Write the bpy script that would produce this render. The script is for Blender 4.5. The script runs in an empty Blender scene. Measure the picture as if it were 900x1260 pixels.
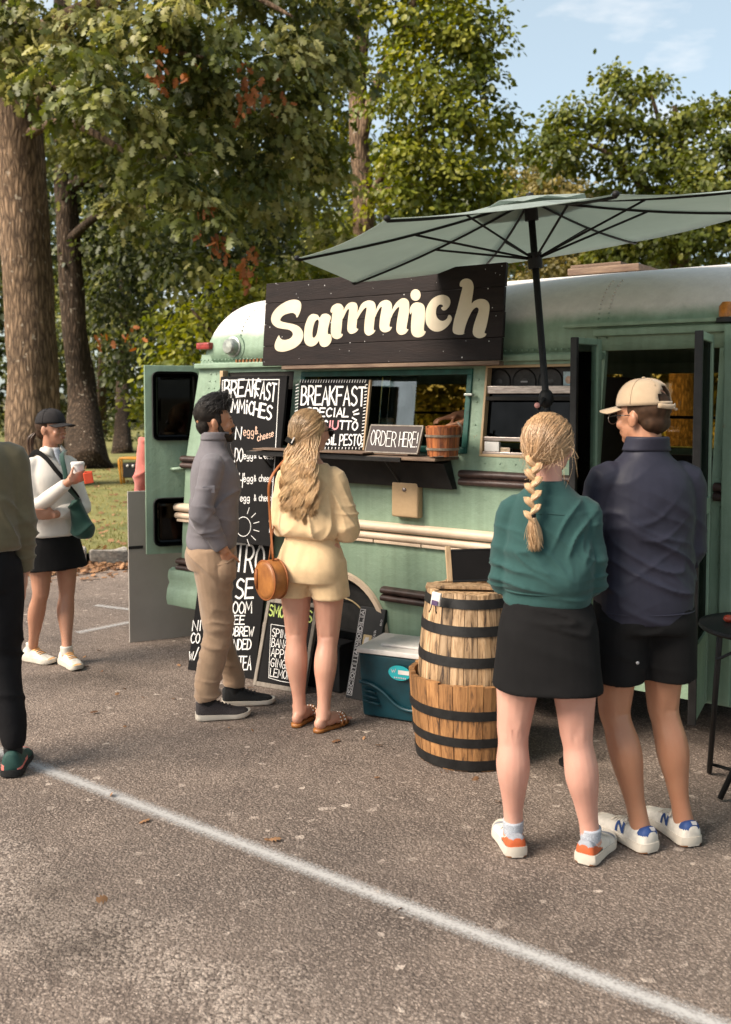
import bpy, bmesh, math, random
import numpy as np
from mathutils import Vector, Matrix

S = bpy.context.scene
COL = S.collection
random.seed(7)
RNG = np.random.default_rng(11)
PI = math.pi

# ------------------------------------------------------------------ camera
TH, PH = math.radians(36), math.radians(3.2)     # yaw against the bus side, downward pitch
FPX, CAMH, PX, PY = 1200.0, 1.70, 450.0, 555.0   # focal length in photo pixels, eye height, optical centre
cam = bpy.data.objects.new('camera', bpy.data.cameras.new('camera'))
COL.objects.link(cam)
cam.location = (0, 0, CAMH)
cam.rotation_euler = (math.radians(90) - PH, 0, TH)
cd = cam.data
cd.sensor_fit = 'VERTICAL'; cd.sensor_height = 36.0; cd.sensor_width = 36.0 * 900 / 1260
cd.lens = FPX / 1260 * 36.0
cd.shift_y = -(630 - PY) / 1260
cd.clip_start = 0.05; cd.clip_end = 2000
cd.dof.use_dof = True; cd.dof.focus_distance = 4.6; cd.dof.aperture_fstop = 3.2
S.camera = cam

# ------------------------------------------------------------------ sky, sun, exposure
SUN_AZ, SUN_EL = Vector((-0.42, -0.80, 0)).normalized(), math.radians(40)
w = bpy.data.worlds.new('World'); S.world = w; w.use_nodes = True
nt = w.node_tree; nt.nodes.clear()
out = nt.nodes.new('ShaderNodeOutputWorld'); bg = nt.nodes.new('ShaderNodeBackground')
sky = nt.nodes.new('ShaderNodeTexSky'); sky.sky_type = 'NISHITA'; sky.sun_disc = False
sky.sun_elevation = SUN_EL; sky.sun_rotation = math.atan2(SUN_AZ.x, SUN_AZ.y)
sky.air_density = 1.0; sky.dust_density = 1.6; sky.ozone_density = 1.0
tc = nt.nodes.new('ShaderNodeTexCoord'); mp = nt.nodes.new('ShaderNodeMapping')
mp.inputs['Scale'].default_value = (2.2, 2.2, 7.0); mp.inputs['Location'].default_value = (4.6, 0.7, 0.0)
nz = nt.nodes.new('ShaderNodeTexNoise'); nz.inputs['Scale'].default_value = 1.6; nz.inputs['Detail'].default_value = 8; nz.inputs['Roughness'].default_value = .55
cr = nt.nodes.new('ShaderNodeValToRGB'); cr.color_ramp.elements[0].position = .55; cr.color_ramp.elements[1].position = .72
cr.color_ramp.elements[0].color = (0, 0, 0, 1); cr.color_ramp.elements[1].color = (.75, .75, .75, 1)
mixc = nt.nodes.new('ShaderNodeMix'); mixc.data_type = 'RGBA'
hz = nt.nodes.new('ShaderNodeMix'); hz.data_type = 'RGBA'; hz.inputs['Factor'].default_value = .38
hz.inputs['B'].default_value = (5.6, 6.4, 6.1, 1)
mixc.inputs['B'].default_value = (7.5, 7.1, 6.8, 1)
L = nt.links
L.new(tc.outputs['Generated'], mp.inputs['Vector']); L.new(mp.outputs['Vector'], nz.inputs['Vector'])
L.new(nz.outputs['Fac'], cr.inputs['Fac']); L.new(cr.outputs['Color'], mixc.inputs['Factor'])
L.new(sky.outputs['Color'], hz.inputs['A']); L.new(hz.outputs['Result'], mixc.inputs['A'])
L.new(mixc.outputs['Result'], bg.inputs['Color']); L.new(bg.outputs['Background'], out.inputs['Surface'])
bg.inputs['Strength'].default_value = 0.066
sd = bpy.data.lights.new('sun', 'SUN'); sd.energy = 4.4; sd.angle = math.radians(32); sd.color = (1, .89, .76)
so = bpy.data.objects.new('sun', sd); COL.objects.link(so)
sv = Vector((SUN_AZ.x * math.cos(SUN_EL), SUN_AZ.y * math.cos(SUN_EL), math.sin(SUN_EL)))
so.rotation_euler = sv.to_track_quat('Z', 'Y').to_euler()
so.location = (-6, -12, 14)
vs = S.view_settings
S.display_settings.display_device = 'sRGB'
vs.view_transform = 'Standard'; vs.look = 'None'; vs.gamma = 1; vs.use_curve_mapping = False
vs.exposure = 1.5

# ------------------------------------------------------------------ pixel -> place helpers (photo pixels, 900 x 1260)
_r = np.array([math.cos(TH), math.sin(TH), 0]); _fh = np.array([-math.sin(TH), math.cos(TH), 0]); _u = np.array([0, 0, 1.])
_f = _fh * math.cos(PH) - _u * math.sin(PH); _uc = _u * math.cos(PH) + _fh * math.sin(PH); _C = np.array([0, 0, CAMH])
def ray(x, y): return _f + _r * (x - PX) / FPX + _uc * (PY - y) / FPX
def gr(x, y, z=0.0):
    d = ray(x, y); return _C + d * (z - CAMH) / d[2]
def onY(x, y, Y):
    d = ray(x, y); return _C + d * Y / d[1]
def onP(x, y, p, n):
    d = ray(x, y); n = np.asarray(n, float); return _C + d * (((np.asarray(p) - _C) @ n) / (d @ n))
def atD(x, y, D):
    d = ray(x, y); return _C + d * D / (d @ _fh)
def hdg(x):          # horizontal direction straight away from the eye through photo column x
    d = ray(x, 500); return math.atan2(d[1], d[0])

# ------------------------------------------------------------------ materials
MATS = {}
def mat(name, col, rough=.6, var=.12, scale=6.0, bump=0.0, bscale=60.0, col2=None, metal=0.0, spec=.4,
        detail=4, blotch=.5, bdist=.004, stretch=None, trans=0.0, sheen=0.0, sss=0.0, alpha=None, coat=0.0):
    m = bpy.data.materials.new(name); m.use_nodes = True; MATS[name] = m
    t = m.node_tree; n = t.nodes; b = n['Principled BSDF']; lk = t.links
    tc = n.new('ShaderNodeTexCoord'); mp = n.new('ShaderNodeMapping'); lk.new(tc.outputs['Object'], mp.inputs['Vector'])
    if stretch: mp.inputs['Scale'].default_value = stretch
    nz = n.new('ShaderNodeTexNoise'); nz.inputs['Scale'].default_value = scale; nz.inputs['Detail'].default_value = detail
    nz.inputs['Roughness'].default_value = .65
    lk.new(mp.outputs['Vector'], nz.inputs['Vector'])
    c2 = col2 if col2 else tuple(max(0, c * (1 - var * 2)) for c in col)
    c1 = col if col2 else tuple(min(1, c * (1 + var)) for c in col)
    rp = n.new('ShaderNodeValToRGB'); rp.color_ramp.elements[0].position = .5 - blotch * .35; rp.color_ramp.elements[1].position = .5 + blotch * .35
    rp.color_ramp.elements[0].color = (*c2, 1); rp.color_ramp.elements[1].color = (*c1, 1)
    lk.new(nz.outputs['Fac'], rp.inputs['Fac']); lk.new(rp.outputs['Color'], b.inputs['Base Color'])
    b.inputs['Roughness'].default_value = rough; b.inputs['Metallic'].default_value = metal
    b.inputs['Specular IOR Level'].default_value = spec
    if trans: b.inputs['Transmission Weight'].default_value = trans
    if sheen: b.inputs['Sheen Weight'].default_value = sheen; b.inputs['Sheen Roughness'].default_value = .5
    if coat: b.inputs['Coat Weight'].default_value = coat
    if sss:
        b.inputs['Subsurface Weight'].default_value = sss; b.inputs['Subsurface Radius'].default_value = (.012, .005, .003)
    if bump:
        nb = n.new('ShaderNodeTexNoise'); nb.inputs['Scale'].default_value = bscale; nb.inputs['Detail'].default_value = 3
        lk.new(mp.outputs['Vector'], nb.inputs['Vector'])
        bp = n.new('ShaderNodeBump'); bp.inputs['Strength'].default_value = bump; bp.inputs['Distance'].default_value = bdist
        lk.new(nb.outputs['Fac'], bp.inputs['Height']); lk.new(bp.outputs['Normal'], b.inputs['Normal'])
    return m

def srgb(r, g, b):
    f = lambda c: (c / 255 / 12.92) if c / 255 <= .04045 else ((c / 255 + .055) / 1.055) ** 2.4
    return (f(r), f(g), f(b))

# ------------------------------------------------------------------ mesh builder
class MB:
    def __init__(s): s.v = []; s.f = []
    def add(s, vs, fs):
        o = len(s.v); s.v += [tuple(map(float, p)) for p in vs]; s.f += [tuple(i + o for i in q) for q in fs]; return s
    def box(s, c, d, rot=None, taper=None):
        hx, hy, hz_ = d[0] / 2, d[1] / 2, d[2] / 2
        P = [Vector((x * hx, y * hy, z * hz_)) for z in (-1, 1) for x, y in ((-1, -1), (1, -1), (1, 1), (-1, 1))]
        if taper: P = [Vector((p.x * (taper if p.z > 0 else 1), p.y * (taper if p.z > 0 else 1), p.z)) for p in P]
        if rot is not None:
            R = rot if isinstance(rot, Matrix) else Matrix.Rotation(rot, 3, 'Z'); P = [R @ p for p in P]
        c = Vector(c)
        return s.add([p + c for p in P], [(3, 2, 1, 0), (4, 5, 6, 7), (0, 1, 5, 4), (1, 2, 6, 5), (2, 3, 7, 6), (3, 0, 4, 7)])
    def hexa(s, P):      # 8 corners: bottom ring 4, top ring 4
        return s.add(P, [(3, 2, 1, 0), (4, 5, 6, 7), (0, 1, 5, 4), (1, 2, 6, 5), (2, 3, 7, 6), (3, 0, 4, 7)])
    def loft(s, rings, cap=True, closed=False):
        n = len(rings[0]); o = len(s.v); m = len(rings)
        for r in rings: s.v += [tuple(map(float, p)) for p in r]
        for i in range(m if closed else m - 1):
            a, b = o + i * n, o + ((i + 1) % m) * n
            for k in range(n):
                k2 = (k + 1) % n; s.f.append((a + k, a + k2, b + k2, b + k))
        if cap and not closed:
            s.f.append(tuple(o + k for k in reversed(range(n)))); s.f.append(tuple(o + (m - 1) * n + k for k in range(n)))
        return s
    def tube(s, pts, r, n=8, cap=True, flat=1.0, ref=None):
        pts = [Vector(p) for p in pts]; m = len(pts)
        rs = r if hasattr(r, '__len__') else [r] * m
        rings = []; prev = None
        for i, p in enumerate(pts):
            t = (pts[min(i + 1, m - 1)] - pts[max(i - 1, 0)])
            t = t.normalized() if t.length > 1e-9 else Vector((0, 0, 1))
            if prev is None:
                a = Vector(ref) if ref is not None else (Vector((0, 0, 1)) if abs(t.z) < .9 else Vector((1, 0, 0)))
                u = (a - t * a.dot(t)).normalized()
            else:
                u = (prev - t * prev.dot(t)).normalized()
            prev = u; v = t.cross(u)
            rings.append([p + u * (math.cos(2 * PI * k / n) * rs[i]) + v * (math.sin(2 * PI * k / n) * rs[i] * flat) for k in range(n)])
        return s.loft(rings, cap)
    def lathe(s, prof, n=24, c=(0, 0, 0), cap=True, axis='Z'):
        rings = []
        for r, z in prof:
            ring = []
            for k in range(n):
                a = 2 * PI * k / n
                if axis == 'Z': p = (c[0] + r * math.cos(a), c[1] + r * math.sin(a), c[2] + z)
                elif axis == 'Y': p = (c[0] + r * math.cos(a), c[1] + z, c[2] - r * math.sin(a))
                else: p = (c[0] + z, c[1] + r * math.cos(a), c[2] + r * math.sin(a))
                ring.append(p)
            rings.append(ring)
        return s.loft(rings, cap)
    def ell(s, c, r, R=None, nu=14, nv=9):
        c = Vector(c); rings = []
        for i in range(1, nv):
            ph = PI * i / nv
            ring = []
            for k in range(nu):
                a = 2 * PI * k / nu
                p = Vector((r[0] * math.sin(ph) * math.cos(a), r[1] * math.sin(ph) * math.sin(a), -r[2] * math.cos(ph)))
                if R is not None: p = R @ p
                ring.append(c + p)
            rings.append(ring)
        o = len(s.v); s.loft(rings, False)
        b = Vector((0, 0, -r[2])); t_ = Vector((0, 0, r[2]))
        if R is not None: b = R @ b; t_ = R @ t_
        s.v += [tuple(c + b), tuple(c + t_)]; ib = len(s.v) - 2
        for k in range(nu):
            s.f.append((ib, o + (k + 1) % nu, o + k)); e = o + (nv - 2) * nu
            s.f.append((ib + 1, e + k, e + (k + 1) % nu))
        return s
    def mesh(s, name):
        me = bpy.data.meshes.new(name); me.from_pydata(s.v, [], s.f); me.update(); return me
    def build(s, name, m, parent=None, smooth=False, bevel=0, seg=2, angle=None):
        me = s.mesh(name)
        if bevel or True:
            bm = bmesh.new(); bm.from_mesh(me)
            if bevel:
                es = [e for e in bm.edges if len(e.link_faces) == 2 and e.calc_face_angle(0) > .6]
                bmesh.ops.bevel(bm, geom=es, offset=bevel, segments=seg, affect='EDGES', profile=.6)
            bmesh.ops.recalc_face_normals(bm, faces=bm.faces[:])
            bm.to_mesh(me); bm.free()
        if smooth:
            me.polygons.foreach_set('use_smooth', [True] * len(me.polygons))
            if angle is not None: me.set_sharp_from_angle(angle=angle)
        return link(name, me, m, parent)

def link(name, me, m=None, parent=None):
    o = bpy.data.objects.new(name, me); COL.objects.link(o)
    if m is not None:
        for mm in (m if isinstance(m, (list, tuple)) else [m]): me.materials.append(MATS[mm] if isinstance(mm, str) else mm)
    if parent is not None: setp(o, parent)
    return o
def setp(o, p):
    o.parent = p; o.matrix_parent_inverse = p_inv(p)
def p_inv(p):
    M = Matrix.Identity(4); q = p
    chain = []
    while q is not None: chain.append(q); q = q.parent
    for q in reversed(chain):
        M = M @ q.matrix_parent_inverse @ (Matrix.Translation(q.location) @ q.rotation_euler.to_matrix().to_4x4())
    return M.inverted()
def empty(name, loc=(0, 0, 0)):
    o = bpy.data.objects.new(name, None); COL.objects.link(o); o.location = loc; o.empty_display_size = .1; return o
def tag(o, label, cat, group=None):
    o['label'] = label; o['category'] = cat
    if group: o['group'] = group
    return o
def thing(name, label, cat, loc=(0, 0, 0), group=None): return tag(empty(name, loc), label, cat, group)
def kind(o, k): o['kind'] = k; return o

# vectorised value noise
def _h(i, j, k, s):
    n = (i * 374761393 + j * 668265263 + k * 1274126177 + s * 974711) & 0xffffffff
    n = ((n ^ (n >> 13)) * 1274126177) & 0xffffffff
    return ((n ^ (n >> 16)) & 0xffff) / 32767.5 - 1.0
def vnoise(P, seed=0):
    P = np.asarray(P, float); I = np.floor(P).astype(np.int64); Fq = P - I; Fq = Fq * Fq * (3 - 2 * Fq)
    r = 0
    for a in (0, 1):
        for b in (0, 1):
            for c in (0, 1):
                wgt = (Fq[:, 0] if a else 1 - Fq[:, 0]) * (Fq[:, 1] if b else 1 - Fq[:, 1]) * (Fq[:, 2] if c else 1 - Fq[:, 2])
                r = r + wgt * _h(I[:, 0] + a, I[:, 1] + b, I[:, 2] + c, seed)
    return r
def smooth_pts(P, sub=4, closed=False):
    P = [np.asarray(p, float) for p in P]; n = len(P); out = []
    rng_ = range(n if closed else n - 1)
    for i in rng_:
        p0 = P[(i - 1) % n] if closed or i > 0 else P[0]; p1 = P[i]; p2 = P[(i + 1) % n]
        p3 = P[(i + 2) % n] if closed or i + 2 < n else P[-1]
        for k in range(sub):
            t = k / sub
            out.append(.5 * ((2 * p1) + (-p0 + p2) * t + (2 * p0 - 5 * p1 + 4 * p2 - p3) * t * t + (-p0 + 3 * p1 - 3 * p2 + p3) * t ** 3))
    if not closed: out.append(P[-1])
    return out
# ------------------------------------------------------------------ ground
def asphalt_mat():
    m = bpy.data.materials.new('asphalt'); m.use_nodes = True; MATS['asphalt'] = m
    t = m.node_tree; n = t.nodes; lk = t.links; b = n['Principled BSDF']
    tc = n.new('ShaderNodeTexCoord')
    def noise(sc, det=4, ro=.6):
        q = n.new('ShaderNodeTexNoise'); q.inputs['Scale'].default_value = sc; q.inputs['Detail'].default_value = det; q.inputs['Roughness'].default_value = ro
        lk.new(tc.outputs['Object'], q.inputs['Vector']); return q
    def ramp(src, p0, c0, p1, c1):
        q = n.new('ShaderNodeValToRGB'); q.color_ramp.elements[0].position = p0; q.color_ramp.elements[1].position = p1
        q.color_ramp.elements[0].color = (*c0, 1); q.color_ramp.elements[1].color = (*c1, 1); lk.new(src, q.inputs['Fac']); return q
    def mix(f, a, bb, mode='MIX'):
        q = n.new('ShaderNodeMix'); q.data_type = 'RGBA'; q.blend_type = mode
        if isinstance(f, float): q.inputs['Factor'].default_value = f
        else: lk.new(f, q.inputs['Factor'])
        lk.new(a, q.inputs['A']); lk.new(bb, q.inputs['B']); return q
    # warp coordinates a little so stones are not regular
    w1 = noise(55, 4); vadd = n.new('ShaderNodeMix'); vadd.data_type = 'VECTOR'; vadd.inputs['Factor'].default_value = .022
    lk.new(tc.outputs['Object'], vadd.inputs['A']); lk.new(w1.outputs['Color'], vadd.inputs['B'])
    vo = n.new('ShaderNodeTexVoronoi'); vo.inputs['Scale'].default_value = 104; vo.inputs['Randomness'].default_value = 1; lk.new(vadd.outputs['Result'], vo.inputs['Vector'])
    vo2 = n.new('ShaderNodeTexVoronoi'); vo2.inputs['Scale'].default_value = 36; lk.new(vadd.outputs['Result'], vo2.inputs['Vector'])
    big = noise(.55, 5, .6); mid = noise(3.2, 5, .7); fine = noise(26, 3, .7)
    stone = ramp(vo.outputs['Color'], .05, (.078, .060, .050), .95, (.40, .325, .275))
    tar = ramp(mid.outputs['Fac'], .3, (.085, .065, .054), .72, (.175, .138, .114))
    dist = ramp(vo.outputs['Distance'], .22, (1, 1, 1), .62, (0, 0, 0))
    st = mix(dist.outputs['Color'], tar.outputs['Color'], stone.outputs['Color'])
    bigc = ramp(big.outputs['Fac'], .32, (.72, .71, .71), .70, (1.34, 1.29, 1.24))
    c1 = mix(1.0, st.outputs['Result'], bigc.outputs['Color'], 'MULTIPLY')
    lightp = ramp(vo2.outputs['Color'], .88, (0, 0, 0), .97, (.75, .75, .75))
    pale = n.new('ShaderNodeRGB'); pale.outputs[0].default_value = (.52, .43, .36, 1)
    c2 = mix(lightp.outputs['Color'], c1.outputs['Result'], pale.outputs[0])
    # scoured band of loose pale grit running along the lane
    sx = n.new('ShaderNodeSeparateXYZ'); lk.new(tc.outputs['Object'], sx.inputs[0])
    mr = n.new('ShaderNodeMath'); mr.operation = 'MULTIPLY_ADD'; lk.new(sx.outputs['Y'], mr.inputs[0]); mr.inputs[1].default_value = 1.0; lk.new(mid.outputs['Fac'], mr.inputs[2])
    dd = n.new('ShaderNodeMath'); dd.operation = 'SUBTRACT'; lk.new(mr.outputs[0], dd.inputs[0]); dd.inputs[1].default_value = 2.42
    ab = n.new('ShaderNodeMath'); ab.operation = 'ABSOLUTE'; lk.new(dd.outputs[0], ab.inputs[0])
    band = ramp(ab.outputs[0], .05, (.38, .38, .38), .26, (0, 0, 0))
    gm = n.new('ShaderNodeMath'); gm.operation = 'MULTIPLY'; lk.new(band.outputs['Color'], gm.inputs[0])
    gs = ramp(vo.outputs['Color'], .35, (0, 0, 0), .6, (1, 1, 1)); lk.new(gs.outputs['Color'], gm.inputs[1])
    c3 = mix(gm.outputs[0], c2.outputs['Result'], pale.outputs[0])
    # oil stains with their own outline
    oil = noise(.9, 3, .5); oilr = ramp(oil.outputs['Fac'], .60, (1, 1, 1), .70, (.60, .59, .58))
    c4 = mix(1.0, c3.outputs['Result'], oilr.outputs['Color'], 'MULTIPLY')
    lk.new(c4.outputs['Result'], b.inputs['Base Color'])
    b.inputs['Roughness'].default_value = .8; b.inputs['Specular IOR Level'].default_value = .35
    # relief
    inv = n.new('ShaderNodeMath'); inv.operation = 'SUBTRACT'; inv.inputs[0].default_value = 1; lk.new(vo.outputs['Distance'], inv.inputs[1])
    ad = n.new('ShaderNodeMath'); ad.operation = 'ADD'; lk.new(inv.outputs[0], ad.inputs[0]); lk.new(fine.outputs['Fac'], ad.inputs[1])
    bp = n.new('ShaderNodeBump'); bp.inputs['Strength'].default_value = .9; bp.inputs['Distance'].default_value = .0055
    lk.new(ad.outputs[0], bp.inputs['Height']); lk.new(bp.outputs['Normal'], b.inputs['Normal'])
asphalt_mat()
mat('soil', (.10, .085, .045), .95, var=.4, scale=.8, bump=.5, bscale=20, bdist=.03)
mat('lawn', (.19, .165, .055), .95, scale=1.3, col2=(.075, .088, .022), bump=.6, bscale=40, bdist=.02, detail=8)
mat('granite', (.40, .36, .31), .85, col2=(.12, .11, .10), scale=9, bump=.8, bscale=35, bdist=.012, detail=8)

def sheet(name, x0, x1, y0, y1, z, m):
    o = MB().add([(x0, y0, z), (x1, y0, z), (x1, y1, z), (x0, y1, z)], [(0, 1, 2, 3)]).build(name, m); return kind(o, 'structure')
sheet('ground', -900, 900, -900, 900, -.06, 'soil')
# kerb line: runs across the view about ten metres out
K0, K1 = gr(-60, 703), gr(170, 692)
kd = (K1 - K0); kd[2] = 0; kd /= np.linalg.norm(kd); kn = np.array([-kd[1], kd[0], 0])
if kn @ _fh < 0: kn = -kn
kA, kB = K0 - kd * 14, K0 + kd * 34
far = 120
o = MB().add([tuple(kA - kn * 45), tuple(kB - kn * 45), tuple(kB + kn * .02), tuple(kA + kn * .02)], [(0, 1, 2, 3)]).build('parking_lot', 'asphalt'); kind(o, 'structure')
# lawn: a gently uneven sheet behind the kerb
def lawn_h(P):
    d = (P - K0) @ kn
    return .10 + .05 * vnoise(P * .35, 3) * np.clip(d / 2, 0, 1)
xs = np.linspace(-14, 34, 70); ds = np.concatenate([np.linspace(.10, 16, 40), np.linspace(18, far, 24)])
GP = np.array([K0 + kd * a + kn * d for d in ds for a in xs]); GP[:, 2] = lawn_h(GP)
fs = [(i * 70 + k, i * 70 + k + 1, (i + 1) * 70 + k + 1, (i + 1) * 70 + k) for i in range(len(ds) - 1) for k in range(69)]
o = MB().add(GP, fs).build('lawn', 'lawn', smooth=True); kind(o, 'structure')
# kerb of rough granite blocks
kerb = kind(empty('kerb', tuple(K0)), 'structure')
rk = random.Random(3); a = -3.0; KM = []
for v in range(5):
    bm = bmesh.new(); bmesh.ops.create_cube(bm, size=1)
    bmesh.ops.subdivide_edges(bm, edges=bm.edges[:], cuts=2, use_grid_fill=True)
    for q in bm.verts:
        p = np.array([q.co]) * 3.1 + v * 7
        q.co += Vector((vnoise(p, 1)[0] * .05, vnoise(p, 2)[0] * .22, vnoise(p, 3)[0] * .26))
    bmesh.ops.bevel(bm, geom=[e for e in bm.edges if e.calc_face_angle(0) > .7], offset=.05, segments=1, affect='EDGES')
    me = bpy.data.meshes.new('kerb_stone'); bm.to_mesh(me); bm.free(); me.materials.append(MATS['granite']); KM.append(me)
while a < 12:
    ln = rk.uniform(.28, .60); o = bpy.data.objects.new('kerb_stone', KM[rk.randrange(5)]); COL.objects.link(o)
    p = K0 + kd * (a + ln / 2) + kn * rk.uniform(-.02, .02)
    o.location = (p[0], p[1], .025 + rk.uniform(-.01, .012)); o.rotation_euler = (rk.uniform(-.04, .04), rk.uniform(-.03, .03), math.atan2(kd[1], kd[0]) + rk.uniform(-.04, .04))
    o.scale = (ln - .025, .17, .26 + rk.uniform(-.03, .03)); M0 = o.matrix_basis; setp(o, kerb); a += ln

# painted lane line, sprayed edges
def line_mat(name, half, strength):
    m = bpy.data.materials.new(name); m.use_nodes = True; MATS[name] = m; t = m.node_tree; n = t.nodes; lk = t.links; b = n['Principled BSDF']
    tc = n.new('ShaderNodeTexCoord'); sx = n.new('ShaderNodeSeparateXYZ'); lk.new(tc.outputs['UV'], sx.inputs[0])
    s1 = n.new('ShaderNodeMath'); s1.operation = 'SUBTRACT'; lk.new(sx.outputs['Y'], s1.inputs[0]); s1.inputs[1].default_value = .5
    s2 = n.new('ShaderNodeMath'); s2.operation = 'ABSOLUTE'; lk.new(s1.outputs[0], s2.inputs[0])
    nz = n.new('ShaderNodeTexNoise'); nz.inputs['Scale'].default_value = 60; nz.inputs['Detail'].default_value = 6; nz.inputs['Roughness'].default_value = .75; lk.new(tc.outputs['Object'], nz.inputs['Vector'])
    vo = n.new('ShaderNodeTexVoronoi'); vo.inputs['Scale'].default_value = 95; lk.new(tc.outputs['Object'], vo.inputs['Vector'])
    a1 = n.new('ShaderNodeMath'); a1.operation = 'MULTIPLY_ADD'; lk.new(nz.outputs['Fac'], a1.inputs[0]); a1.inputs[1].default_value = .42; lk.new(s2.outputs[0], a1.inputs[2])
    a2 = n.new('ShaderNodeMath'); a2.operation = 'MULTIPLY_ADD'; lk.new(vo.outputs['Distance'], a2.inputs[0]); a2.inputs[1].default_value = .22; lk.new(a1.outputs[0], a2.inputs[2])
    rp = n.new('ShaderNodeValToRGB'); rp.color_ramp.elements[0].position = .34; rp.color_ramp.elements[1].position = .74
    rp.color_ramp.elements[0].color = (strength,) * 3 + (1,); rp.color_ramp.elements[1].color = (0, 0, 0, 1); lk.new(a2.outputs[0], rp.inputs['Fac'])
    lk.new(rp.outputs['Color'], b.inputs['Alpha']); b.inputs['Base Color'].default_value = (.50, .485, .47, 1); b.inputs['Roughness'].default_value = .8
line_mat('lane_paint', .1, .74); line_mat('faint_paint', .1, .55)
def strip(name, P, wd, m):
    P = smooth_pts(P, 5); mb = MB(); n = len(P)
    for i, p in enumerate(P):
        t = P[min(i + 1, n - 1)] - P[max(i - 1, 0)]; t[2] = 0; t /= np.linalg.norm(t); q = np.array([-t[1], t[0], 0]) * wd / 2
        mb.v += [tuple(p - q + (0, 0, .004)), tuple(p + q + (0, 0, .004))]
    mb.f = [(2 * i, 2 * i + 2, 2 * i + 3, 2 * i + 1) for i in range(n - 1)]
    o = mb.build(name, m); me = o.data; uv = me.uv_layers.new(name='UVMap')
    for lp in me.loops: uv.data[lp.index].uv = ((lp.vertex_index // 2) / n, lp.vertex_index % 2)
    return kind(o, 'structure')
L0, L1 = gr(40, 941), gr(850, 1250)
dl = (L1 - L0) / np.linalg.norm(L1 - L0)
strip('lane_line', [L0 - dl * k for k in (6, 4, 2, 1)] + [L0 + (L1 - L0) * t  for t in np.linspace(0, 1, 9)] + [L1 + dl * k for k in (1, 2, 4)], .125, 'lane_paint')
strip('faded_line', [gr(95, 779), gr(130, 772), gr(160, 766)], .13, 'faint_paint')
strip('faded_line', [gr(118, 745), gr(140, 748), gr(175, 752)], .12, 'faint_paint')
# ------------------------------------------------------------------ the green bus
def bus_paint():
    m = bpy.data.materials.new('bus_paint'); m.use_nodes = True; MATS['bus_paint'] = m; t = m.node_tree; n = t.nodes; lk = t.links; b = n['Principled BSDF']
    tc = n.new('ShaderNodeTexCoord'); sx = n.new('ShaderNodeSeparateXYZ'); lk.new(tc.outputs['Object'], sx.inputs[0])
    nz = n.new('ShaderNodeTexNoise'); nz.inputs['Scale'].default_value = 3; nz.inputs['Detail'].default_value = 8; nz.inputs['Roughness'].default_value = .7; lk.new(tc.outputs['Object'], nz.inputs['Vector'])
    n2 = n.new('ShaderNodeTexNoise'); n2.inputs['Scale'].default_value = 14; n2.inputs['Detail'].default_value = 10; n2.inputs['Roughness'].default_value = .75; lk.new(tc.outputs['Object'], n2.inputs['Vector'])
    mp = n.new('ShaderNodeMapping'); mp.inputs['Scale'].default_value = (22, 22, .9); lk.new(tc.outputs['Object'], mp.inputs['Vector'])
    n3 = n.new('ShaderNodeTexNoise'); n3.inputs['Scale'].default_value = 1; n3.inputs['Detail'].default_value = 5; lk.new(mp.outputs['Vector'], n3.inputs['Vector'])
    def ramp(src, p0, c0, p1, c1):
        q = n.new('ShaderNodeValToRGB'); q.color_ramp.elements[0].position = p0; q.color_ramp.elements[1].position = p1
        q.color_ramp.elements[0].color = (*c0, 1); q.color_ramp.elements[1].color = (*c1, 1); lk.new(src, q.inputs['Fac']); return q
    def mix(f, a, bb, mode='MIX'):
        q = n.new('ShaderNodeMix'); q.data_type = 'RGBA'; q.blend_type = mode
        if isinstance(f, float): q.inputs['Factor'].default_value = f
        else: lk.new(f, q.inputs['Factor'])
        for s_, k in ((a, 'A'), (bb, 'B')):
            if isinstance(s_, tuple): q.inputs[k].default_value = (*s_, 1)
            else: lk.new(s_, q.inputs[k])
        return q
    green = ramp(nz.outputs['Fac'], .3, (.186, .272, .188), .72, (.246, .338, .242))
    streak = ramp(n3.outputs['Fac'], .35, (.89, .885, .87), .62, (1.04, 1.04, 1.04))
    g2 = mix(1.0, green.outputs['Color'], streak.outputs['Color'], 'MULTIPLY')
    # roof is painted off-white, the two coats feathered into each other
    za = n.new('ShaderNodeMath'); za.operation = 'MULTIPLY_ADD'; lk.new(nz.outputs['Fac'], za.inputs[0]); za.inputs[1].default_value = .10; lk.new(sx.outputs['Z'], za.inputs[2])
    zr = n.new('ShaderNodeMapRange'); zr.inputs['From Min'].default_value = 2.115; zr.inputs['From Max'].default_value = 2.195; zr.interpolation_type = 'SMOOTHSTEP'; lk.new(za.outputs[0], zr.inputs['Value'])
    roof = ramp(n2.outputs['Fac'], .3, (.56, .515, .48), .7, (.70, .655, .61))
    c1 = mix(zr.outputs['Result'], g2.outputs['Result'], roof.outputs['Color'])
    rust = ramp(n2.outputs['Fac'], .655, (0, 0, 0), .70, (1, 1, 1))
    c2 = mix(rust.outputs['Color'], c1.outputs['Result'], (.22, .09, .035))
    lk.new(c2.outputs['Result'], b.inputs['Base Color'])
    rr = ramp(n2.outputs['Fac'], .3, (.42,) * 3, .7, (.66,) * 3); lk.new(rr.outputs['Color'], b.inputs['Roughness'])
    bp = n.new('ShaderNodeBump'); bp.inputs['Strength'].default_value = .5; bp.inputs['Distance'].default_value = .03; lk.new(nz.outputs['Fac'], bp.inputs['Height']); lk.new(bp.outputs['Normal'], b.inputs['Normal'])
bus_paint()
mat('bus_teal', (.012, .085, .062), .45, var=.25, scale=12, bump=.1)
mat('rub_brown', (.060, .034, .028), .45, var=.25, scale=15, bump=.15)
mat('rub_black', (.011, .0095, .009), .5, var=.3, scale=15, bump=.2)
mat('cream_trim', (.66, .52, .39), .45, col2=(.50, .38, .27), scale=7, bump=.15, blotch=.8)
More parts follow.
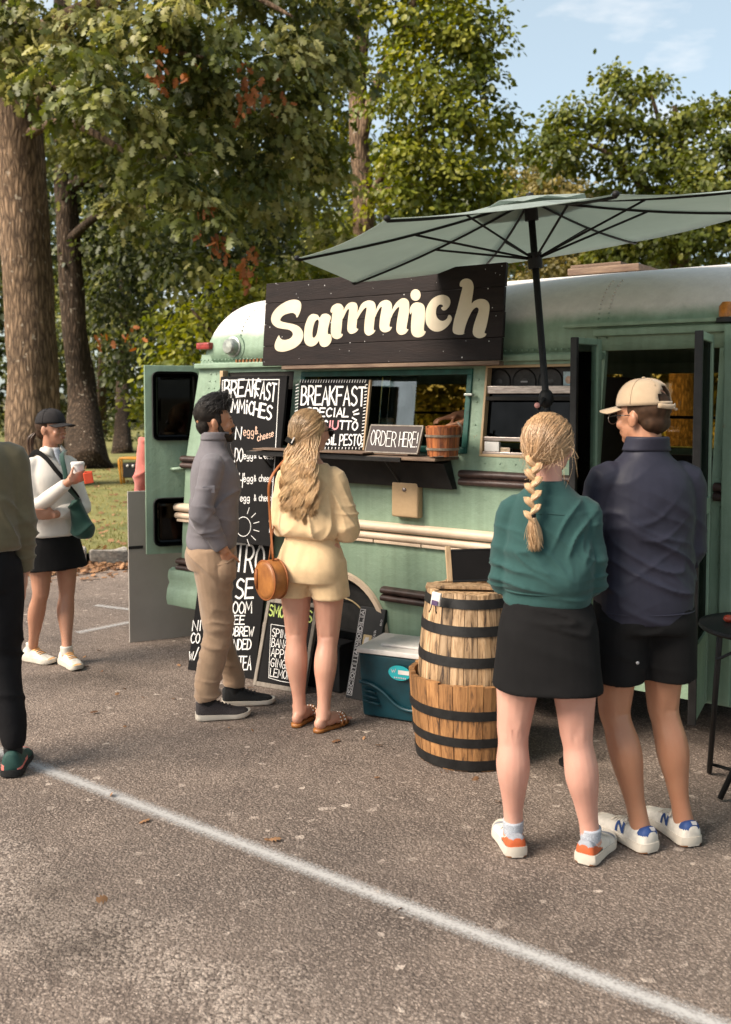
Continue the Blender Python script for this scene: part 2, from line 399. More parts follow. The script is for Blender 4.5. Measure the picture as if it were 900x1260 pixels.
mat('cream_box', (.50, .35, .20), .5, col2=(.36, .24, .13), scale=9, bump=.2, blotch=.9)
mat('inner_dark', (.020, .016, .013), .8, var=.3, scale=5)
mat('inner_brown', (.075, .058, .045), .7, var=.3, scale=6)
mat('steel', (.42, .36, .33), .38, var=.2, scale=20, metal=.8, stretch=(1, 1, 6))
mat('chrome_dull', (.40, .42, .38), .4, var=.25, scale=20, metal=.5)
mat('plain_white', (.62, .60, .57), .5, var=.1)
mat('rubber', (.016, .015, .014), .75, var=.25, scale=25, bump=.2)
mat('rim_gold', (.34, .25, .12), .5, col2=(.16, .11, .05), scale=16, bump=.2, metal=.15)
mat('rust', (.30, .12, .04), .8, col2=(.16, .07, .03), scale=30)
mat('red_lens', (.28, .035, .03), .3, var=.2, scale=30)
mat('amber_lens', (.45, .16, .02), .3, var=.2, scale=30)
mat('weather_wood', (.20, .135, .09), .85, col2=(.09, .055, .04), scale=5, stretch=(1, 8, 8), bump=.5, bscale=30)
def glass_mat(name, tint, alpha, rough=.03):
    m = bpy.data.materials.new(name); m.use_nodes = True; MATS[name] = m; t = m.node_tree; n = t.nodes; lk = t.links; n.clear()
    o = n.new('ShaderNodeOutputMaterial'); tr = n.new('ShaderNodeBsdfTransparent'); gl = n.new('ShaderNodeBsdfGlossy'); mx = n.new('ShaderNodeMixShader')
    tr.inputs[0].default_value = (*tint, 1); gl.inputs['Roughness'].default_value = rough; gl.inputs[0].default_value = (.9, .9, .9, 1)
    fr = n.new('ShaderNodeFresnel'); fr.inputs[0].default_value = 1.45
    nz = n.new('ShaderNodeTexNoise'); nz.inputs['Scale'].default_value = 7; nz.inputs['Detail'].default_value = 6
    tc = n.new('ShaderNodeTexCoord'); lk.new(tc.outputs['Object'], nz.inputs['Vector'])
    ad = n.new('ShaderNodeMath'); ad.operation = 'MULTIPLY_ADD'; lk.new(nz.outputs['Fac'], ad.inputs[0]); ad.inputs[1].default_value = alpha; fm = n.new('ShaderNodeMath'); fm.operation = 'MULTIPLY'; fm.inputs[1].default_value = .18 if tint[0] < .1 else 1.0; lk.new(fr.outputs[0], fm.inputs[0]); lk.new(fm.outputs[0], ad.inputs[2])
    lk.new(ad.outputs[0], mx.inputs[0]); lk.new(tr.outputs[0], mx.inputs[1]); lk.new(gl.outputs[0], mx.inputs[2]); lk.new(mx.outputs[0], o.inputs[0])
glass_mat('clear_glass', (.80, .86, .84), .10)
glass_mat('dark_glass', (.03, .03, .03), .012)
glass_mat('amber_glass', (.85, .66, .30), .03)

BY, BW = 4.50, 2.16                       # near side plane, width
BX0, BX1 = -4.80, 0.55                    # rear and front ends
Z0, ZD, ZR = .29, 1.895, 2.385             # skirt, drip rail, crown of the roof
def lean(z): return .085 * max(0, z - 1.30) / .6
bus = thing('food_bus', 'old green bus with off-white roof turned into a food stand', 'bus', (-2.4, BY + BW / 2, 0))

# openings in the near side
OPEN = [(-4.42, -3.865, 1.40, 1.855), (-3.795, -2.615, 1.40, 1.845), (-2.535, -1.955, 1.385, 1.865), (-1.875, -1.325, .36, 1.975)]
WX, WZ, WR, AR = -3.47, .318, .316, .352    # rear wheel
def side_wall(name, Y, sgn, opens, arch, m, parent, x0=BX0, x1=BX1):
    X = sorted(set([x0, x1] + [v for q in opens for v in q[:2]] + list(np.arange(x0 + .15, x1, .45)) +
                   ([WX + AR * math.cos(PI * k / 22) for k in range(23)] if arch else [])))
    Zs = sorted(set([Z0, 1.30, 1.5, 1.7, ZD + .035] + [v for q in opens for v in q[2:]] + ([.80] if arch else [])))
    mb = MB()
    for i in range(len(X) - 1):
        xa, xb = X[i], X[i + 1]; xm = (xa + xb) / 2
        if xb - xa < 1e-5: continue
        for j in range(len(Zs) - 1):
            za, zb = Zs[j], Zs[j + 1]; zm = (za + zb) / 2
            if any(q[0] < xm < q[1] and q[2] < zm < q[3] for q in opens): continue
            la = lb = za
            if arch and abs(xm - WX) < AR and za < .8:
                fz = lambda x: WZ + math.sqrt(max(0, AR * AR - (x - WX) ** 2))
                la, lb = max(za, fz(xa)), max(za, fz(xb)); la, lb = min(la, zb), min(lb, zb)
                if la >= zb - 1e-4 and lb >= zb - 1e-4: continue
            y = lambda z: Y + sgn * lean(z)
            rl = lambda z, x: x + (.085 * max(0, z - .5) if abs(x - x0) < 1e-6 else 0)
            mb.add([(rl(la, xa), y(la), la), (xb, y(lb), lb), (xb, y(zb), zb), (rl(zb, xa), y(zb), zb)], [(0, 1, 2, 3)])
    me = mb.mesh(name); bm = bmesh.new(); bm.from_mesh(me); bmesh.ops.remove_doubles(bm, verts=bm.verts[:], dist=1e-4)
    bm.normal_update()
    for f in bm.faces:
        if f.normal.y * sgn > 0: f.normal_flip()
    bm.to_mesh(me); bm.free()
    o = link(name, me, m, parent); md = o.modifiers.new('t', 'SOLIDIFY'); md.thickness = .035; md.offset = -1
    return o
side_wall('side_wall', BY, 1, OPEN, True, 'bus_paint', bus)
FAR = [(-4.30, -3.75, 1.42, 1.80), (-3.60, -2.55, 1.36, 1.86), (-2.35, -1.55, 1.36, 1.86), (-1.35, -.55, 1.22, 1.84)]
side_wall('far_wall', BY + BW, -1, FAR, True, 'bus_paint', bus)
for xa, xb, za, zb in FAR:
    y = BY + BW - lean((za + zb) / 2) - .02
    MB().box(((xa + xb) / 2, y, (za + zb) / 2), (xb - xa + .02, .006, zb - za + .02)).build('far_pane', 'amber_glass', bus)
    MB().box(((xa + xb) / 2, y - .012, za + (zb - za) * .40), (xb - xa, .014, .02)).build('window_bar', 'inner_dark', bus)

# roof, rounded at both ends
def roof_pt(x, u):        # u 0..1 across
    a = PI * u; e = .64
    cy, sy = math.copysign(abs(math.cos(a)) ** e, math.cos(a)), abs(math.sin(a)) ** .72
    r0 = min(1, max(0, (x - (BX0 + .115)) / .20)); r1 = min(1, max(0, (BX1 - x) / .6))
    s0 = math.sqrt(max(0, 1 - (1 - r0) ** 2.4)); s1 = math.sqrt(max(0, 1 - (1 - r1) ** 2.2)); s = s0 * s1
    hw = (BW / 2 - .085) * (1 - .06 * (1 - s)); zb = ZD + .03
    return (x, BY + BW / 2 - hw * cy, zb + (ZR - zb) * sy * (.05 + .95 * s))
XR = sorted(set([BX0 + .115 + .20 * (1 - math.cos(PI / 2 * k / 9)) for k in range(10)] + list(np.linspace(BX0 + .4, BX1 - .65, 14)) + [BX1 - .6 * (1 - math.cos(PI / 2 * k / 8)) for k in range(9)]))
NU = 30; mb = MB()
for x in XR:
    for k in range(NU + 1): mb.v.append(roof_pt(x, k / NU))
for i in range(len(XR) - 1):
    for k in range(NU): q = i * (NU + 1) + k; mb.f.append((q, q + NU + 1, q + NU + 2, q + 1))
ro = mb.build('roof', 'bus_paint', bus, smooth=True); md = ro.modifiers.new('t', 'SOLIDIFY'); md.thickness = .03
# ends
for x, nm in ((BX0 + .02, 'rear_wall'), (BX1 - .02, 'front_wall')):
    P = [(BY + .03, Z0), (BY + BW - .03, Z0), (BY + BW - .03, 1.3), (BY + BW - .11, ZD + .02), (BY + .11, ZD + .02), (BY + .03, 1.3)]
    sh = lambda z: .085 * max(0, z - .5) if nm == 'rear_wall' else 0
    MB().add([(x + sh(z), y, z) for y, z in P] + [(x + sh(z) + (.04 if nm == 'rear_wall' else -.04), y, z) for y, z in P],
             [(5, 4, 3, 2, 1, 0), (6, 7, 8, 9, 10, 11)] + [(k, (k + 1) % 6, (k + 1) % 6 + 6, k + 6) for k in range(6)]).build(nm, 'bus_paint', bus)
# floor, interior
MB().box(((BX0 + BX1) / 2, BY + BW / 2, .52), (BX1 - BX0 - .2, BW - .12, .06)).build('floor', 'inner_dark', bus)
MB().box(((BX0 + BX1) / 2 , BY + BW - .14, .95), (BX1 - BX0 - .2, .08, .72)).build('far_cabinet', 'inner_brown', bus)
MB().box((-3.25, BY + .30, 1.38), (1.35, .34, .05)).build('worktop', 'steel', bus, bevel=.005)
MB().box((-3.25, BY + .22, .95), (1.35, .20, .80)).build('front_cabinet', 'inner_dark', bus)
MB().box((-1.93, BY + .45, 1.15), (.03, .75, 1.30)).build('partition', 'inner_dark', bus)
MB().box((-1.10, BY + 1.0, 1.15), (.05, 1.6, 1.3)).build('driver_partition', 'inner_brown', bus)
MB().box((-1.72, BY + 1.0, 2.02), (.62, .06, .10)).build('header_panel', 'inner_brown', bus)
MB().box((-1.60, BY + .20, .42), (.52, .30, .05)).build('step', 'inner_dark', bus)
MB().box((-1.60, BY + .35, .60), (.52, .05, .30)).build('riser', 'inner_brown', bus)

# long trims on the near side
def rail(name, z, h, d, m, x0, x1, ribs=2, y=None):
    mb = MB(); prof = []
    y0 = (BY + lean(z)) if y is None else y
    for r in range(ribs):
        zc = z - h / 2 + h * (r + .5) / ribs; hh = h / ribs
        for k in range(6):
            a = -PI / 2 + PI * k / 5; prof.append((y0 - d * (.25 + .75 * math.cos(a)), zc + hh / 2 * .96 * math.sin(a)))
    ring = prof + [(y0 + .004, z + h / 2), (y0 + .004, z - h / 2)]
    mb.loft([[(x, p[0], p[1]) for p in ring] for x in (x0, x1)])
    return mb.build(name, m, bus, smooth=True, angle=.9)
rail('rub_rail', 1.268, .085, .035, 'rub_brown', -4.76, -3.90); rail('rub_rail', 1.268, .085, .035, 'rub_brown', -2.64, -1.885); rail('rub_rail', 1.268, .085, .035, 'rub_brown', -1.31, BX1)
rail('cream_rail', .965, .055, .040, 'cream_trim', -4.82, -1.885, 1); rail('cream_rail', .910, .045, .030, 'cream_trim', -4.82, -1.885, 1)
x = -4.81
while x < -2.0:
    MB().box((x + .16, BY - .012, .880), (.315, .016, .017)).build('trim_strip', 'cream_trim', bus, bevel=.003); x += .322
rail('low_rail', .585, .085, .045, 'rub_brown', -3.14, -1.885); rail('low_rail', .585, .085, .045, 'rub_brown', -4.80, -3.96)
# drip rail with lip
for x0, x1 in ((-4.70, -1.88),):
    MB().box(((x0 + x1) / 2, BY + .070, ZD + .004), (x1 - x0, .05, .034)).build('drip_rail', 'bus_paint', bus, bevel=.008)
MB().box((-1.45, BY + .068, 2.012), (.95, .05, .036)).build('door_header', 'bus_paint', bus, bevel=.008)
MB().box((-1.45, BY + .05, 2.05), (1.25, .05, .02)).build('door_drip', 'bus_paint', bus, bevel=.005)
MB().box((-.4, BY + .070, ZD + .004), (1.8, .05, .034)).build('drip_rail', 'bus_paint', bus, bevel=.008)
# rivets: small domes, joined
mb = MB()
def riv(x, z, r=.0065): mb.ell((x, BY + lean(z) - .001, z), (r, r * .6, r), None, 6, 4)
for x in np.arange(-4.66, -1.9, .032): mb.ell((x, BY + .075, ZD + .043), (.006, .006, .006), None, 6, 4)
for z in np.arange(.45, 1.86, .045):
    for dx in (0, .05): riv(-4.62 + .085 * max(0, z - 1.3) + dx, z)
for z in np.arange(.5, 1.86, .05): riv(-4.475, z); riv(-1.91, z)
for z in np.arange(.42, 1.98, .13): riv(-1.285, z); riv(-1.225, z)
for x in np.arange(-2.5, -1.9, .09): riv(x, 1.35, .005)
for z in np.arange(1.43, 1.86, .12): riv(-2.575, z); riv(-3.83, z)
for k in range(14):
    p = roof_pt(-1.92 + .0, .02 + k * .018); mb.ell((p[0], p[1] - .004, p[2]), (.006, .006, .006), None, 6, 4); mb.ell((p[0] + .05, p[1] - .004, p[2]), (.006, .006, .006), None, 6, 4)
for k in range(12):
    p = roof_pt(-4.33, .02 + k * .02); mb.ell((p[0], p[1] - .004, p[2]), (.006, .006, .006), None, 6, 4)
kind(mb.build('rivets', 'bus_paint', bus, smooth=True), 'stuff')
# rusty seam under the rear roof edge
mb = MB()
rr_ = random.Random(4)
for x in np.arange(-4.33, -3.83, .030):
    mb.box((x, BY + .064, ZD + .030), (.013, .012, .016 + rr_.random() * .012))
mb.build('rust_seam', 'rust', bus)

# chalk window: frame
MB().box((-4.435, BY + .055, 1.63), (.028, .05, .47)).build('window_frame', 'cream_box', bus, bevel=.004)
MB().box((-4.14, BY + .095, 1.80), (.56, .02, .11)).build('window_frame', 'inner_dark', bus)
MB().box((-4.14, BY + .10, 1.58), (.56, .006, .36)).build('pane', 'dark_glass', bus)
# serving window: dark teal frame
def frame(name, xa, xb, za, zb, w_, m, d=.05, push=0.0, parent=bus):
    for (cx, cz, sx, sz) in (((xa + xb) / 2, zb - w_ / 2, xb - xa, w_), ((xa + xb) / 2, za + w_ / 2, xb - xa, w_), (xa + w_ / 2, (za + zb) / 2, w_, zb - za - 2 * w_), (xb - w_ / 2, (za + zb) / 2, w_, zb - za - 2 * w_)):
        hz_ = sz / 2
        P = []
        for z in (cz - hz_, cz + hz_):
            y = BY + lean(z) + push
            P += [(cx - sx / 2, y, z), (cx + sx / 2, y, z), (cx + sx / 2, y + d, z), (cx - sx / 2, y + d, z)]
        MB().hexa(P).build(name, m, parent, bevel=.004)
frame('serving_frame', -3.80, -2.61, 1.395, 1.85, .032, 'bus_teal', .06, -.012)
frame('window_frame', -2.535, -1.955, 1.385, 1.865, .014, 'cream_box', .05, -.006)
# sliding panes, half open
for xa, xb, yy in ((-3.73, -3.20, .075), (-3.27, -3.03, .095)):
    MB().hexa([(xa, BY + lean(1.43) + yy, 1.43), (xb, BY + lean(1.43) + yy, 1.43), (xb, BY + lean(1.43) + yy + .006, 1.43), (xa, BY + lean(1.43) + yy + .006, 1.43),
               (xa, BY + lean(1.82) + yy, 1.82), (xb, BY + lean(1.82) + yy, 1.82), (xb, BY + lean(1.82) + yy + .006, 1.82), (xa, BY + lean(1.82) + yy + .006, 1.82)]).build('sliding_pane', 'clear_glass', bus)
# speaker window: steel bars
for z, h in ((1.735, .040), (1.478, .022), (1.402, .018)):
    MB().box((-2.245, BY + lean(z) + .02, z), (.56, .030, h)).build('window_bar', 'steel', bus, bevel=.003)
MB().hexa([(-2.52, BY + lean(1.48) + .032, 1.48), (-1.97, BY + lean(1.48) + .032, 1.48), (-1.97, BY + lean(1.48) + .036, 1.48), (-2.52, BY + lean(1.48) + .036, 1.48),
           (-2.52, BY + lean(1.72) + .032, 1.72), (-1.97, BY + lean(1.72) + .032, 1.72), (-1.97, BY + lean(1.72) + .036, 1.72), (-2.52, BY + lean(1.72) + .036, 1.72)]).build('pane', 'dark_glass', bus)
MB().box((-2.47, BY + .035, 1.438), (.085, .02, .050)).build('white_tag', 'plain_white' if 'plain_white' in MATS else 'cream_trim', bus, bevel=.002)
MB().box((-2.22, BY + .30, 1.69), (.60, .50, .02)).build('speaker_shelf', 'inner_dark', bus)
MB().box((-2.607, BY + .025, 1.71), (.05, .03, .014)).build('window_latch', 'chrome_dull', bus, bevel=.004)

# serving counter: flap, lip and dark apron
MB().box((-3.31, BY - .085, 1.372), (1.30, .29, .016)).build('counter_top', 'weather_wood', bus, bevel=.004)
MB().box((-3.42, BY - .236, 1.366), (1.10, .010, .026)).build('counter_lip', 'rub_black', bus, bevel=.003)
for i, (x, y_, l) in enumerate(((-3.60, -.14, .62), (-3.15, -.12, .55), (-3.5, -.22, .8))):
    MB().box((x, BY + y_ + .02, 1.385 + .004 * i), (l, .12, .008)).build('counter_slat', 'weather_wood', bus, bevel=.002)
MB().hexa([(-3.96, BY - .05, 1.205), (-2.66, BY - .05, 1.205), (-2.66, BY - .004, 1.205), (-3.96, BY - .004, 1.205),
           (-3.96, BY - .085, 1.345), (-2.70, BY - .085, 1.345), (-2.70, BY - .004, 1.358), (-3.96, BY - .004, 1.358)]).build('counter_apron', 'rub_black', bus, bevel=.004)
for x in (-3.9, -3.0):
    MB().tube([(x, BY - .02, 1.20), (x, BY - .20, 1.362)], .006, 6).build('counter_brace', 'rub_black', bus)
# fuse box cover
bx = MB().box((-2.965, BY - .028, 1.135), (.175, .056, .20)).build('cover_box', 'cream_box', bus, bevel=.014, seg=3)
MB().lathe([(.012, 0), (.012, -.006), (.006, -.008)], 10, (-2.965, BY - .056, 1.19), axis='Y').build('lock', 'steel', bx, smooth=True)
# wheel
def wheel(x, y, face=-1):
    wroot = empty('wheel', (x, y, WZ)); setp(wroot, bus)
    MB().lathe([(.19, .0), (.195, -.015), (.255, -.028), (.287, -.022), (.306, .0), (WR, .035), (WR, .15), (.306, .185), (.283, .205), (.19, .21)], 40, (x, y, WZ), axis='Y').build('tyre', 'rubber', wroot, smooth=True, angle=.6)
    MB().lathe([(.195, -.012), (.186, -.016), (.18, .0), (.168, .035), (.13, .075), (.085, .06), (.075, .035), (.055, .02), (.001, .015)], 36, (x, y, WZ), axis='Y', cap=False).build('rim', 'rim_gold', wroot, smooth=True, angle=.5)
    for k in range(10):
        a = 2 * PI * k / 10
        MB().lathe([(.011, .04), (.011, .018), (.007, .012)], 6, (x + .105 * math.cos(a), y + .02, WZ + .105 * math.sin(a)), axis='Y').build('lug_nut', 'cream_trim', wroot)
wheel(WX, BY + .07); wheel(WX, BY + BW - .30); wheel(-.15, BY + .07)
mb = MB(); A_ = [PI * k / 24 for k in range(-2, 27)]
mb.loft([[(WX + q * math.cos(a), BY - d, WZ + q * math.sin(a)) for q, d in ((AR - .018, .004), (AR - .016, .022), (AR + .012, .024), (AR + .017, .004))] for a in A_])
mb.build('arch_trim', 'cream_trim', bus, smooth=True, angle=.8)
mb = MB(); mb.loft([[(WX + (AR - .005) * math.cos(a), y, WZ + (AR - .005) * math.sin(a)) for a in [PI * k / 20 for k in range(21)]] for y in (BY + .03, BY + .42)], cap=False)
mb.add([(WX + (AR - .005) * math.cos(PI * k / 20), BY + .42, WZ + (AR - .005) * math.sin(PI * k / 20)) for k in range(21)], [tuple(range(21))]).build('wheel_well', 'rubber', bus)
MB().box((-2.0, BY + BW / 2, .36), (5.0, .8, .14)).build('chassis', 'rubber', bus)
# rear bumper corner
mb = MB(); mb.loft([[(-4.86 + q, BY - .012 - o_, z) for q, o_, z in ((0, 0, .56), (0, .035, .545), (0, .045, .50), (0, .03, .46), (0, .05, .42), (0, .06, .36), (0, .05, .315), (0, 0, .30))],
                    [(-3.98 + q, BY - .012 - o_, z) for q, o_, z in ((0, 0, .56), (0, .035, .545), (0, .045, .50), (0, .03, .46), (0, .05, .42), (0, .06, .36), (0, .05, .315), (0, 0, .30))]])
mb.build('rear_skirt', 'bus_paint', bus, smooth=True, angle=.9)
# roof hatch of weathered wood, marker lamps, vent
hc = onY(748, 338, 5.30); hz0 = ZR - .004
hb = MB().box((hc[0], 5.42, hz0 + .028), (.42, .40, .040)).build('roof_hatch', 'weather_wood', bus, bevel=.008)
MB().box((hc[0] - .05, 5.40, hz0 + .058), (.30, .32, .018)).build('hatch_board', 'weather_wood', hb, bevel=.004)
p = onY(238, 425, BY + .12)
lp_ = roof_pt(BX0 + .20, .12)
MB().box((BX0 + .165, BY + .105, p[2] - .01), (.12, .09, .045)).build('marker_lamp', 'red_lens', bus, bevel=.012)
p = onY(290, 427, BY + .10)
vb = MB().lathe([(.066, .02), (.066, -.012), (.056, -.016), (.050, -.050), (.040, -.062), (.001, -.066)], 24, (p[0], BY + .085, p[2]), axis='Y', cap=False).build('vent_cap', 'chrome_dull', bus, smooth=True, angle=.5)
MB().lathe([(.078, .03), (.078, -.004), (.066, -.006)], 24, (p[0] + .012, BY + .087, p[2] - .004), axis='Y').build('vent_flange', 'bus_paint', vb, smooth=True, angle=.5)
p = onY(896, 386, BY + .08)
ml = MB().lathe([(.05, 0), (.05, .02), (.035, .024)], 16, (p[0], BY + .06, p[2] - .04)).build('roof_lamp', 'rub_black', bus, smooth=True, angle=.5)
MB().lathe([(.034, 0), (.034, .05), (.02, .07), (.001, .072)], 16, (p[0], BY + .06, p[2] - .018)).build('lens', 'amber_lens', ml, smooth=True, angle=.7)
# front corner post right of the door
MB().box((-1.245, BY - .018, 1.16), (.055, .036, 1.72)).build('corner_post', 'bus_paint', bus, bevel=.006)

# folding entry door: two glazed leaves standing open
def leaf(name, hx, hy, tip, za, zb, bars, solids):
    d = np.array([tip[0] - hx, tip[1] - hy, 0]); Lh = np.linalg.norm(d); d /= Lh; nrm = np.array([-d[1], d[0], 0]); root = empty(name, (hx, hy, za)); setp(root, bus)
    def slab(nm, s0, s1, z0, z1, t, m, off=0, bev=.004, par=root):
        a, b = np.array([hx, hy, 0]) + d * s0, np.array([hx, hy, 0]) + d * s1
        P = []
        for z in (z0, z1):
            for q, sg in ((a, -1), (b, -1), (b, 1), (a, 1)): P.append(tuple(q + nrm * (sg * t / 2 + off) + np.array([0, 0, z])))
        return MB().hexa(P).build(nm, m, par, bevel=bev)
    slab('edge_seal', Lh - .022, Lh, za, zb, .034, 'rub_black'); slab('stile', 0, .035, za, zb, .028, 'bus_paint')
    for z0, z1 in bars: slab('door_rail', .036, Lh - .023, z0, z1, .028, 'bus_paint')
    for z0, z1 in solids: slab('door_panel', .036, Lh - .023, z0, z1, .020, 'bus_paint')
    slab('door_pane', .036, Lh - .023, za + .03, zb - .03, .005, 'dark_glass' if solids else 'clear_glass', 0, 0)
    return root
tip = gr(851, 893, .30)
lf = leaf('door_leaf', -1.335, BY - .012, tip, .30, 1.975, ((1.94, 1.975), (1.18, 1.25), (.60, .64)), ((.302, .598),))
MB().tube([(tip[0] - .01, tip[1] - .03, 1.22), (tip[0] - .05, tip[1] - .03, 1.22)], .012, 8).build('handle', 'steel', lf, smooth=True)
tip2 = gr(707, 590, 1.30)
tip2 = onY(706, 420, BY - .26)
leaf('door_leaf', -1.865, BY - .012, tip2, .36, 1.975, ((1.945, 1.975), (.36, .42)), ())
# rear door leaf swung open past the corner
rd = empty('rear_door', (-4.74, BY + .12, .62)); setp(rd, bus)
H_, T_ = np.array([-4.74, BY + .16]), atD(178, 500, 6.42)[:2]
ang = math.atan2(T_[1] - H_[1], T_[0] - H_[0]); Lr = np.linalg.norm(T_ - H_)
def rdp(s, z, o=0): return (H_[0] + math.cos(ang) * s - math.sin(ang) * o, H_[1] + math.sin(ang) * s + math.cos(ang) * o, z)
def rdslab(nm, s0, s1, z0, z1, t, off, m, bev=.004, par=rd, seg=2):
    return MB().hexa([rdp(s0, z0, off - t / 2), rdp(s1, z0, off - t / 2), rdp(s1, z0, off + t / 2), rdp(s0, z0, off + t / 2), rdp(s0, z1, off - t / 2), rdp(s1, z1, off - t / 2), rdp(s1, z1, off + t / 2), rdp(s0, z1, off + t / 2)]).build(nm, m, par, bevel=bev, seg=seg)
rdslab('door_panel', 0, Lr, .655, 1.905, .035, 0, 'bus_paint')
side = 1 if (np.array(rdp(.1, 1, 1))[:2] @ (_fh[:2]) < np.array(rdp(.1, 1, -1))[:2] @ (_fh[:2])) else -1
for z0, z1 in ((1.41, 1.865), (.71, 1.03)):
    f_ = rdslab('window_seal', .035, Lr - .045, z0, z1, .012, side * .019, 'rubber', .05, rd, 4)
    rdslab('pane', .050, Lr - .062, z0 + .016, z1 - .016, .006, side * .026, 'dark_glass', .04, f_, 4)
MB().tube([rdp(Lr * .55, 1.22, side * .02), rdp(Lr * .55, 1.22, side * .06), rdp(Lr * .1, 1.235, side * .065)], .012, 8).build('handle', 'bus_paint', rd, smooth=True)
# ------------------------------------------------------------------ boards and lettering
mat('sign_wood', (.022, .014, .012), .6, col2=(.009, .0065, .0065), scale=4, stretch=(1, 6, 6), bump=.35, bscale=22, blotch=.9, spec=.15)
mat('sign_paint', (.66, .575, .44), .6, col2=(.52, .43, .30), scale=5, bump=.2, bscale=40, blotch=.9)
mat('chalkboard', (.007, .0066, .007), .8, col2=(.013, .012, .012), scale=5, bump=.05, blotch=.9, spec=.12)
mat('brown_board', (.045, .030, .027), .7, col2=(.03, .02, .018), scale=6, blotch=.9)
mat('chalk_white', (.72, .70, .68), .9, var=.1, scale=60)
mat('chalk_pink', (.70, .28, .30), .9, var=.15, scale=40)
mat('chalk_peach', (.72, .48, .36), .9, var=.15, scale=40)
mat('chalk_green', (.34, .42, .12), .9, var=.15, scale=40)
mat('chalk_blue', (.52, .64, .68), .9, var=.15, scale=40)
mat('pale_wood', (.46, .33, .20), .7, col2=(.30, .19, .10), scale=5, stretch=(8, 8, 1), bump=.2)
mat('grey_wood', (.26, .225, .19), .8, col2=(.15, .125, .10), scale=5, stretch=(8, 8, 1), bump=.3)
mat('grey_panel', (.34, .305, .27), .75, col2=(.25, .225, .20), scale=2.5, bump=.1, blotch=.9)

GL = {
'A': ['(0,0)(.5,1)(1,0)', '(.2,.36)(.82,.36)'], 'B': ['~(0,0)(.02,.5)(.0,1)', '~(0,1)(.6,.98)(.82,.76)(.5,.55)(.05,.52)', '~(.1,.52)(.7,.5)(.98,.27)(.6,.03)(0,0)'],
'C': ['~(.95,.85)(.55,1)(.1,.7)(.08,.3)(.45,0)(.95,.14)'], 'D': ['(0,0)(.03,1)', '~(.0,1)(.55,.95)(.95,.6)(.85,.2)(.4,.02)(0,0)'],
'E': ['(.95,1)(.03,1)(0,0)(1,.02)', '(.02,.52)(.8,.54)'], 'F': ['(1,1)(.03,1)(0,0)', '(.02,.52)(.8,.54)'], 'G': ['~(.95,.85)(.55,1)(.1,.7)(.08,.3)(.45,0)(.9,.1)(.92,.42)', '(.5,.44)(1,.44)'],
'H': ['(0,0)(.02,1)', '(.98,1)(1,0)', '(.02,.5)(.98,.5)'], 'I': ['(.5,0)(.5,1)'], 'J': ['~(.7,1)(.7,.3)(.4,0)(.05,.15)'], 'K': ['(0,0)(.02,1)', '(.95,1)(.04,.45)', '(.2,.55)(1,0)'],
'L': ['(.05,1)(0,0)(.95,.02)'], 'M': ['(0,0)(.1,1)(.5,.3)(.9,1)(1,0)'], 'N': ['(0,0)(.03,1)(.95,0)(1,1)'], 'O': ['~(.5,1)(.1,.75)(.05,.3)(.5,0)(.95,.3)(.92,.75)(.5,1)(.3,.95)'],
'P': ['(0,0)(.03,1)', '~(0,1)(.65,.98)(.95,.72)(.6,.46)(.05,.44)'], 'R': ['(0,0)(.03,1)', '~(0,1)(.65,.98)(.92,.74)(.6,.5)(.05,.46)', '(.45,.48)(1,0)'],
'S': ['~(.92,.88)(.5,1)(.12,.82)(.2,.6)(.75,.44)(.92,.2)(.5,0)(.05,.1)'], 'T': ['(0,1)(1,1)', '(.5,1)(.48,0)'], 'U': ['~(.02,1)(.05,.25)(.5,0)(.95,.25)(.98,1)'],
'V': ['(0,1)(.5,0)(1,1)'], 'W': ['(0,1)(.25,0)(.5,.65)(.75,0)(1,1)'], 'Y': ['(0,1)(.5,.5)(1,1)', '(.5,.5)(.5,0)'], 'i': ['(.5,0)(.5,.72)', '(.5,.95)(.5,1.05)'],
'!': ['(.6,1)(.45,.28)', '(.4,.02)(.42,.07)'], '/': ['(0,0)(1,1)'], "'": ['(.5,1)(.45,.8)'], '.': ['(.5,0)(.5,.08)'],
'e': ['~(.05,.34)(.9,.4)(.7,.66)(.25,.62)(.06,.3)(.4,0)(.95,.14)'], 'g': ['~(.85,.62)(.4,.68)(.06,.38)(.4,.08)(.85,.3)', '~(.86,.64)(.86,0)(.6,-.3)(.1,-.2)'],
'c': ['~(.9,.55)(.5,.68)(.08,.35)(.45,0)(.95,.12)'], 'h': ['(.05,0)(.1,1)', '~(.08,.35)(.5,.66)(.85,.5)(.9,0)'], 's': ['~(.85,.6)(.4,.68)(.2,.45)(.75,.28)(.7,.03)(.1,.06)'],
't': ['~(.5,.95)(.45,.2)(.85,.02)', '(.1,.66)(.9,.66)'], '&': ['~(.95,.05)(.3,.6)(.35,.9)(.6,.7)(.1,.25)(.4,0)(.9,.4)'], 'w': ['(0,.65)(.25,0)(.5,.5)(.75,0)(1,.65)'],
'a': ['~(.85,.6)(.4,.68)(.08,.33)(.4,0)(.85,.25)', '(.87,.66)(.9,0)'], 'm': ['(.02,0)(.04,.66)', '~(.04,.4)(.3,.66)(.5,.45)(.5,0)', '~(.5,.4)(.76,.66)(.97,.45)(.98,0)']}
WID = {'I': .45, 'i': .42, '!': .4, 'M': 1.25, 'W': 1.25, "'": .35, '.': .35, 'm': 1.3, 'L': .85, 'e': .9, 's': .8}
def parse(s):
    sm = s[0] == '~'; pts = [tuple(float(c) for c in q.split(',')) for q in s.strip('~')[1:-1].split(')(')]
    return [tuple(p) for p in smooth_pts(pts, 4)] if sm else pts
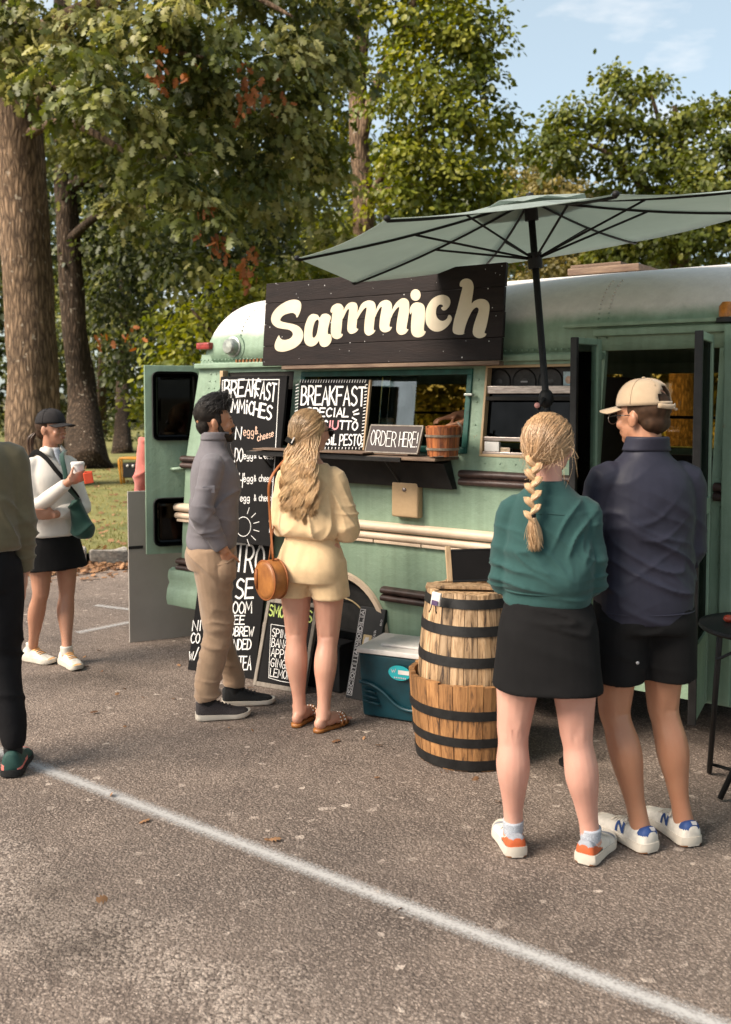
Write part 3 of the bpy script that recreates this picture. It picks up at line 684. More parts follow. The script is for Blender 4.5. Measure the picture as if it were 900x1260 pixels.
class Board:
    """a flat board: corner p (bottom left), unit vectors U (right) and V (up), normal N towards the reader"""
    def __init__(s, p, U, V):
        s.p = np.array(p, float); s.U = np.array(U, float) / np.linalg.norm(U); s.V = np.array(V, float); s.V -= s.U * (s.V @ s.U); s.V /= np.linalg.norm(s.V)
        s.N = np.cross(s.U, s.V); s.z = 0.0
    def at(s, u, v, n=0.0): return s.p + s.U * u + s.V * v + s.N * n
    def px(s, x, y):
        q = onP(x, y, s.p, s.N) - s.p; return np.array([q @ s.U, q @ s.V])
    def slab(s, name, u0, u1, v0, v1, t, m, parent, off=0.0, bevel=.003):
        return MB().hexa([s.at(u, v, n) for v in (v0, v1) for u, n in ((u0, off), (u1, off), (u1, off - t), (u0, off - t))]).build(name, m, parent, bevel=bevel)
    def ribbon(s, mb, P, wd, n0=.0015):
        P = [np.asarray(p, float) for p in P]; s.z = (s.z + .00013) % .0011; n = len(P); L_ = []; R_ = []
        for i, p in enumerate(P):
            a = P[i] - P[i - 1] if i else P[1] - P[0]; b = P[i + 1] - P[i] if i < n - 1 else a
            a = a / (np.linalg.norm(a) + 1e-9); b = b / (np.linalg.norm(b) + 1e-9); t = a + b; t = t / (np.linalg.norm(t) + 1e-9)
            k = 1 / max(.55, abs(t @ a)); q = np.array([-t[1], t[0]]) * wd / 2 * k
            e = (t * wd * .35 * (1 if i == n - 1 else -1)) if i in (0, n - 1) else 0
            L_.append(p + q + e); R_.append(p - q + e)
        o = len(mb.v)
        for l, r in zip(L_, R_): mb.v += [tuple(s.at(l[0], l[1], n0 + s.z)), tuple(s.at(r[0], r[1], n0 + s.z))]
        mb.f += [(o + 2 * i, o + 2 * i + 1, o + 2 * i + 3, o + 2 * i + 2) for i in range(n - 1)]
    def text(s, mb, txt, a, b, h, wd, jit=.02, rs=1):
        """baseline from a to b (u,v), letter height vector h (u,v)"""
        r = random.Random(rs); a = np.array(a); b = np.array(b); h = np.array(h)
        tot = sum(WID.get(c, 1.0) if c != ' ' else .8 for c in txt) + .22 * (len(txt) - 1); d = (b - a) / tot; x = 0
        for c in txt:
            wc = WID.get(c, 1.0) if c != ' ' else .8
            if c in GL:
                jv = r.uniform(-jit, jit); hs = 1 + r.uniform(-jit, jit) * 1.5
                for st in GL[c]: s.ribbon(mb, [a + d * (x + p[0] * wc) + h * (p[1] * hs + jv) for p in parse(st)], wd)
            x += wc + .22
    def textpx(s, mb, txt, pa, pb, hpx, wd, sl=0, rs=1):
        a, b = s.px(*pa), s.px(*pb); h = s.px(pa[0] + sl, pa[1] - hpx) - a; s.text(mb, txt, a, b, h, wd, rs=rs)
    def linepx(s, mb, P, wd): s.ribbon(mb, [s.px(*p) for p in P], wd)

# --- the big name sign over the serving window
b0 = np.array([0, 4.425, 1.875]); sgn = Board(b0, (1, 0, 0), (0, .085, 1))
ul = sgn.px(322, 452); lr = sgn.px(616, 441); tl = sgn.px(329, 349); tr = sgn.px(623, 322)
v0 = (ul[1] + lr[1]) / 2; v1 = (tl[1] + tr[1]) / 2; u0 = (ul[0] + tl[0]) / 2; u1 = (lr[0] + tr[0]) / 2
sign = thing('name_sign', 'long dark wooden sign with cream brush lettering above the serving window', 'sign', tuple(sgn.at((u0 + u1) / 2, v0)))
vv = [v0, v0 + (v1 - v0) * .235, v0 + (v1 - v0) * .50, v0 + (v1 - v0) * .755, v1]
for k in range(4): sgn.slab('plank', u0, u1 + .004 * (k % 2), vv[k] + .0012, vv[k + 1] - .0012, .024, 'sign_wood', sign, .0 + .0012 * (k % 2), .0025)
for u in (u0 + .2, (u0 + u1) / 2, u1 - .2): sgn.slab('batten', u - .03, u + .03, v0 + .03, v1 - .03, .028, 'sign_wood', sign, -.026)
sgn.slab('trim_batten', u0 + .15, u1 - .01, v0 - .022, v0 - .001, .05, 'weather_wood', sign, -.004)
def R1(P): return [(320 + x / 5.806, 320 + y / 5.806) for x, y in P]
def R2(P): return [(465 + x / 5.4545, 320 + y / 5.4545) for x, y in P]
LET = [('S', R1([(268, 412), (290, 370), (298, 325), (285, 293), (245, 283), (195, 295), (140, 328), (100, 370), (83, 415), (92, 455), (125, 482), (170, 492), (215, 500), (238, 525), (228, 552), (200, 568), (165, 570), (145, 555), (138, 538), (120, 570), (108, 605), (112, 635), (135, 652), (175, 654), (225, 640), (270, 615), (300, 580), (312, 540), (305, 505), (280, 475), (240, 458), (190, 448), (155, 438), (148, 425), (165, 400), (195, 385), (235, 378), (258, 390)]), None),
 ('a', R1([(385, 385), (415, 393), (430, 412), (445, 390), (470, 383), (495, 390), (510, 410), (500, 445), (488, 500), (490, 530), (505, 530), (515, 560), (505, 595), (480, 618), (450, 620), (430, 600), (425, 578), (412, 594), (395, 610), (365, 618), (335, 605), (320, 575), (318, 530), (325, 470), (345, 415), (365, 392)]), R1([(408, 428), (392, 450), (380, 500), (378, 545), (390, 555), (408, 532), (419, 480), (424, 440), (417, 427)])),
 ('m', R1([(507, 360), (520, 330), (550, 312), (580, 315), (597, 335), (600, 352), (592, 420), (585, 500), (582, 525), (595, 530), (585, 550), (555, 565), (525, 555), (510, 525), (512, 450), (520, 375), (512, 378)]), None),
 ('m', R1([(595, 375), (620, 325), (650, 303), (685, 305), (700, 330), (700, 360), (698, 420), (692, 485), (705, 492), (690, 515), (655, 528), (635, 515), (627, 490), (632, 420), (640, 355), (625, 360), (605, 400), (594, 420)]), None),
 ('m', R1([(697, 385), (725, 320), (760, 293), (795, 290), (820, 303), (830, 335), (825, 400), (815, 495), (828, 500), (812, 525), (780, 540), (757, 528), (748, 500), (752, 430), (765, 345), (748, 348), (720, 385), (696, 425)]), None),
 ('m', R2([(-15, 350), (5, 305), (25, 280), (60, 268), (88, 282), (98, 310), (92, 380), (80, 445), (97, 450), (82, 475), (50, 486), (25, 475), (14, 450), (18, 390), (30, 320), (20, 318), (0, 350), (-16, 385)]), None),
 ('m', R2([(93, 350), (120, 295), (155, 262), (185, 257), (208, 275), (214, 310), (208, 380), (195, 458), (208, 465), (190, 492), (160, 503), (138, 492), (127, 465), (133, 400), (147, 320), (130, 325), (105, 360), (92, 390)]), None),
 ('i', R2([(215, 340), (228, 305), (255, 285), (290, 288), (312, 305), (320, 340), (318, 400), (312, 470), (325, 480), (308, 508), (275, 520), (245, 512), (228, 485), (226, 430), (232, 350), (222, 365)]), None),
 ('dot', R2([(256 + 34 * math.cos(2 * PI * k / 12), 235 + 39 * math.sin(2 * PI * k / 12)) for k in range(12)]), None),
 ('c', R2([(428, 322), (440, 338), (460, 335), (482, 310), (490, 280), (478, 250), (445, 234), (405, 240), (365, 265), (335, 310), (323, 360), (325, 415), (345, 455), (380, 478), (420, 478), (460, 455), (490, 420), (500, 390), (488, 370), (475, 372), (468, 392), (445, 408), (420, 405), (400, 385), (393, 355), (398, 320), (415, 300), (433, 300), (441, 312)]), None),
 ('h', R2([(553, 175), (555, 150), (575, 130), (605, 125), (632, 140), (645, 175), (642, 220), (632, 290), (650, 275), (685, 262), (720, 265), (745, 285), (752, 320), (745, 380), (730, 450), (718, 490), (732, 495), (718, 515), (685, 525), (655, 515), (640, 490), (645, 445), (662, 390), (680, 335), (665, 318), (640, 335), (615, 380), (595, 430), (580, 490), (588, 489), (570, 500), (535, 500), (510, 488), (505, 460), (515, 400), (535, 330), (555, 250), (570, 185), (562, 180)]), None)]
def filled(name, board, loops, t, m, parent, off=.001):
    cu = bpy.data.curves.new(name, 'CURVE'); cu.dimensions = '2D'; cu.fill_mode = 'BOTH'; cu.extrude = t / 2
    for lp in loops:
        P = smooth_pts([board.px(*p) for p in lp], 3, True)
        sp = cu.splines.new('POLY'); sp.points.add(len(P) - 1); sp.use_cyclic_u = True
        for q, p in zip(sp.points, P): q.co = (p[0], p[1], 0, 1)
    to = bpy.data.objects.new('tmp', cu); COL.objects.link(to); dg = bpy.context.evaluated_depsgraph_get()
    me = bpy.data.meshes.new_from_object(to.evaluated_get(dg)); bpy.data.objects.remove(to); bpy.data.curves.remove(cu)
    for v in me.vertices: v.co = Vector(board.at(v.co.x, v.co.y, off + t / 2 + v.co.z))
    me.name = name; me.materials.clear()
    return link(name, me, m, parent)
for i, (nm, lp, hole) in enumerate(LET): filled('painted_letter', sgn, [lp] + ([hole] if hole else []), .0016 + .0003 * (i % 2), 'sign_paint', sign, .0014)
# paint flecks
mb = MB(); r_ = random.Random(5)
for k in range(46):
    u, v = r_.uniform(u0, u1), r_.uniform(v0, v1); s_ = r_.uniform(.0012, .0035); mb.add([sgn.at(u + s_ * math.cos(a), v + s_ * 1.4 * math.sin(a), .0016) for a in (0, 1.5, 3, 4.6)], [(0, 1, 2, 3)])
kind(mb.build('paint_flecks', 'chalk_white', sign), 'stuff')

def board_thing(name, label, cat, B, u0, u1, v0, v1, t, m='chalkboard', group=None):
    r = thing(name, label, cat, tuple(B.at((u0 + u1) / 2, v0, -t / 2)), group); B.slab('panel', u0, u1, v0, v1, t, m, r); return r
# --- tall upper chalkboard
ub = Board(onY(270, 665, 4.33), (1, 0, 0), (0, .150, 1.02)); a, c = ub.px(268, 664), ub.px(335, 666); d = ub.px(350, 462)
UW = max(c[0], d[0]); ul_, ut = min(a[0], ub.px(272, 463)[0]), d[1]
upper = board_thing('chalkboard', 'tall black chalkboard listing breakfast sammiches beside the serving window', 'chalkboard', ub, ul_, UW, 0, ut, .022)
mb = MB(); ub.linepx(mb, [(270, 655), (274, 540), (274, 468), (344, 467), (339, 560), (332, 655)], .005)
ub.textpx(mb, 'BREAK', (276, 489), (318, 487), 20, .012, 1, 2); ub.textpx(mb, 'FAST', (314, 489), (339, 494), 21, .011, 2, 3)
ub.textpx(mb, 'SAMMiC', (272, 505), (312, 510), 15, .011, 1, 4); ub.textpx(mb, 'HES', (312, 511), (334, 517), 16, .012, 2, 5)
ub.textpx(mb, 'N', (290, 540), (297, 540), 14, .009, 1); ub.textpx(mb, 'DO', (289, 568), (299, 568), 16, .007, 1); ub.textpx(mb, "OOH'", (284, 598), (301, 600), 17, .006, 1)
for y in (565, 593, 617): ub.textpx(mb, 'egg', (300 if y < 600 else 296, y), (312 if y < 600 else 308, y), 8, .005, 0, y); ub.textpx(mb, '& cheese', (313, y - 1), (337, y), 8, .0045, 0, y + 1)
ub.linepx(mb, [(300 + 9 * math.cos(a), 648 + 12 * math.sin(a)) for a in np.linspace(0, 2 * PI, 20)], .004)
for a in np.linspace(-1.2, 1.2, 6): ub.linepx(mb, [(300 + 13 * math.cos(a), 648 + 17 * math.sin(a)), (300 + 20 * math.cos(a), 648 + 25 * math.sin(a))], .004)
mb.build('lettering', 'chalk_white', upper)
mb = MB(); ub.textpx(mb, 'egg', (300, 536), (313, 537), 10, .005, 0); ub.textpx(mb, '&', (314, 534), (318, 534), 10, .005); ub.textpx(mb, 'cheese', (317, 543), (337, 537), 8, .005, 0); mb.build('lettering', 'chalk_peach', upper)
# --- lower leaning board
lb_ = Board(gr(231, 824), gr(311, 836) - gr(231, 824), np.array([0, .20, .85])); lw = lb_.px(311, 836)[0]; lt = lb_.px(336, 665)[1]
low = board_thing('chalkboard', 'wide black chalkboard leaning low against the bus behind the grey pullover', 'chalkboard', lb_, 0, max(lw, lb_.px(330, 690)[0]), 0, lt, .022)
mb = MB(); m2_ = MB(); lb_.textpx(mb, 'TRO', (289, 703), (324, 705), 33, .013, 3, 6); lb_.textpx(mb, 'SE', (290, 736), (312, 736), 24, .013, 2, 7)
for s_, xa, xb, y_, h_, k_ in (('ROOM', 279, 310, 754.5, 14, 8), ('FEE', 281, 301, 768, 10.5, 9), ('LDBREW', 279, 312, 782.5, 11, 11), ('LENDED', 277, 309, 799, 12, 12), ('OOMTEA', 277, 309, 824, 16, 14)): lb_.textpx(mb, s_, (xa, y_), (xb, y_), h_, .0075, 1, k_)
for s_, xa, xb, y_, h_ in (('NI', 237, 248, 776, 12), ('CO', 235, 246, 791, 12), ('w/', 233, 244, 812, 15)): lb_.textpx(m2_, s_, (xa, y_), (xb, y_), h_, .0075, 1, xa)
mb.build('lettering', 'chalk_white', low); m2_.build('lettering', 'chalk_white', low)
# --- smoothie board in a wooden frame
sb = Board(gr(312, 843), gr(375, 854) - gr(312, 843), np.array([0, .17, .52])); sw_ = sb.px(375, 854)[0]; st_ = sb.px(327, 735)[1]
smo = board_thing('chalkboard', 'framed black smoothie chalkboard standing behind the bare legs of the woman in yellow', 'chalkboard', sb, 0, sw_, 0, st_, .016)
for q in ((0, .022, 0, st_), (sw_ - .022, sw_, 0, st_), (.0225, sw_ - .0225, 0, .026), (.0225, sw_ - .0225, st_ - .026, st_)): sb.slab('frame_bar', *q, .03, 'grey_wood', smo, .008)
mb = MB(); sb.textpx(mb, 'SMOOTHiES', (331, 757), (384, 766), 13, .009, 1, 3); mb.build('lettering', 'chalk_green', smo)
mb = MB()
for i, (s_, x1) in enumerate((('SPINACH', 368), ('BANANA', 366), ('APPLE', 362), ('GINGER', 364), ('LEMON', 360))): sb.textpx(mb, s_, (335 - i * .6, 783 + i * 12.2), (x1 - 2, 788 + i * 12.2), 10, .0045, 1, i)
sb.linepx(mb, [(334, 768), (372, 774), (368, 842), (345, 838), (331, 834), (334, 768)], .003)
mb.build('lettering', 'chalk_white', smo)
# --- breakfast special in the window, standing on the counter
wb = Board(onY(361, 556, BY - .05), (1, 0, 0), (0, .10, .62)); e0, e1 = wb.px(361, 556), wb.px(453, 467); e2 = wb.px(447, 554)
eu1 = (e1[0] + e2[0]) / 2
vz = (1.397 - wb.p[2]) / wb.V[2]
spec = board_thing('chalkboard', 'square breakfast special chalkboard with dashed border standing in the serving window', 'chalkboard', wb, 0, eu1, vz, e1[1], .02)
wb.slab('board_edge', eu1 + .0005, eu1 + .012, vz, e1[1], .02, 'pale_wood', spec)
mb = MB(); wb.textpx(mb, 'BREAKFAST', (371, 498), (449, 499), 22, .011, 1, 5); wb.textpx(mb, 'SPECIAL', (377, 512), (429, 513), 10, .009, 1, 6); wb.textpx(mb, 'PROSC', (372, 527), (403, 528), 10, .009, 1, 8); wb.textpx(mb, 'TTO', (418, 528), (440, 529), 10, .009, 1, 9); wb.textpx(mb, 'BASiL', (391, 547), (414, 547), 12, .009, 1, 10); wb.textpx(mb, 'PESTO.', (418, 548), (447, 548), 13, .0075, 1, 11)
for (x0, y0, x1, y1) in ((435, 507, 441, 504), (436, 510, 442, 509), (434, 514, 439, 517)): wb.linepx(mb, [(x0, y0), (x1, y1)], .009)
for i in range(26): x = 370 + i * 3.2; wb.linepx(mb, [(x + .6, 467.3), (x - .4, 470.6)], .0045)
for i in range(20): y = 474 + i * 4; wb.linepx(mb, [(364.5 + .5 * (i % 2) - i * .14, y), (368 - i * .14, y - 1.4)], .0045); wb.linepx(mb, [(450 - i * .3, y), (452.6 - i * .3, y - .6)], .0045)
for i in range(13): x = 392 + i * 4.2; wb.linepx(mb, [(x, 552.6), (x + .3, 550.4)], .0045)
mb.build('lettering', 'chalk_white', spec)
for ch_, xa_, xb_ in (('I', 405, 407), ('U', 409, 416)): mb = MB(); wb.textpx(mb, ch_, (xa_, 528), (xb_, 528), 10, .009, 1); mb.build('lettering', 'chalk_pink', spec)
# --- order here
ob = Board(np.array([*onY(448, 558, BY - .16)[:2], 1.395]), (1, .0, 0), (0, .10, .25)); f0 = ob.px(449, 556); f1 = ob.px(521, 524); f2 = ob.px(514, 559)
order = board_thing('chalkboard', 'small brown order here chalkboard standing on the serving counter', 'chalkboard', ob, f0[0], (f1[0] + f2[0]) / 2, 0, f1[1], .014, 'brown_board')
q0, q1 = f0[0], (f1[0] + f2[0]) / 2
for q in ((q0, q1, -.002, .006), (q0, q1, f1[1] - .006, f1[1] + .002), (q0 - .002, q0 + .006, .0065, f1[1] - .0065), (q1 - .006, q1 + .002, .0065, f1[1] - .0065)): ob.slab('frame_bar', *q, .017, 'grey_wood', order, .002, .001)
mb = MB(); ob.textpx(mb, 'ORDER', (456, 547), (487, 550), 18, .004, 2, 3); ob.textpx(mb, 'HERE!', (491, 549), (514, 551), 18, .004, 2, 4); mb.build('lettering', 'chalk_white', order)

# ------------------------------------------------------------------ umbrella
mat('canvas', (.355, .405, .368), .85, var=.10, scale=3, bump=.15, bscale=180, bdist=.001, sheen=.1)
_m = MATS['canvas']; _n = _m.node_tree.nodes; _b = _n['Principled BSDF']
_t = _n.new('ShaderNodeBsdfTranslucent'); _t.inputs[0].default_value = (.52, .59, .545, 1); _x = _n.new('ShaderNodeMixShader'); _x.inputs[0].default_value = .45
_o = _n['Material Output']; _m.node_tree.links.new(_b.outputs[0], _x.inputs[1]); _m.node_tree.links.new(_t.outputs[0], _x.inputs[2]); _m.node_tree.links.new(_x.outputs[0], _o.inputs[0])
mat('umbrella_metal', (.010, .0095, .0095), .6, var=.2, scale=30, spec=.25)
mat('pink_knob', (.60, .28, .25), .5)
uc = np.array([-1.961, 3.966, 2.4115]); UR = 1.045; upsi = 3.077
un = np.array([-.081, -.089, 1.0]); un /= np.linalg.norm(un)
def rim(k, r=UR, dz=0.0):
    an = upsi + k * PI / 4; X, Y_ = r * math.cos(an), r * math.sin(an); dz = dz + (-.050, .012, .028, -.018, 0, 0, 0, -.01)[k % 8] * (r / UR); return uc + np.array([X, Y_, .081 * X + .089 * Y_ + dz])
apex = uc + un * .165
foot = gr(708, 940)
umb = thing('patio_umbrella', 'grey green patio umbrella on a black pole leaning over the serving window', 'umbrella', tuple(foot))
for k in range(8):
    A_, B_ = rim(k), rim(k + 1); mb = MB(); NR, NA = 8, 8
    for i in range(NR + 1):
        s_ = .045 + .955 * i / NR
        for j in range(NA + 1):
            t_ = j / NA; e = A_ * (1 - t_) + B_ * t_; p = apex + (e - apex) * s_
            sag = 4 * t_ * (1 - t_) * s_ * s_
            p = p - un * (.012 * sag) - un * (.020 * math.sin(PI * s_)) + (uc - e) * (.022 * sag * s_)
            mb.v.append(tuple(p))
    for i in range(NR):
        for j in range(NA): q = i * (NA + 1) + j; mb.f.append((q, q + 1, q + NA + 2, q + NA + 1))
    o = mb.build('canopy_panel', 'canvas', umb, smooth=True); md = o.modifiers.new('t', 'SOLIDIFY'); md.thickness = .0016
    d_ = (A_ - apex); P = [apex + d_ * s_ - un * (.020 * math.sin(PI * s_) + .010) for s_ in np.linspace(.06, 1.0, 8)]
    MB().tube(P, .0058, 6).build('rib', 'umbrella_metal', umb, smooth=True)
    MB().ell(A_, (.014, .014, .012), None, 8, 6).build('rib_tip', 'umbrella_metal', umb, smooth=True)
    hub = apex + (foot - apex) / np.linalg.norm(foot - apex) * .27
    MB().tube([hub, apex + d_ * .50 - un * .032], .0052, 6).build('strut', 'umbrella_metal', umb, smooth=True)
mb = MB(); top = apex + un * .010
for k in range(8):
    A_, B_ = rim(k, .26, .0), rim(k + 1, .26, .0); h_ = un * (.165 - .034)
    mb.add([top, A_ + h_, (A_ + B_) / 2 + h_ - un * .012, B_ + h_], [(0, 1, 2), (0, 2, 3)])
o = mb.build('vent_cap', 'canvas', umb); md = o.modifiers.new('t', 'SOLIDIFY'); md.thickness = .0016
ax = (foot - apex) / np.linalg.norm(foot - apex)
MB().tube([foot + np.array([0, 0, .02]), apex + un * .02], .0155, 12).build('pole', 'umbrella_metal', umb, smooth=True)
MB().tube([apex - ax * -.02, apex + ax * .10], .030, 12).build('crown_hub', 'umbrella_metal', umb, smooth=True, angle=.6)
MB().tube([hub - ax * .03, hub + ax * .04], .032, 12).build('runner', 'umbrella_metal', umb, smooth=True, angle=.6)
MB().lathe([(.075, 0), (.075, .012), (.03, .02), (.025, .09)], 20, tuple(foot)).build('foot_plate', 'umbrella_metal', umb, smooth=True, angle=.5)
ck = apex + ax * (np.linalg.norm(foot - apex) * (490 - 252) / (945 - 252.)); cdir = -_fh * .8 - _r * .4
MB().ell(ck, (.034, .034, .045)).build('crank_case', 'umbrella_metal', umb, smooth=True)
MB().tube([ck, ck + cdir * .05, ck + cdir * .06 - _u * .05 - _r * .02], .008, 6).build('crank', 'umbrella_metal', umb, smooth=True)
MB().ell(ck + cdir * .075 - _u * .03 - _r * .02, (.013, .013, .013)).build('crank_knob', 'pink_knob', umb, smooth=True)
# ------------------------------------------------------------------ things round the bus
def wood_rand(name, c1, c2, c3, sc=3.0, char=.5):
    m = bpy.data.materials.new(name); m.use_nodes = True; MATS[name] = m; t = m.node_tree; n = t.nodes; lk = t.links; b = n['Principled BSDF']
    tc = n.new('ShaderNodeTexCoord'); oi = n.new('ShaderNodeObjectInfo'); mp = n.new('ShaderNodeMapping'); mp.inputs['Scale'].default_value = (16, 16, 1.4)
    cm = n.new('ShaderNodeCombineXYZ'); mu = n.new('ShaderNodeMath'); mu.operation = 'MULTIPLY'; mu.inputs[1].default_value = 37; lk.new(oi.outputs['Random'], mu.inputs[0])
    for k in 'XYZ': lk.new(mu.outputs[0], cm.inputs[k])
    lk.new(tc.outputs['Object'], mp.inputs['Vector']); lk.new(cm.outputs[0], mp.inputs['Location'])
    nz = n.new('ShaderNodeTexNoise'); nz.inputs['Scale'].default_value = sc; nz.inputs['Detail'].default_value = 8; nz.inputs['Roughness'].default_value = .7; nz.inputs['Distortion'].default_value = .6; lk.new(mp.outputs['Vector'], nz.inputs['Vector'])
    rp = n.new('ShaderNodeValToRGB'); e = rp.color_ramp.elements; e[0].position = .35; e[0].color = (*c3, 1); e[1].position = .63; e[1].color = (*c1, 1); q = e.new(.47); q.color = (*c2, 1)
    lk.new(nz.outputs['Fac'], rp.inputs['Fac'])
    hv = n.new('ShaderNodeHueSaturation'); mr = n.new('ShaderNodeMapRange'); mr.inputs['To Min'].default_value = .62; mr.inputs['To Max'].default_value = 1.22; lk.new(oi.outputs['Random'], mr.inputs['Value']); lk.new(mr.outputs[0], hv.inputs['Value']); lk.new(rp.outputs['Color'], hv.inputs['Color'])
    lk.new(hv.outputs[0], b.inputs['Base Color']); b.inputs['Roughness'].default_value = .62
    bp = n.new('ShaderNodeBump'); bp.inputs['Strength'].default_value = .5; bp.inputs['Distance'].default_value = .004; lk.new(nz.outputs['Fac'], bp.inputs['Height']); lk.new(bp.outputs['Normal'], b.inputs['Normal'])
wood_rand('barrel_pale', (.47, .32, .19), (.31, .19, .095), (.040, .022, .014))
wood_rand('barrel_amber', (.37, .185, .070), (.25, .115, .040), (.045, .022, .011))
wood_rand('bucket_wood', (.38, .12, .03), (.24, .065, .015), (.07, .02, .008))
mat('hoop_black', (.010, .0095, .0095), .6, var=.3, scale=25, bump=.15)
mat('hoop_grey', (.20, .16, .12), .5, var=.3, scale=25)
mat('plain_black', (.008, .008, .0085), .55, var=.2, scale=20)
mat('white_plastic', (.66, .62, .58), .45, var=.08, scale=10)
mat('teal_plastic', (.005, .042, .056), .40, var=.18, scale=8, bump=.12, bscale=90, bdist=.002, spec=.5)
mat('cyan_sticker', (.02, .32, .36), .4, var=.1)
mat('print_silver', (.42, .40, .40), .6, var=.15)
mat('print_gold', (.36, .27, .14), .6, var=.15)
mat('purple_print', (.10, .06, .14), .6)

def barrel(root, prof, n, th, wood, hoops, hm, c, seam=.003, top=None):
    zs = [p[0] for p in prof]; rr = [p[1] for p in prof]; R = lambda z: float(np.interp(z, zs, rr)); meshes = []
    for v in range(3):
        mb = MB(); hw = PI / n; rings = []; dz = (0, .004, -.003)[v]
        for i, z in enumerate(zs):
            zz = z + (dz if i in (0, len(zs) - 1) else 0); r = R(z); g = hw - seam / r / 2; rings.append([(r * math.cos(g), -r * math.sin(g), zz), ((r + .002) * 1, 0, zz), (r * math.cos(g), r * math.sin(g), zz), ((r - th) * math.cos(g), (r - th) * math.sin(g), zz), ((r - th) * math.cos(g), -(r - th) * math.sin(g), zz)])
        mb.loft(rings); me = mb.mesh('stave'); me.materials.append(MATS[wood]); bm = bmesh.new(); bm.from_mesh(me); bmesh.ops.recalc_face_normals(bm, faces=bm.faces[:]); bm.to_mesh(me); bm.free(); meshes.append(me)
    for k in range(n):
        o = bpy.data.objects.new('stave', meshes[(k * 7) % 3]); COL.objects.link(o); o.location = c; o.rotation_euler = (0, 0, 2 * PI * k / n); setp(o, root)
    for z0, z1 in hoops:
        MB().lathe([(R(z0) + .001, z0), (R(z0) + .0062, z0), (R((z0 + z1) / 2) + .0066, (z0 + z1) / 2), (R(z1) + .0062, z1), (R(z1) + .001, z1)], 48, c, cap=False).build('hoop', hm, root, smooth=True, angle=.6)
bc = atD(580, 700, 4.58); bc[2] = 0; bc = tuple(bc)
t = thing('half_barrel', 'sawn-off amber half barrel with black hoops standing on the asphalt', 'barrel', bc)
barrel(t, [(.004, .252), (.10, .266), (.22, .279), (.32, .288), (.402, .294)], 26, .024, 'barrel_amber', [(.008, .055), (.118, .160), (.245, .288)], 'hoop_black', bc)
MB().lathe([(.001, .30), (.262, .30), (.262, .325), (.001, .325)], 32, bc, cap=False).build('inner_floor', 'barrel_amber', t)
t = thing('barrel', 'pale weathered barrel with dark hoops set inside the half barrel', 'barrel', (bc[0], bc[1], .326))
barrel(t, [(.326, .250), (.42, .247), (.55, .238), (.68, .224), (.80, .206)], 24, .022, 'barrel_pale', [(.475, .520), (.615, .660), (.738, .780)], 'hoop_black', bc)
MB().lathe([(.001, .765), (.187, .765), (.187, .785), (.001, .785)], 32, bc, cap=False).build('head', 'barrel_pale', t)
MB().box((bc[0] - .02, bc[1] - .02, .803), (.37, .09, .014), .5).build('top_board', 'barrel_pale', t, bevel=.003)
# white tag clipped on the upper barrel
tp = onP(537, 737, np.array(bc) - _fh * .205, _fh); tp = np.array(tp)
tagr = thing('clip_tag', 'small white plastic tag with wire clip hanging on the pale barrel', 'tag', tuple(tp))
Rt = Matrix.Rotation(TH - .5, 3, 'Z') @ Matrix.Rotation(.15, 3, 'Y')
MB().box(tp, (.046, .016, .062), Rt).build('tag_body', 'white_plastic', tagr, bevel=.007, seg=3)
MB().box(tp - _fh * .0095 - _u * .016 - _r * .008, (.030, .003, .022), Rt).build('print', 'purple_print', tagr)
MB().tube([tp - _r * .018 - _u * .02, tp - _r * .026 - _u * .045 - _fh * .008, tp - _r * .032 - _u * .060], .003, 6).build('wire', 'plain_black', tagr)
MB().tube([tp - _r * .004 - _u * .03, tp - _r * .002 - _u * .055 - _fh * .006, tp + _r * .002 - _u * .066], .003, 6).build('wire', 'plain_black', tagr)
# slate on the barrel
sp = np.array([*atD(551, 718, 4.64)[:2], .812]); slb = Board(sp, _r * .985 + _fh * .17, np.array([0, 0, 1.]) + _fh * .30)
t = thing('slate_board', 'small blank slate in a pale wooden frame propped on top of the barrel', 'slate', tuple(sp))
slb.slab('slate', .026, .37, .004, .150, .010, 'chalkboard', t)
for q in ((0, .026, 0, .172), (.37, .396, 0, .172)): slb.slab('frame_bar', *q, .016, 'pale_wood', t, .003)
slb.slab('frame_bar', .0265, .3695, .146, .156, .012, 'plain_black', t, .002); slb.slab('frame_bar', .0265, .3695, -.004, .006, .014, 'plain_black', t, .002)
# cooler
c0 = gr(441, 882); c1 = gr(506, 892); cu_ = (c1 - c0); cu_[2] = 0; cu_ /= np.linalg.norm(cu_); cn = np.array([-cu_[1], cu_[0], 0])
t = thing('cooler', 'dark teal picnic cooler with a white lid beside the half barrel', 'cooler', tuple(c0 + cu_ * .28 + cn * .17))
def cb(u0, u1, v0, v1, z0, z1, ins=0.0): return [tuple(c0 + cu_ * u + cn * v + _u * z) for z, i in ((z0, ins), (z1, 0)) for u, v in ((u0 + i, v0 + i), (u1 - i, v0 + i), (u1 - i, v1 - i), (u0 + i, v1 - i))]
CL, CDp = .58, .345
MB().hexa(cb(0, CL, 0, CDp, .006, .345, .018)).build('tub', 'teal_plastic', t, smooth=True, bevel=.018, seg=3, angle=.5)
lid = MB().hexa(cb(-.008, CL + .008, -.008, CDp + .008, .347, .376)).build('lid', 'white_plastic', t, smooth=True, bevel=.010, seg=3, angle=.5)
MB().hexa(cb(.10, CL - .10, .07, CDp - .07, .3765, .392)).build('lid_panel', 'white_plastic', lid, smooth=True, bevel=.008, angle=.5)
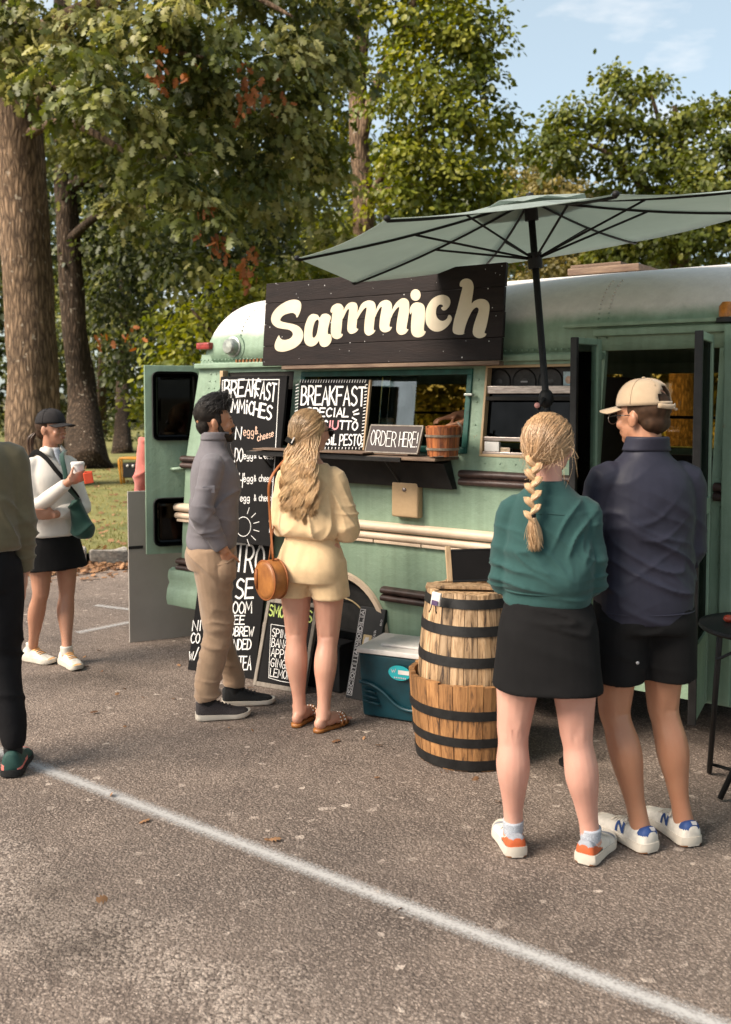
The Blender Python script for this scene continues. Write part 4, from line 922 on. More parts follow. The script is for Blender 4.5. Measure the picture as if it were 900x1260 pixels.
# moulded wave and ribs on the front
Cb = Board(c0 - cn * .0, cu_, np.array([0, 0, 1.]) - cn * (.018 / .34))
P = [np.array([.012, .195]), np.array([.08, .185]), np.array([.15, .150]), np.array([.21, .10]), np.array([.27, .075]), np.array([.36, .075]), np.array([.50, .082]), np.array([.565, .085])]
mb = MB(); mb.tube([Cb.at(p[0], p[1], -.004) for p in smooth_pts(P, 4)], .010, 8).build('moulded_ridge', 'teal_plastic', t, smooth=True)
for k, z in enumerate((.155, .125, .095)): MB().tube([Cb.at(.03, z, -.003), Cb.at(.10 + .012 * k, z - .012, -.003)], .007, 8).build('grip_rib', 'teal_plastic', t, smooth=True)
q0_ = Cb.px(492, 828)
cs = MB(); cs.add([Cb.at(q0_[0] + .062 * math.cos(a), q0_[1] + .040 * math.sin(a), .004) for a in np.linspace(0, 2 * PI, 25)[:-1]], [tuple(range(24))]); sk = cs.build('sticker', 'cyan_sticker', t)
Cb.slab('price_label', q0_[0] - .006, q0_[0] + .055, q0_[1] - .006, q0_[1] + .016, .0012, 'white_plastic', sk, .0062, 0)
mb = MB(); Cb.text(mb, 'W', (q0_[0] - .045, q0_[1] + .0), (q0_[0] - .020, q0_[1] + .004), (0, .016), .004); 
Cb.z = 0
for i in range(7): mb.add([Cb.at(q0_[0] - .028 + i * .010 + a, q0_[1] - .028 + b, .0056) for a, b in ((0, 0), (.006, 0), (.006, .008), (0, .008))], [(0, 1, 2, 3)])
o = mb.build('print', 'print_silver', sk)
for v in o.data.vertices: v.co = Vector(np.array(v.co) + Cb.N * .0035)
# black lettered box leaning on the bus behind the cooler
lp0 = gr(425, 858); lb2 = Board(lp0, np.array([1, .02, 0]), np.array([.08, .16, .52])); bw_ = lb2.px(474, 750)[0] - 0.03; bh = lb2.px(441, 745)[1]
bw_ = max(.14, min(.26, lb2.px(470, 780)[0]))
t = thing('lettered_box', 'flat black printed carton leaning between the wheel and the cooler', 'box', tuple(lp0))
lb2.slab('carton', 0, bw_, 0, bh, .045, 'plain_black', t)
mb = MB()
letters = 'SCOTIAMODLA'; hstep = (bh - .03) / len(letters)
for i, ch in enumerate(letters):
    v = .018 + i * hstep; lb2.ribbon(mb, [(.008, v), (.008 + .034, v), (.008 + .034, v + hstep * .86), (.008, v + hstep * .86), (.008, v)], .003)
    lb2.text(mb, ch, (.036, v + hstep * .16), (.036, v + hstep * .70), (-.022, 0), .0045)
lb2.text(mb, 'MONTANA', (.135, bh * .60), (.135, bh * .76), (-.014, 0), .003); lb2.text(mb, 'BOX', (.165, bh * .82), (.165, bh * .92), (-.010, 0), .0025)
mb.build('print', 'print_silver', t)
lb2.slab('emblem', .055, .112, bh * .555, bh * .70, .001, 'print_gold', t, .0016, 0)
mb = MB(); lb2.z = .0006; r_ = random.Random(2)
ring = [(.083 + .019 * (1 + .35 * r_.uniform(-1, 1)) * math.cos(a), bh * .628 + .026 * (1 + .35 * r_.uniform(-1, 1)) * math.sin(a)) for a in np.linspace(0, 2 * PI, 13)[:-1]]
mb.add([lb2.at(u, v, .0026) for u, v in ring], [tuple(range(12))]); mb.build('emblem_figure', 'print_silver', t)
# black crate in front of the wheel
kc = gr(398, 846); t = thing('crate', 'plain black crate standing in front of the rear wheel', 'crate', tuple(kc))
def crate_box(nm, dx, dy, dz, sx, sy, sz, m='plain_black', bv=.006): return MB().box((kc[0] + dx, kc[1] + dy, dz), (sx, sy, sz)).build(nm, m, t, bevel=bv)
crate_box('tub', 0, .02, .135, .30, .12, .262); crate_box('rim', 0, .02, .275, .32, .14, .018); crate_box('hand_hold', 0, -.041, .215, .09, .004, .028, 'rubber', 0)
# wooden bucket on the counter
bp_ = onY(545, 566, BY - .15); kb = (bp_[0], bp_[1], 1.392)
t = thing('wooden_bucket', 'small reddish wooden bucket with grey hoops on the serving counter', 'bucket', kb)
for_prof = [(.0, .078), (.06, .083), (.12, .088), (.150, .090)]
barrel(t, for_prof, 16, .010, 'bucket_wood', [(.030, .042), (.098, .110)], 'hoop_grey', kb, .0012)
MB().lathe([(.001, .142), (.082, .142), (.082, .156), (.001, .156)], 24, kb, cap=False).build('bucket_lid', 'bucket_wood', t, smooth=True, angle=.5)
MB().tube([np.array(kb) + _r * .092 + _u * .10, np.array(kb) + _r * .098 + _u * .15 - _fh * .02, np.array(kb) + _r * .075 + _u * .175 - _fh * .03], .007, 8).build('handle', 'hoop_grey', t, smooth=True)
# three cone speaker on the shelf behind the window bars
scx = onY(641, 466, BY + .16); t = thing('speaker', 'long black speaker with three round cones behind the window bars', 'speaker', (scx[0], BY + .26, 1.70))
mat('speaker_grey', (.040, .037, .036), .6, var=.2, scale=30); mat('cone', (.012, .011, .011), .5, var=.2)
mat('cone_cap', (.075, .068, .066), .45, var=.15)
MB().box((scx[0], BY + .255, 1.778), (.60, .20, .158)).build('cabinet', 'speaker_grey', t, bevel=.012)
for i, x in enumerate((614, 645, 677)):
    p = onY(x, 466, BY + .15); q = (p[0], BY + .153, 1.778)
    MB().lathe([(.063, .0), (.069, -.004), (.071, .0), (.066, -.001), (.060, .004), (.035, .022), (.030, .024)], 28, q, axis='Y', cap=False).build('cone', 'cone', t, smooth=True, angle=.7)
    cc_ = MB().lathe([(.030, .022), (.026, .008), (.018, .002), (.001, .0)], 20, q, axis='Y', cap=False).build('dust_cap', 'cone_cap', t, smooth=True)
    if i == 1: MB().box((q[0], q[1] - .001, q[2]), (.040, .002, .008)).build('badge', 'print_silver', cc_)
p = onY(697, 464, BY + .14); 
st_k = MB().box((p[0] + .01, BY + .150, 1.775), (.060, .004, .105)).build('sticker', 'chalk_blue', t, bevel=.001)
MB().ell((p[0] + .01, BY + .147, 1.785), (.018, .003, .02)).build('sticker_print', 'chalk_peach', st_k, smooth=True)
# food wrapper tucked behind the lower bar
p = onY(616, 556, BY + .02)
t = thing('paper_card', 'small cream card tucked behind the window bar under the speaker', 'card', tuple(p)); MB().box(p + np.array([.0, .02, 0]), (.09, .004, .045)).build('card', 'cream_trim', t, bevel=.001)
mb = MB(); cbd = Board(p + np.array([-.035, .0178, .006]), (1, 0, 0), (0, 0, 1)); cbd.text(mb, 'CURTAIN', (0, 0), (.07, 0), (0, .009), .0018); mb.build('print', 'print_gold', t)
# jar and cup behind the glass
p = onY(476, 522, BY + .30); t = thing('jar', 'pale squat jar on the worktop behind the sliding glass', 'jar', (p[0], BY + .30, 1.406))
MB().lathe([(.045, 0), (.05, .01), (.05, .10), (.040, .125), (.040, .14)], 20, (p[0], BY + .30, 1.406)).build('glass_body', 'print_silver', t, smooth=True, angle=.6); MB().lathe([(.043, .141), (.043, .162), (.03, .168)], 20, (p[0], BY + .30, 1.406)).build('lid', 'cream_trim', t, smooth=True, angle=.6)
# round folding table at the right edge
f1 = gr(873, 953); f2 = gr(886, 986); tcn = np.array([-1.0, 4.15, 0]); TZ = .765
t = thing('folding_table', 'round black folding table beside the open bus door, cut off by the frame', 'table', tuple(tcn))
MB().lathe([(.001, TZ - .022), (.245, TZ - .022), (.255, TZ - .012), (.252, TZ), (.001, TZ)], 40, tuple(tcn), cap=False).build('table_top', 'plain_black', t, smooth=True, angle=.5)
for p_, q_ in ((gr(886, 782, TZ - .02), f1), (tcn + np.array([.12, .10, TZ - .02]), f2), (tcn + np.array([-.10, -.10, TZ - .02]), tcn + np.array([.28, .16, 0])), (tcn + np.array([.14, -.12, TZ - .02]), tcn + np.array([.24, -.2, 0]))):
    q_ = np.array([q_[0], q_[1], .012]); MB().tube([p_, q_], .012, 8).build('leg', 'plain_black', t, smooth=True)
MB().tube([f1 + np.array([.004, 0, .05]), tcn + np.array([.27, .15, .05])], .008, 6).build('cross_bar', 'plain_black', t, smooth=True)
MB().tube([gr(886, 782, TZ - .02) + np.array([-.01, 0, -.10]), tcn + np.array([.05, .05, TZ - .025])], .007, 6).build('brace', 'plain_black', t, smooth=True)
p = gr(897, 766, TZ); mat('tomato_red', (.36, .05, .025), .35, var=.2)
tm = tag(MB().ell(p + np.array([0, 0, .016]), (.022, .022, .016)).build('tomato', 'tomato_red', smooth=True), 'small red tomato lying on the round black table', 'tomato')
# tool bag or stand with an orange frame on the lawn
gp = gr(160, 597, .10); mat('orange_frame', (.62, .26, .03), .5, var=.1)
t = thing('power_cart', 'black machine in an orange tube frame on the lawn by the tree', 'machine', tuple(gp))
for d_ in (-.10, .10):
    o_ = gp + _fh * d_
    MB().tube([o_ - _r * .12, o_ - _r * .17 + _u * .45, o_ - _r * .15 + _u * .49, o_ + _r * .20 + _u * .49, o_ + _r * .24 + _u * .45, o_ + _r * .24], .022, 8).build('frame_tube', 'orange_frame', t, smooth=True)
MB().box(gp + _r * .05 + _u * .27, (.30, .22, .26), TH).build('body', 'plain_black', t, bevel=.02)
for dx in (-.06, .04): MB().ell(gp + _r * (.05 + dx) + _u * .36 - _fh * .115, (.025, .02, .025)).build('knob', 'white_plastic', t, smooth=True)
# grey sheet leaning behind the rear door
g0, g1 = gr(160, 791), gr(233, 783); gU = g1 - g0; gU[2] = 0; gb = Board(g0, gU, np.array([0, 0, 1.]) + _r * .10 + _fh * .05); gh = gb.px(181, 604)[1]
t = thing('sheet_panel', 'plain grey sheet board leaning under the open rear door', 'panel', tuple(g0))
gb.slab('sheet', 0, np.linalg.norm(gU) + .12, 0, gh, .022, 'grey_panel', t); gb.slab('tape_strip', .0, .10, gh * .62, gh * .64, .002, 'plain_black', t, .002, 0)
# ------------------------------------------------------------------ trees and ground cover
def bark_mat(name, c1, c2):
    m = bpy.data.materials.new(name); m.use_nodes = True; MATS[name] = m; t = m.node_tree; n = t.nodes; lk = t.links; b = n['Principled BSDF']
    tc = n.new('ShaderNodeTexCoord'); nw = n.new('ShaderNodeTexNoise'); nw.inputs['Scale'].default_value = 2.2; nw.inputs['Detail'].default_value = 6; lk.new(tc.outputs['Object'], nw.inputs['Vector'])
    mx = n.new('ShaderNodeMix'); mx.data_type = 'VECTOR'; mx.inputs['Factor'].default_value = .10; lk.new(tc.outputs['Object'], mx.inputs['A']); lk.new(nw.outputs['Color'], mx.inputs['B'])
    mp = n.new('ShaderNodeMapping'); mp.inputs['Scale'].default_value = (17, 17, 3.2); lk.new(mx.outputs['Result'], mp.inputs['Vector'])
    vo = n.new('ShaderNodeTexVoronoi'); vo.feature = 'DISTANCE_TO_EDGE'; vo.inputs['Scale'].default_value = 1; lk.new(mp.outputs['Vector'], vo.inputs['Vector'])
    nz = n.new('ShaderNodeTexNoise'); nz.inputs['Scale'].default_value = 1.0; nz.inputs['Detail'].default_value = 10; nz.inputs['Roughness'].default_value = .75; lk.new(mp.outputs['Vector'], nz.inputs['Vector'])
    nb = n.new('ShaderNodeTexNoise'); nb.inputs['Scale'].default_value = .7; nb.inputs['Detail'].default_value = 4; lk.new(tc.outputs['Object'], nb.inputs['Vector'])
    ad = n.new('ShaderNodeMath'); ad.operation = 'MULTIPLY_ADD'; lk.new(nz.outputs['Fac'], ad.inputs[0]); ad.inputs[1].default_value = .9; lk.new(vo.outputs['Distance'], ad.inputs[2])
    rp = n.new('ShaderNodeValToRGB'); e = rp.color_ramp.elements; e[0].position = .42; e[0].color = (*c2, 1); e[1].position = .85; e[1].color = (*c1, 1); lk.new(ad.outputs[0], rp.inputs['Fac'])
    r2 = n.new('ShaderNodeValToRGB'); r2.color_ramp.elements[0].position = .35; r2.color_ramp.elements[0].color = (.72, .72, .70, 1); r2.color_ramp.elements[1].position = .68; r2.color_ramp.elements[1].color = (1.2, 1.18, 1.15, 1); lk.new(nb.outputs['Fac'], r2.inputs['Fac'])
    ml = n.new('ShaderNodeMix'); ml.data_type = 'RGBA'; ml.blend_type = 'MULTIPLY'; ml.inputs['Factor'].default_value = 1; lk.new(rp.outputs['Color'], ml.inputs['A']); lk.new(r2.outputs['Color'], ml.inputs['B'])
    lich = n.new('ShaderNodeTexNoise'); lich.inputs['Scale'].default_value = 9; lich.inputs['Detail'].default_value = 8; lk.new(tc.outputs['Object'], lich.inputs['Vector']); lr_ = n.new('ShaderNodeValToRGB'); lr_.color_ramp.elements[0].position = .64; lr_.color_ramp.elements[0].color = (0, 0, 0, 1); lr_.color_ramp.elements[1].position = .70; lr_.color_ramp.elements[1].color = (.7, .7, .7, 1); lk.new(lich.outputs['Fac'], lr_.inputs['Fac'])
    m2 = n.new('ShaderNodeMix'); m2.data_type = 'RGBA'; lk.new(lr_.outputs['Color'], m2.inputs['Factor']); lk.new(ml.outputs['Result'], m2.inputs['A']); m2.inputs['B'].default_value = (.33, .28, .22, 1)
    lk.new(m2.outputs['Result'], b.inputs['Base Color']); b.inputs['Roughness'].default_value = .95; b.inputs['Specular IOR Level'].default_value = .15
    bp = n.new('ShaderNodeBump'); bp.inputs['Strength'].default_value = 1.0; bp.inputs['Distance'].default_value = .05; lk.new(ad.outputs[0], bp.inputs['Height']); lk.new(bp.outputs['Normal'], b.inputs['Normal'])
bark_mat('bark', (.260, .175, .115), (.060, .040, .028)); bark_mat('bark_dark', (.085, .058, .040), (.02, .014, .010))  # dark bark has the second trunk's shade put into its colour
def leaf_mat(name, trans=.35, rough=.5, spec=.35):
    m = bpy.data.materials.new(name); m.use_nodes = True; MATS[name] = m; t = m.node_tree; n = t.nodes; lk = t.links; b = n['Principled BSDF']
    at = n.new('ShaderNodeAttribute'); at.attribute_name = 'leafcol'; lk.new(at.outputs['Color'], b.inputs['Base Color'])
    b.inputs['Roughness'].default_value = rough; b.inputs['Specular IOR Level'].default_value = spec
    tr = n.new('ShaderNodeBsdfTranslucent'); hs = n.new('ShaderNodeHueSaturation'); hs.inputs['Saturation'].default_value = 1.15; hs.inputs['Value'].default_value = 1.3
    lk.new(at.outputs['Color'], hs.inputs['Color']); lk.new(hs.outputs[0], tr.inputs[0])
    mx = n.new('ShaderNodeMixShader'); mx.inputs[0].default_value = trans; lk.new(b.outputs[0], mx.inputs[1]); lk.new(tr.outputs[0], mx.inputs[2]); lk.new(mx.outputs[0], n['Material Output'].inputs[0])
leaf_mat('leaf'); leaf_mat('dry_leaf', .2, .8, .2); leaf_mat('grass_blade', .3, .7, .2)
LOBED = (np.array([(0, 0, 0), (.10, .14, .03), (.30, .30, -.02), (.34, .12, .03), (.58, .40, -.04), (.60, .13, .02), (.84, .24, -.05), (1.0, 0, -.06), (.84, -.24, -.05), (.60, -.13, .02), (.58, -.40, -.04), (.34, -.12, .03), (.30, -.30, -.02), (.10, -.14, .03)], float),
         [(0, 1, 3, 11, 13), (1, 2, 3), (13, 11, 12), (3, 5, 9, 11), (3, 4, 5), (9, 10, 11), (5, 6, 7, 8, 9)])
OVAL = (np.array([(0, 0, 0), (.45, .30, .05), (1, 0, -.08), (.45, -.30, .05)], float), [(0, 1, 2), (0, 2, 3)])
BROAD = (np.array([(0, 0, 0), (.30, .34, .05), (.75, .30, .0), (1, 0, -.08), (.75, -.30, .0), (.30, -.34, .05)], float), [(0, 1, 2, 3), (0, 3, 4, 5)])
def leaf_mesh(name, C, T, N, S_, col, shape):
    TV, TF = shape; N = N - T * (N * T).sum(1)[:, None]; N /= np.linalg.norm(N, axis=1)[:, None] + 1e-9; B = np.cross(N, T); n = len(C); k = len(TV)
    V = (C[:, None, :] + S_[:, None, None] * (TV[None, :, 0:1] * T[:, None, :] + TV[None, :, 1:2] * B[:, None, :] + TV[None, :, 2:3] * N[:, None, :])).reshape(-1, 3)
    lv = np.concatenate([np.array(f) for f in TF]); ls = np.array([len(f) for f in TF])
    loops = (np.arange(n)[:, None] * k + lv[None, :]).ravel(); tot = np.tile(ls, n); st = np.concatenate([[0], np.cumsum(tot)[:-1]])
    me = bpy.data.meshes.new(name); me.vertices.add(len(V)); me.vertices.foreach_set('co', V.ravel().astype(np.float32))
    me.loops.add(len(loops)); me.loops.foreach_set('vertex_index', loops.astype(np.int32)); me.polygons.add(len(tot)); me.polygons.foreach_set('loop_start', st.astype(np.int32)); me.polygons.foreach_set('loop_total', tot.astype(np.int32))
    me.update(calc_edges=True); at = me.attributes.new('leafcol', 'FLOAT_COLOR', 'POINT'); cc = np.concatenate([np.repeat(col, k, 0), np.ones((n * k, 1))], 1); at.data.foreach_set('color', cc.ravel().astype(np.float32))
    return me
def unit(A): return A / (np.linalg.norm(A, axis=1)[:, None] + 1e-9)
def foliage(name, blobs, per, size, cols, parent, shape=OVAL, droop=.25, sprig=(.45, .16), nl=34, seed=0, mname='leaf', shell=.5, dens=4.4):
    """blobs: (centre, (rx, ry, rz)); sprigs of leaves sit in the outer part of every blob"""
    rg = np.random.default_rng(seed); CC, TT, NN, SS, KK = [], [], [], [], []
    c0, c1, c2 = (np.array(c) for c in cols)
    for (c, r) in blobs:
        c = np.array(c); r = np.array(r, float); ns = max(6, int(dens * per * (r[0] * r[1] * r[2]) ** (2 / 3)))
        d = unit(rg.normal(size=(ns, 3))); rad = (shell + (1 - shell) * rg.random(ns) ** .6)[:, None]; wob = 1 + .22 * vnoise(d * 2.2 + c, seed)[:, None]
        sc = c + d * r * rad * wob; tone = rg.random(ns); axis = unit(d * np.array([1, 1, .35]) + rg.normal(size=(ns, 3)) * .35)
        for i in range(ns):
            m = rg.integers(int(nl * .6), int(nl * 1.4)); s = rg.uniform(.7, 1.3)
            along = rg.uniform(-1, 1, m) ; lat = rg.normal(size=m) * .5; a = axis[i]; l_ = np.cross(a, [0, 0, 1.]); l_ /= np.linalg.norm(l_) + 1e-9
            P = sc[i] + np.outer(along * sprig[0] * s, a) + np.outer(lat * sprig[0] * s, l_) + np.array([0, 0, 1.]) * (rg.normal(size=m) * sprig[1] * s - (along * .5 + .5) ** 2 * droop * s)[:, None]
            t = unit(unit(P - sc[i]) * .8 + a * .35 + rg.normal(size=(m, 3)) * .40 - np.array([0, 0, droop * 1.6])); nn = unit(np.array([0, 0, .75]) + d[i] * .35 + rg.normal(size=(m, 3)) * .45)
            CC.append(P); TT.append(t); NN.append(nn); SS.append(size * (.74 if dens > 2 else 1) * rg.uniform(.6, 1.3, m)); x = np.clip(tone[i] * .80 + rg.random(m) * .22, 0, 1)[:, None]
            KK.append(np.where(x < .5, c0 + (c1 - c0) * x * 2, c1 + (c2 - c1) * (x * 2 - 1)))
    me = leaf_mesh(name, np.concatenate(CC), np.concatenate(TT), np.concatenate(NN), np.concatenate(SS), np.concatenate(KK), shape)
    return kind(link(name, me, mname, parent), 'stuff')
def trunk(P, R, parent, m='bark', name='trunk', n=18, flare=0.0, seed=0):
    P = smooth_pts(P, 10); k = len(P); R = np.interp(np.linspace(0, 1, k), np.linspace(0, 1, len(R)), R); mb = MB(); rings = []
    for i, p in enumerate(P):
        t = Vector(P[min(i + 1, k - 1)] - P[max(i - 1, 0)]).normalized(); u = Vector((1, 0, 0)); u = (u - t * u.dot(t)).normalized(); v = t.cross(u); ring = []
        for j in range(n):
            a = 2 * PI * j / n; q = np.array([[math.cos(a) * 1.6 + seed, math.sin(a) * 1.6, i * .35]]); rr = R[i] * (1 + .10 * vnoise(q, seed)[0] + .04 * vnoise(q * 3, seed + 1)[0]) + flare * max(0, 1 - (p[2] - P[0][2]) / 1.7) ** 2.0 * (1 + .45 * math.cos(4 * a + seed)) * R[0]
            ring.append(tuple(Vector(p) + u * (rr * math.cos(a)) + v * (rr * math.sin(a))))
        rings.append(ring)
    return mb.loft(rings).build(name, m, parent, smooth=True)
def B(x, y, D, rx, ry, rz=None):       # blob from photo position, distance and pixel radii
    s = D / FPX; return (atD(x, y, D), (rx * s, rx * s if rz is None else rz, ry * s))
def tree(name, label, base, tops, limbs, blobs, per, size, cols, shape=OVAL, m='bark', flare=.25, seed=0, group='trees behind the bus', **kw):
    t = thing(name, label, 'tree', tuple(base), group); trunk([base - _u * .1] + tops[0], tops[1], t, m, flare=flare, seed=seed)
    for k, (P, R) in enumerate(limbs): trunk(P, R, t, m, 'limb', 9, seed=seed + k + 1)
    foliage('crown', blobs, per, size, cols, t, shape, seed=seed, **kw); return t
OAK = ((.026, .038, .008), (.110, .122, .026), (.330, .305, .120))
LIT = ((.035, .052, .006), (.125, .145, .014), (.270, .255, .035))
MIDC = ((.028, .040, .007), (.085, .102, .013), (.200, .195, .030))
# big oak at the left
b = gr(42, 600, .1)
oak = tree('oak_tree', 'thick trunked oak with lobed leaves behind the woman in white, at the left edge', b,
     ([atD(42, 480, 17.2), atD(33, 300, 17.2), atD(20, 120, 17.0), atD(12, -60, 17.0), atD(6, -260, 17)], [.50, .455, .43, .40, .36, .22]),
     [([atD(25, 135, 17), atD(70, 105, 16), atD(150, 60, 15), atD(250, 70, 14)], [.14, .10, .06, .02]), ([atD(18, 60, 17), atD(110, 10, 16), atD(240, -30, 15), atD(360, 20, 14.5)], [.20, .14, .08, .02]),
      ([atD(28, 170, 17), atD(80, 150, 16), atD(160, 190, 15), atD(230, 240, 14)], [.10, .07, .04, .012]), ([atD(15, 20, 17), atD(-60, -60, 16), atD(-160, -80, 16)], [.16, .1, .03])],
     [B(40, 25, 14.5, 70, 34), B(95, 60, 13.5, 55, 32), B(15, 95, 14, 40, 26), B(150, 35, 14.5, 70, 42), B(235, 50, 14, 75, 48), B(320, 45, 15, 80, 60), B(385, 95, 16, 62, 75), B(135, 130, 13.5, 60, 26), B(185, 150, 14, 62, 30), B(255, 125, 15, 70, 50), B(330, 150, 15.5, 70, 60),
      B(215, 225, 14, 52, 30), B(250, 262, 14.2, 46, 26), B(305, 225, 16, 62, 42), B(370, 215, 17, 55, 60), B(160, 265, 17, 45, 30), B(-60, 30, 15, 70, 50), B(120, -70, 15, 130, 50), B(300, -60, 15.5, 130, 55), B(80, 150, 19, 60, 60), B(420, 20, 17, 50, 60), B(150, 200, 19, 55, 45), B(225, 320, 17, 45, 22), B(400, 300, 18, 45, 30)],
     6.2, .235, OAK, LOBED, seed=5, group='trees at the left', droop=.32, sprig=(.40, .07), nl=46, shell=.35)
rg = np.random.default_rng(77); CC = []
for (x, y, D, k) in ((195, 86, 13.6, 16), (222, 96, 13.8, 7), (300, 92, 14.3, 9), (318, 116, 14.4, 16), (293, 128, 14.4, 8), (349, 118, 15, 6), (256, 258, 13.7, 8), (262, 296, 13.9, 10), (272, 302, 14, 14), (308, 318, 15, 14), (306, 340, 15.2, 16), (158, 415, 16, 8), (128, 418, 16.5, 6)):
    CC.append(atD(x, y, D) + rg.normal(size=(k, 3)) * np.array([.085, .085, .11]))
CC = np.concatenate(CC); n_ = len(CC); dt = unit(rg.normal(size=(n_, 3)) * .6 + np.array([0, 0, -1.])); x = rg.random((n_, 1))
kind(link('dead_leaves', leaf_mesh('dead_leaves', CC, dt, unit(rg.normal(size=(n_, 3))), rg.uniform(.10, .19, n_), np.array([.36, .13, .045]) * (1 - x) + np.array([.20, .075, .035]) * x, LOBED), 'dry_leaf', oak), 'stuff')
# second trunk
b = gr(104, 577, .1)
tree('broad_tree', 'tree with shade-darkened trunk and flared base right of the big oak', b, ([atD(103, 500, 23), atD(92, 400, 23), atD(82, 250, 23), atD(78, 60, 23), atD(75, -140, 23)], [.44, .34, .29, .26, .23, .14]),
     [([atD(85, 230, 23), atD(150, 200, 22), atD(240, 190, 21)], [.18, .12, .04]), ([atD(80, 300, 23), atD(130, 260, 22), atD(190, 255, 21)], [.12, .08, .03])],
     [B(120, 200, 23, 80, 60), B(200, 180, 22, 80, 60), B(150, 300, 24, 70, 40), B(230, 300, 23, 60, 45), B(290, 330, 23, 60, 40), B(30, 300, 26, 60, 60), B(20, 180, 26, 60, 60), B(330, 280, 24, 60, 50), B(150, 370, 25, 60, 32), B(215, 400, 24, 40, 28), B(100, 80, 24, 110, 60), B(290, 120, 24, 100, 70), B(45, 430, 28, 40, 40), B(160, 440, 26, 40, 30)],
     11, .19, ((.014, .020, .005), (.036, .048, .012), (.10, .105, .03)), BROAD, 'bark_dark', .45, 9, 'trees at the left', nl=24, sprig=(.55, .2), shell=.3)
for k, (x, yb, D, wd, lb) in enumerate(((126, 537, 35, .20, 'slim dark tree left of the two thin trunks on the far lawn'), (151, 557, 31, .24, 'slim brown tree right of the two thin trunks on the far lawn'))):
    b = gr(x, yb, .1); tree('slim_tree', lb, b, ([atD(x, 460, D), atD(x + 3, 380, D), atD(x, 200, D)], [wd, wd * .8, wd * .7, wd * .4]), [], [B(x - 5, 330, D, 55, 40), B(x + 20, 280, D, 55, 50), B(x - 30, 390, D, 45, 28), B(x + 25, 400, D, 36, 24)], 8, .24, OAK, OVAL, 'bark_dark', .3, 20 + k, 'trees at the left', nl=22, sprig=(.6, .22))
# tall tree behind the bus
b = gr(452, 570, .1)
tree('tall_tree', 'tall sunlit tree with forked pale trunk rising behind the sign', b, ([atD(449, 400, 22), atD(447, 250, 22), atD(440, 130, 22), atD(446, 20, 22), atD(450, -140, 22)], [.36, .27, .24, .20, .17, .08]),
     [([atD(444, 180, 22), atD(462, 110, 21.6), atD(500, 30, 21.3), atD(520, -40, 21)], [.15, .12, .09, .05]), ([atD(446, 270, 22), atD(480, 200, 21.4), atD(540, 150, 21), atD(600, 120, 20.6)], [.11, .08, .05, .02]), ([atD(442, 120, 22), atD(420, 60, 22), atD(390, 0, 22)], [.1, .08, .03]), ([atD(446, 240, 22), atD(500, 230, 21), atD(560, 220, 20.5)], [.08, .05, .02])],
     [B(520, 30, 21, 62, 44), B(575, 45, 21, 42, 42), B(590, 90, 21, 28, 28), B(500, 100, 20.5, 55, 40), B(555, 130, 20.5, 48, 36), B(600, 165, 21, 28, 24), B(490, 175, 20.5, 50, 34), B(545, 200, 20.5, 52, 34), B(600, 225, 21, 34, 24), B(500, 250, 20.5, 50, 28), B(560, 265, 21, 52, 26), B(410, 180, 23, 40, 50), B(400, 60, 23, 40, 60), B(460, -40, 21.5, 90, 40), B(560, -40, 21.5, 70, 40), B(415, 280, 22, 40, 30), B(620, 290, 23, 50, 24), B(625, 145, 21.5, 16, 14), B(610, 30, 21, 12, 20), B(480, 300, 22, 40, 22)],
     13, .17, LIT, BROAD, seed=31, nl=38, sprig=(.38, .10), shell=.3)
b = gr(700, 560, .1)
tree('yellow_tree', 'low yellowish tree showing just above the umbrella behind the bus', b, ([atD(694, 420, 30), atD(688, 300, 30), atD(680, 220, 30)], [.22, .18, .14, .06]), [([atD(688, 310, 30), atD(720, 270, 29.5), atD(750, 240, 29)], [.1, .07, .03]), ([atD(686, 300, 30), atD(650, 250, 29.5)], [.09, .03])],
     [B(660, 220, 30, 40, 22), B(690, 240, 29.5, 50, 26), B(640, 250, 30, 40, 24), B(720, 260, 30, 44, 24), B(660, 290, 29, 60, 22), B(730, 300, 29, 60, 24), B(600, 300, 30, 50, 22), B(690, 330, 29, 70, 20)], 15, .19, ((.06, .055, .012), (.155, .125, .035), (.28, .22, .07)), BROAD, seed=41, nl=34, sprig=(.45, .12), shell=.3, dens=2.6)
b = gr(838, 560, .1)
tree('spreading_tree', 'green spreading tree with open uneven crown against the sky at right', b, ([atD(838, 420, 27), atD(836, 300, 27), atD(845, 220, 27), atD(830, 130, 27)], [.36, .30, .26, .18, .06]), [([atD(838, 290, 27), atD(800, 240, 26.6), atD(750, 190, 26.3), atD(700, 170, 26)], [.17, .12, .07, .02]), ([atD(840, 260, 27), atD(880, 200, 26.6), atD(930, 160, 26.3)], [.16, .10, .04]), ([atD(838, 220, 27), atD(815, 160, 26.6), atD(800, 110, 26.4)], [.12, .08, .02])],
     [B(800, 98, 26.5, 30, 14), B(765, 118, 26.5, 32, 18), B(715, 128, 26.5, 20, 12), B(730, 155, 26.5, 32, 16), B(780, 150, 26, 46, 22), B(835, 150, 26.5, 40, 20), B(870, 140, 27, 28, 20), B(675, 165, 26.5, 32, 16), B(700, 190, 26, 40, 16), B(830, 195, 26, 55, 24), B(890, 185, 26, 40, 28), B(760, 195, 26.5, 44, 18), B(780, 232, 26.5, 50, 16), B(850, 240, 25.6, 66, 26), B(910, 235, 26, 50, 34), B(800, 290, 26, 60, 26), B(870, 295, 25.5, 66, 30), B(950, 180, 26, 50, 50), B(950, 280, 26, 50, 40), B(760, 310, 27, 50, 22), B(655, 180, 27, 14, 10), B(755, 90, 26.7, 14, 8), B(690, 140, 26.7, 10, 7), B(895, 130, 27, 12, 10)],
     8.5, .20, MIDC, BROAD, seed=51, nl=40, sprig=(.42, .11), shell=.25)
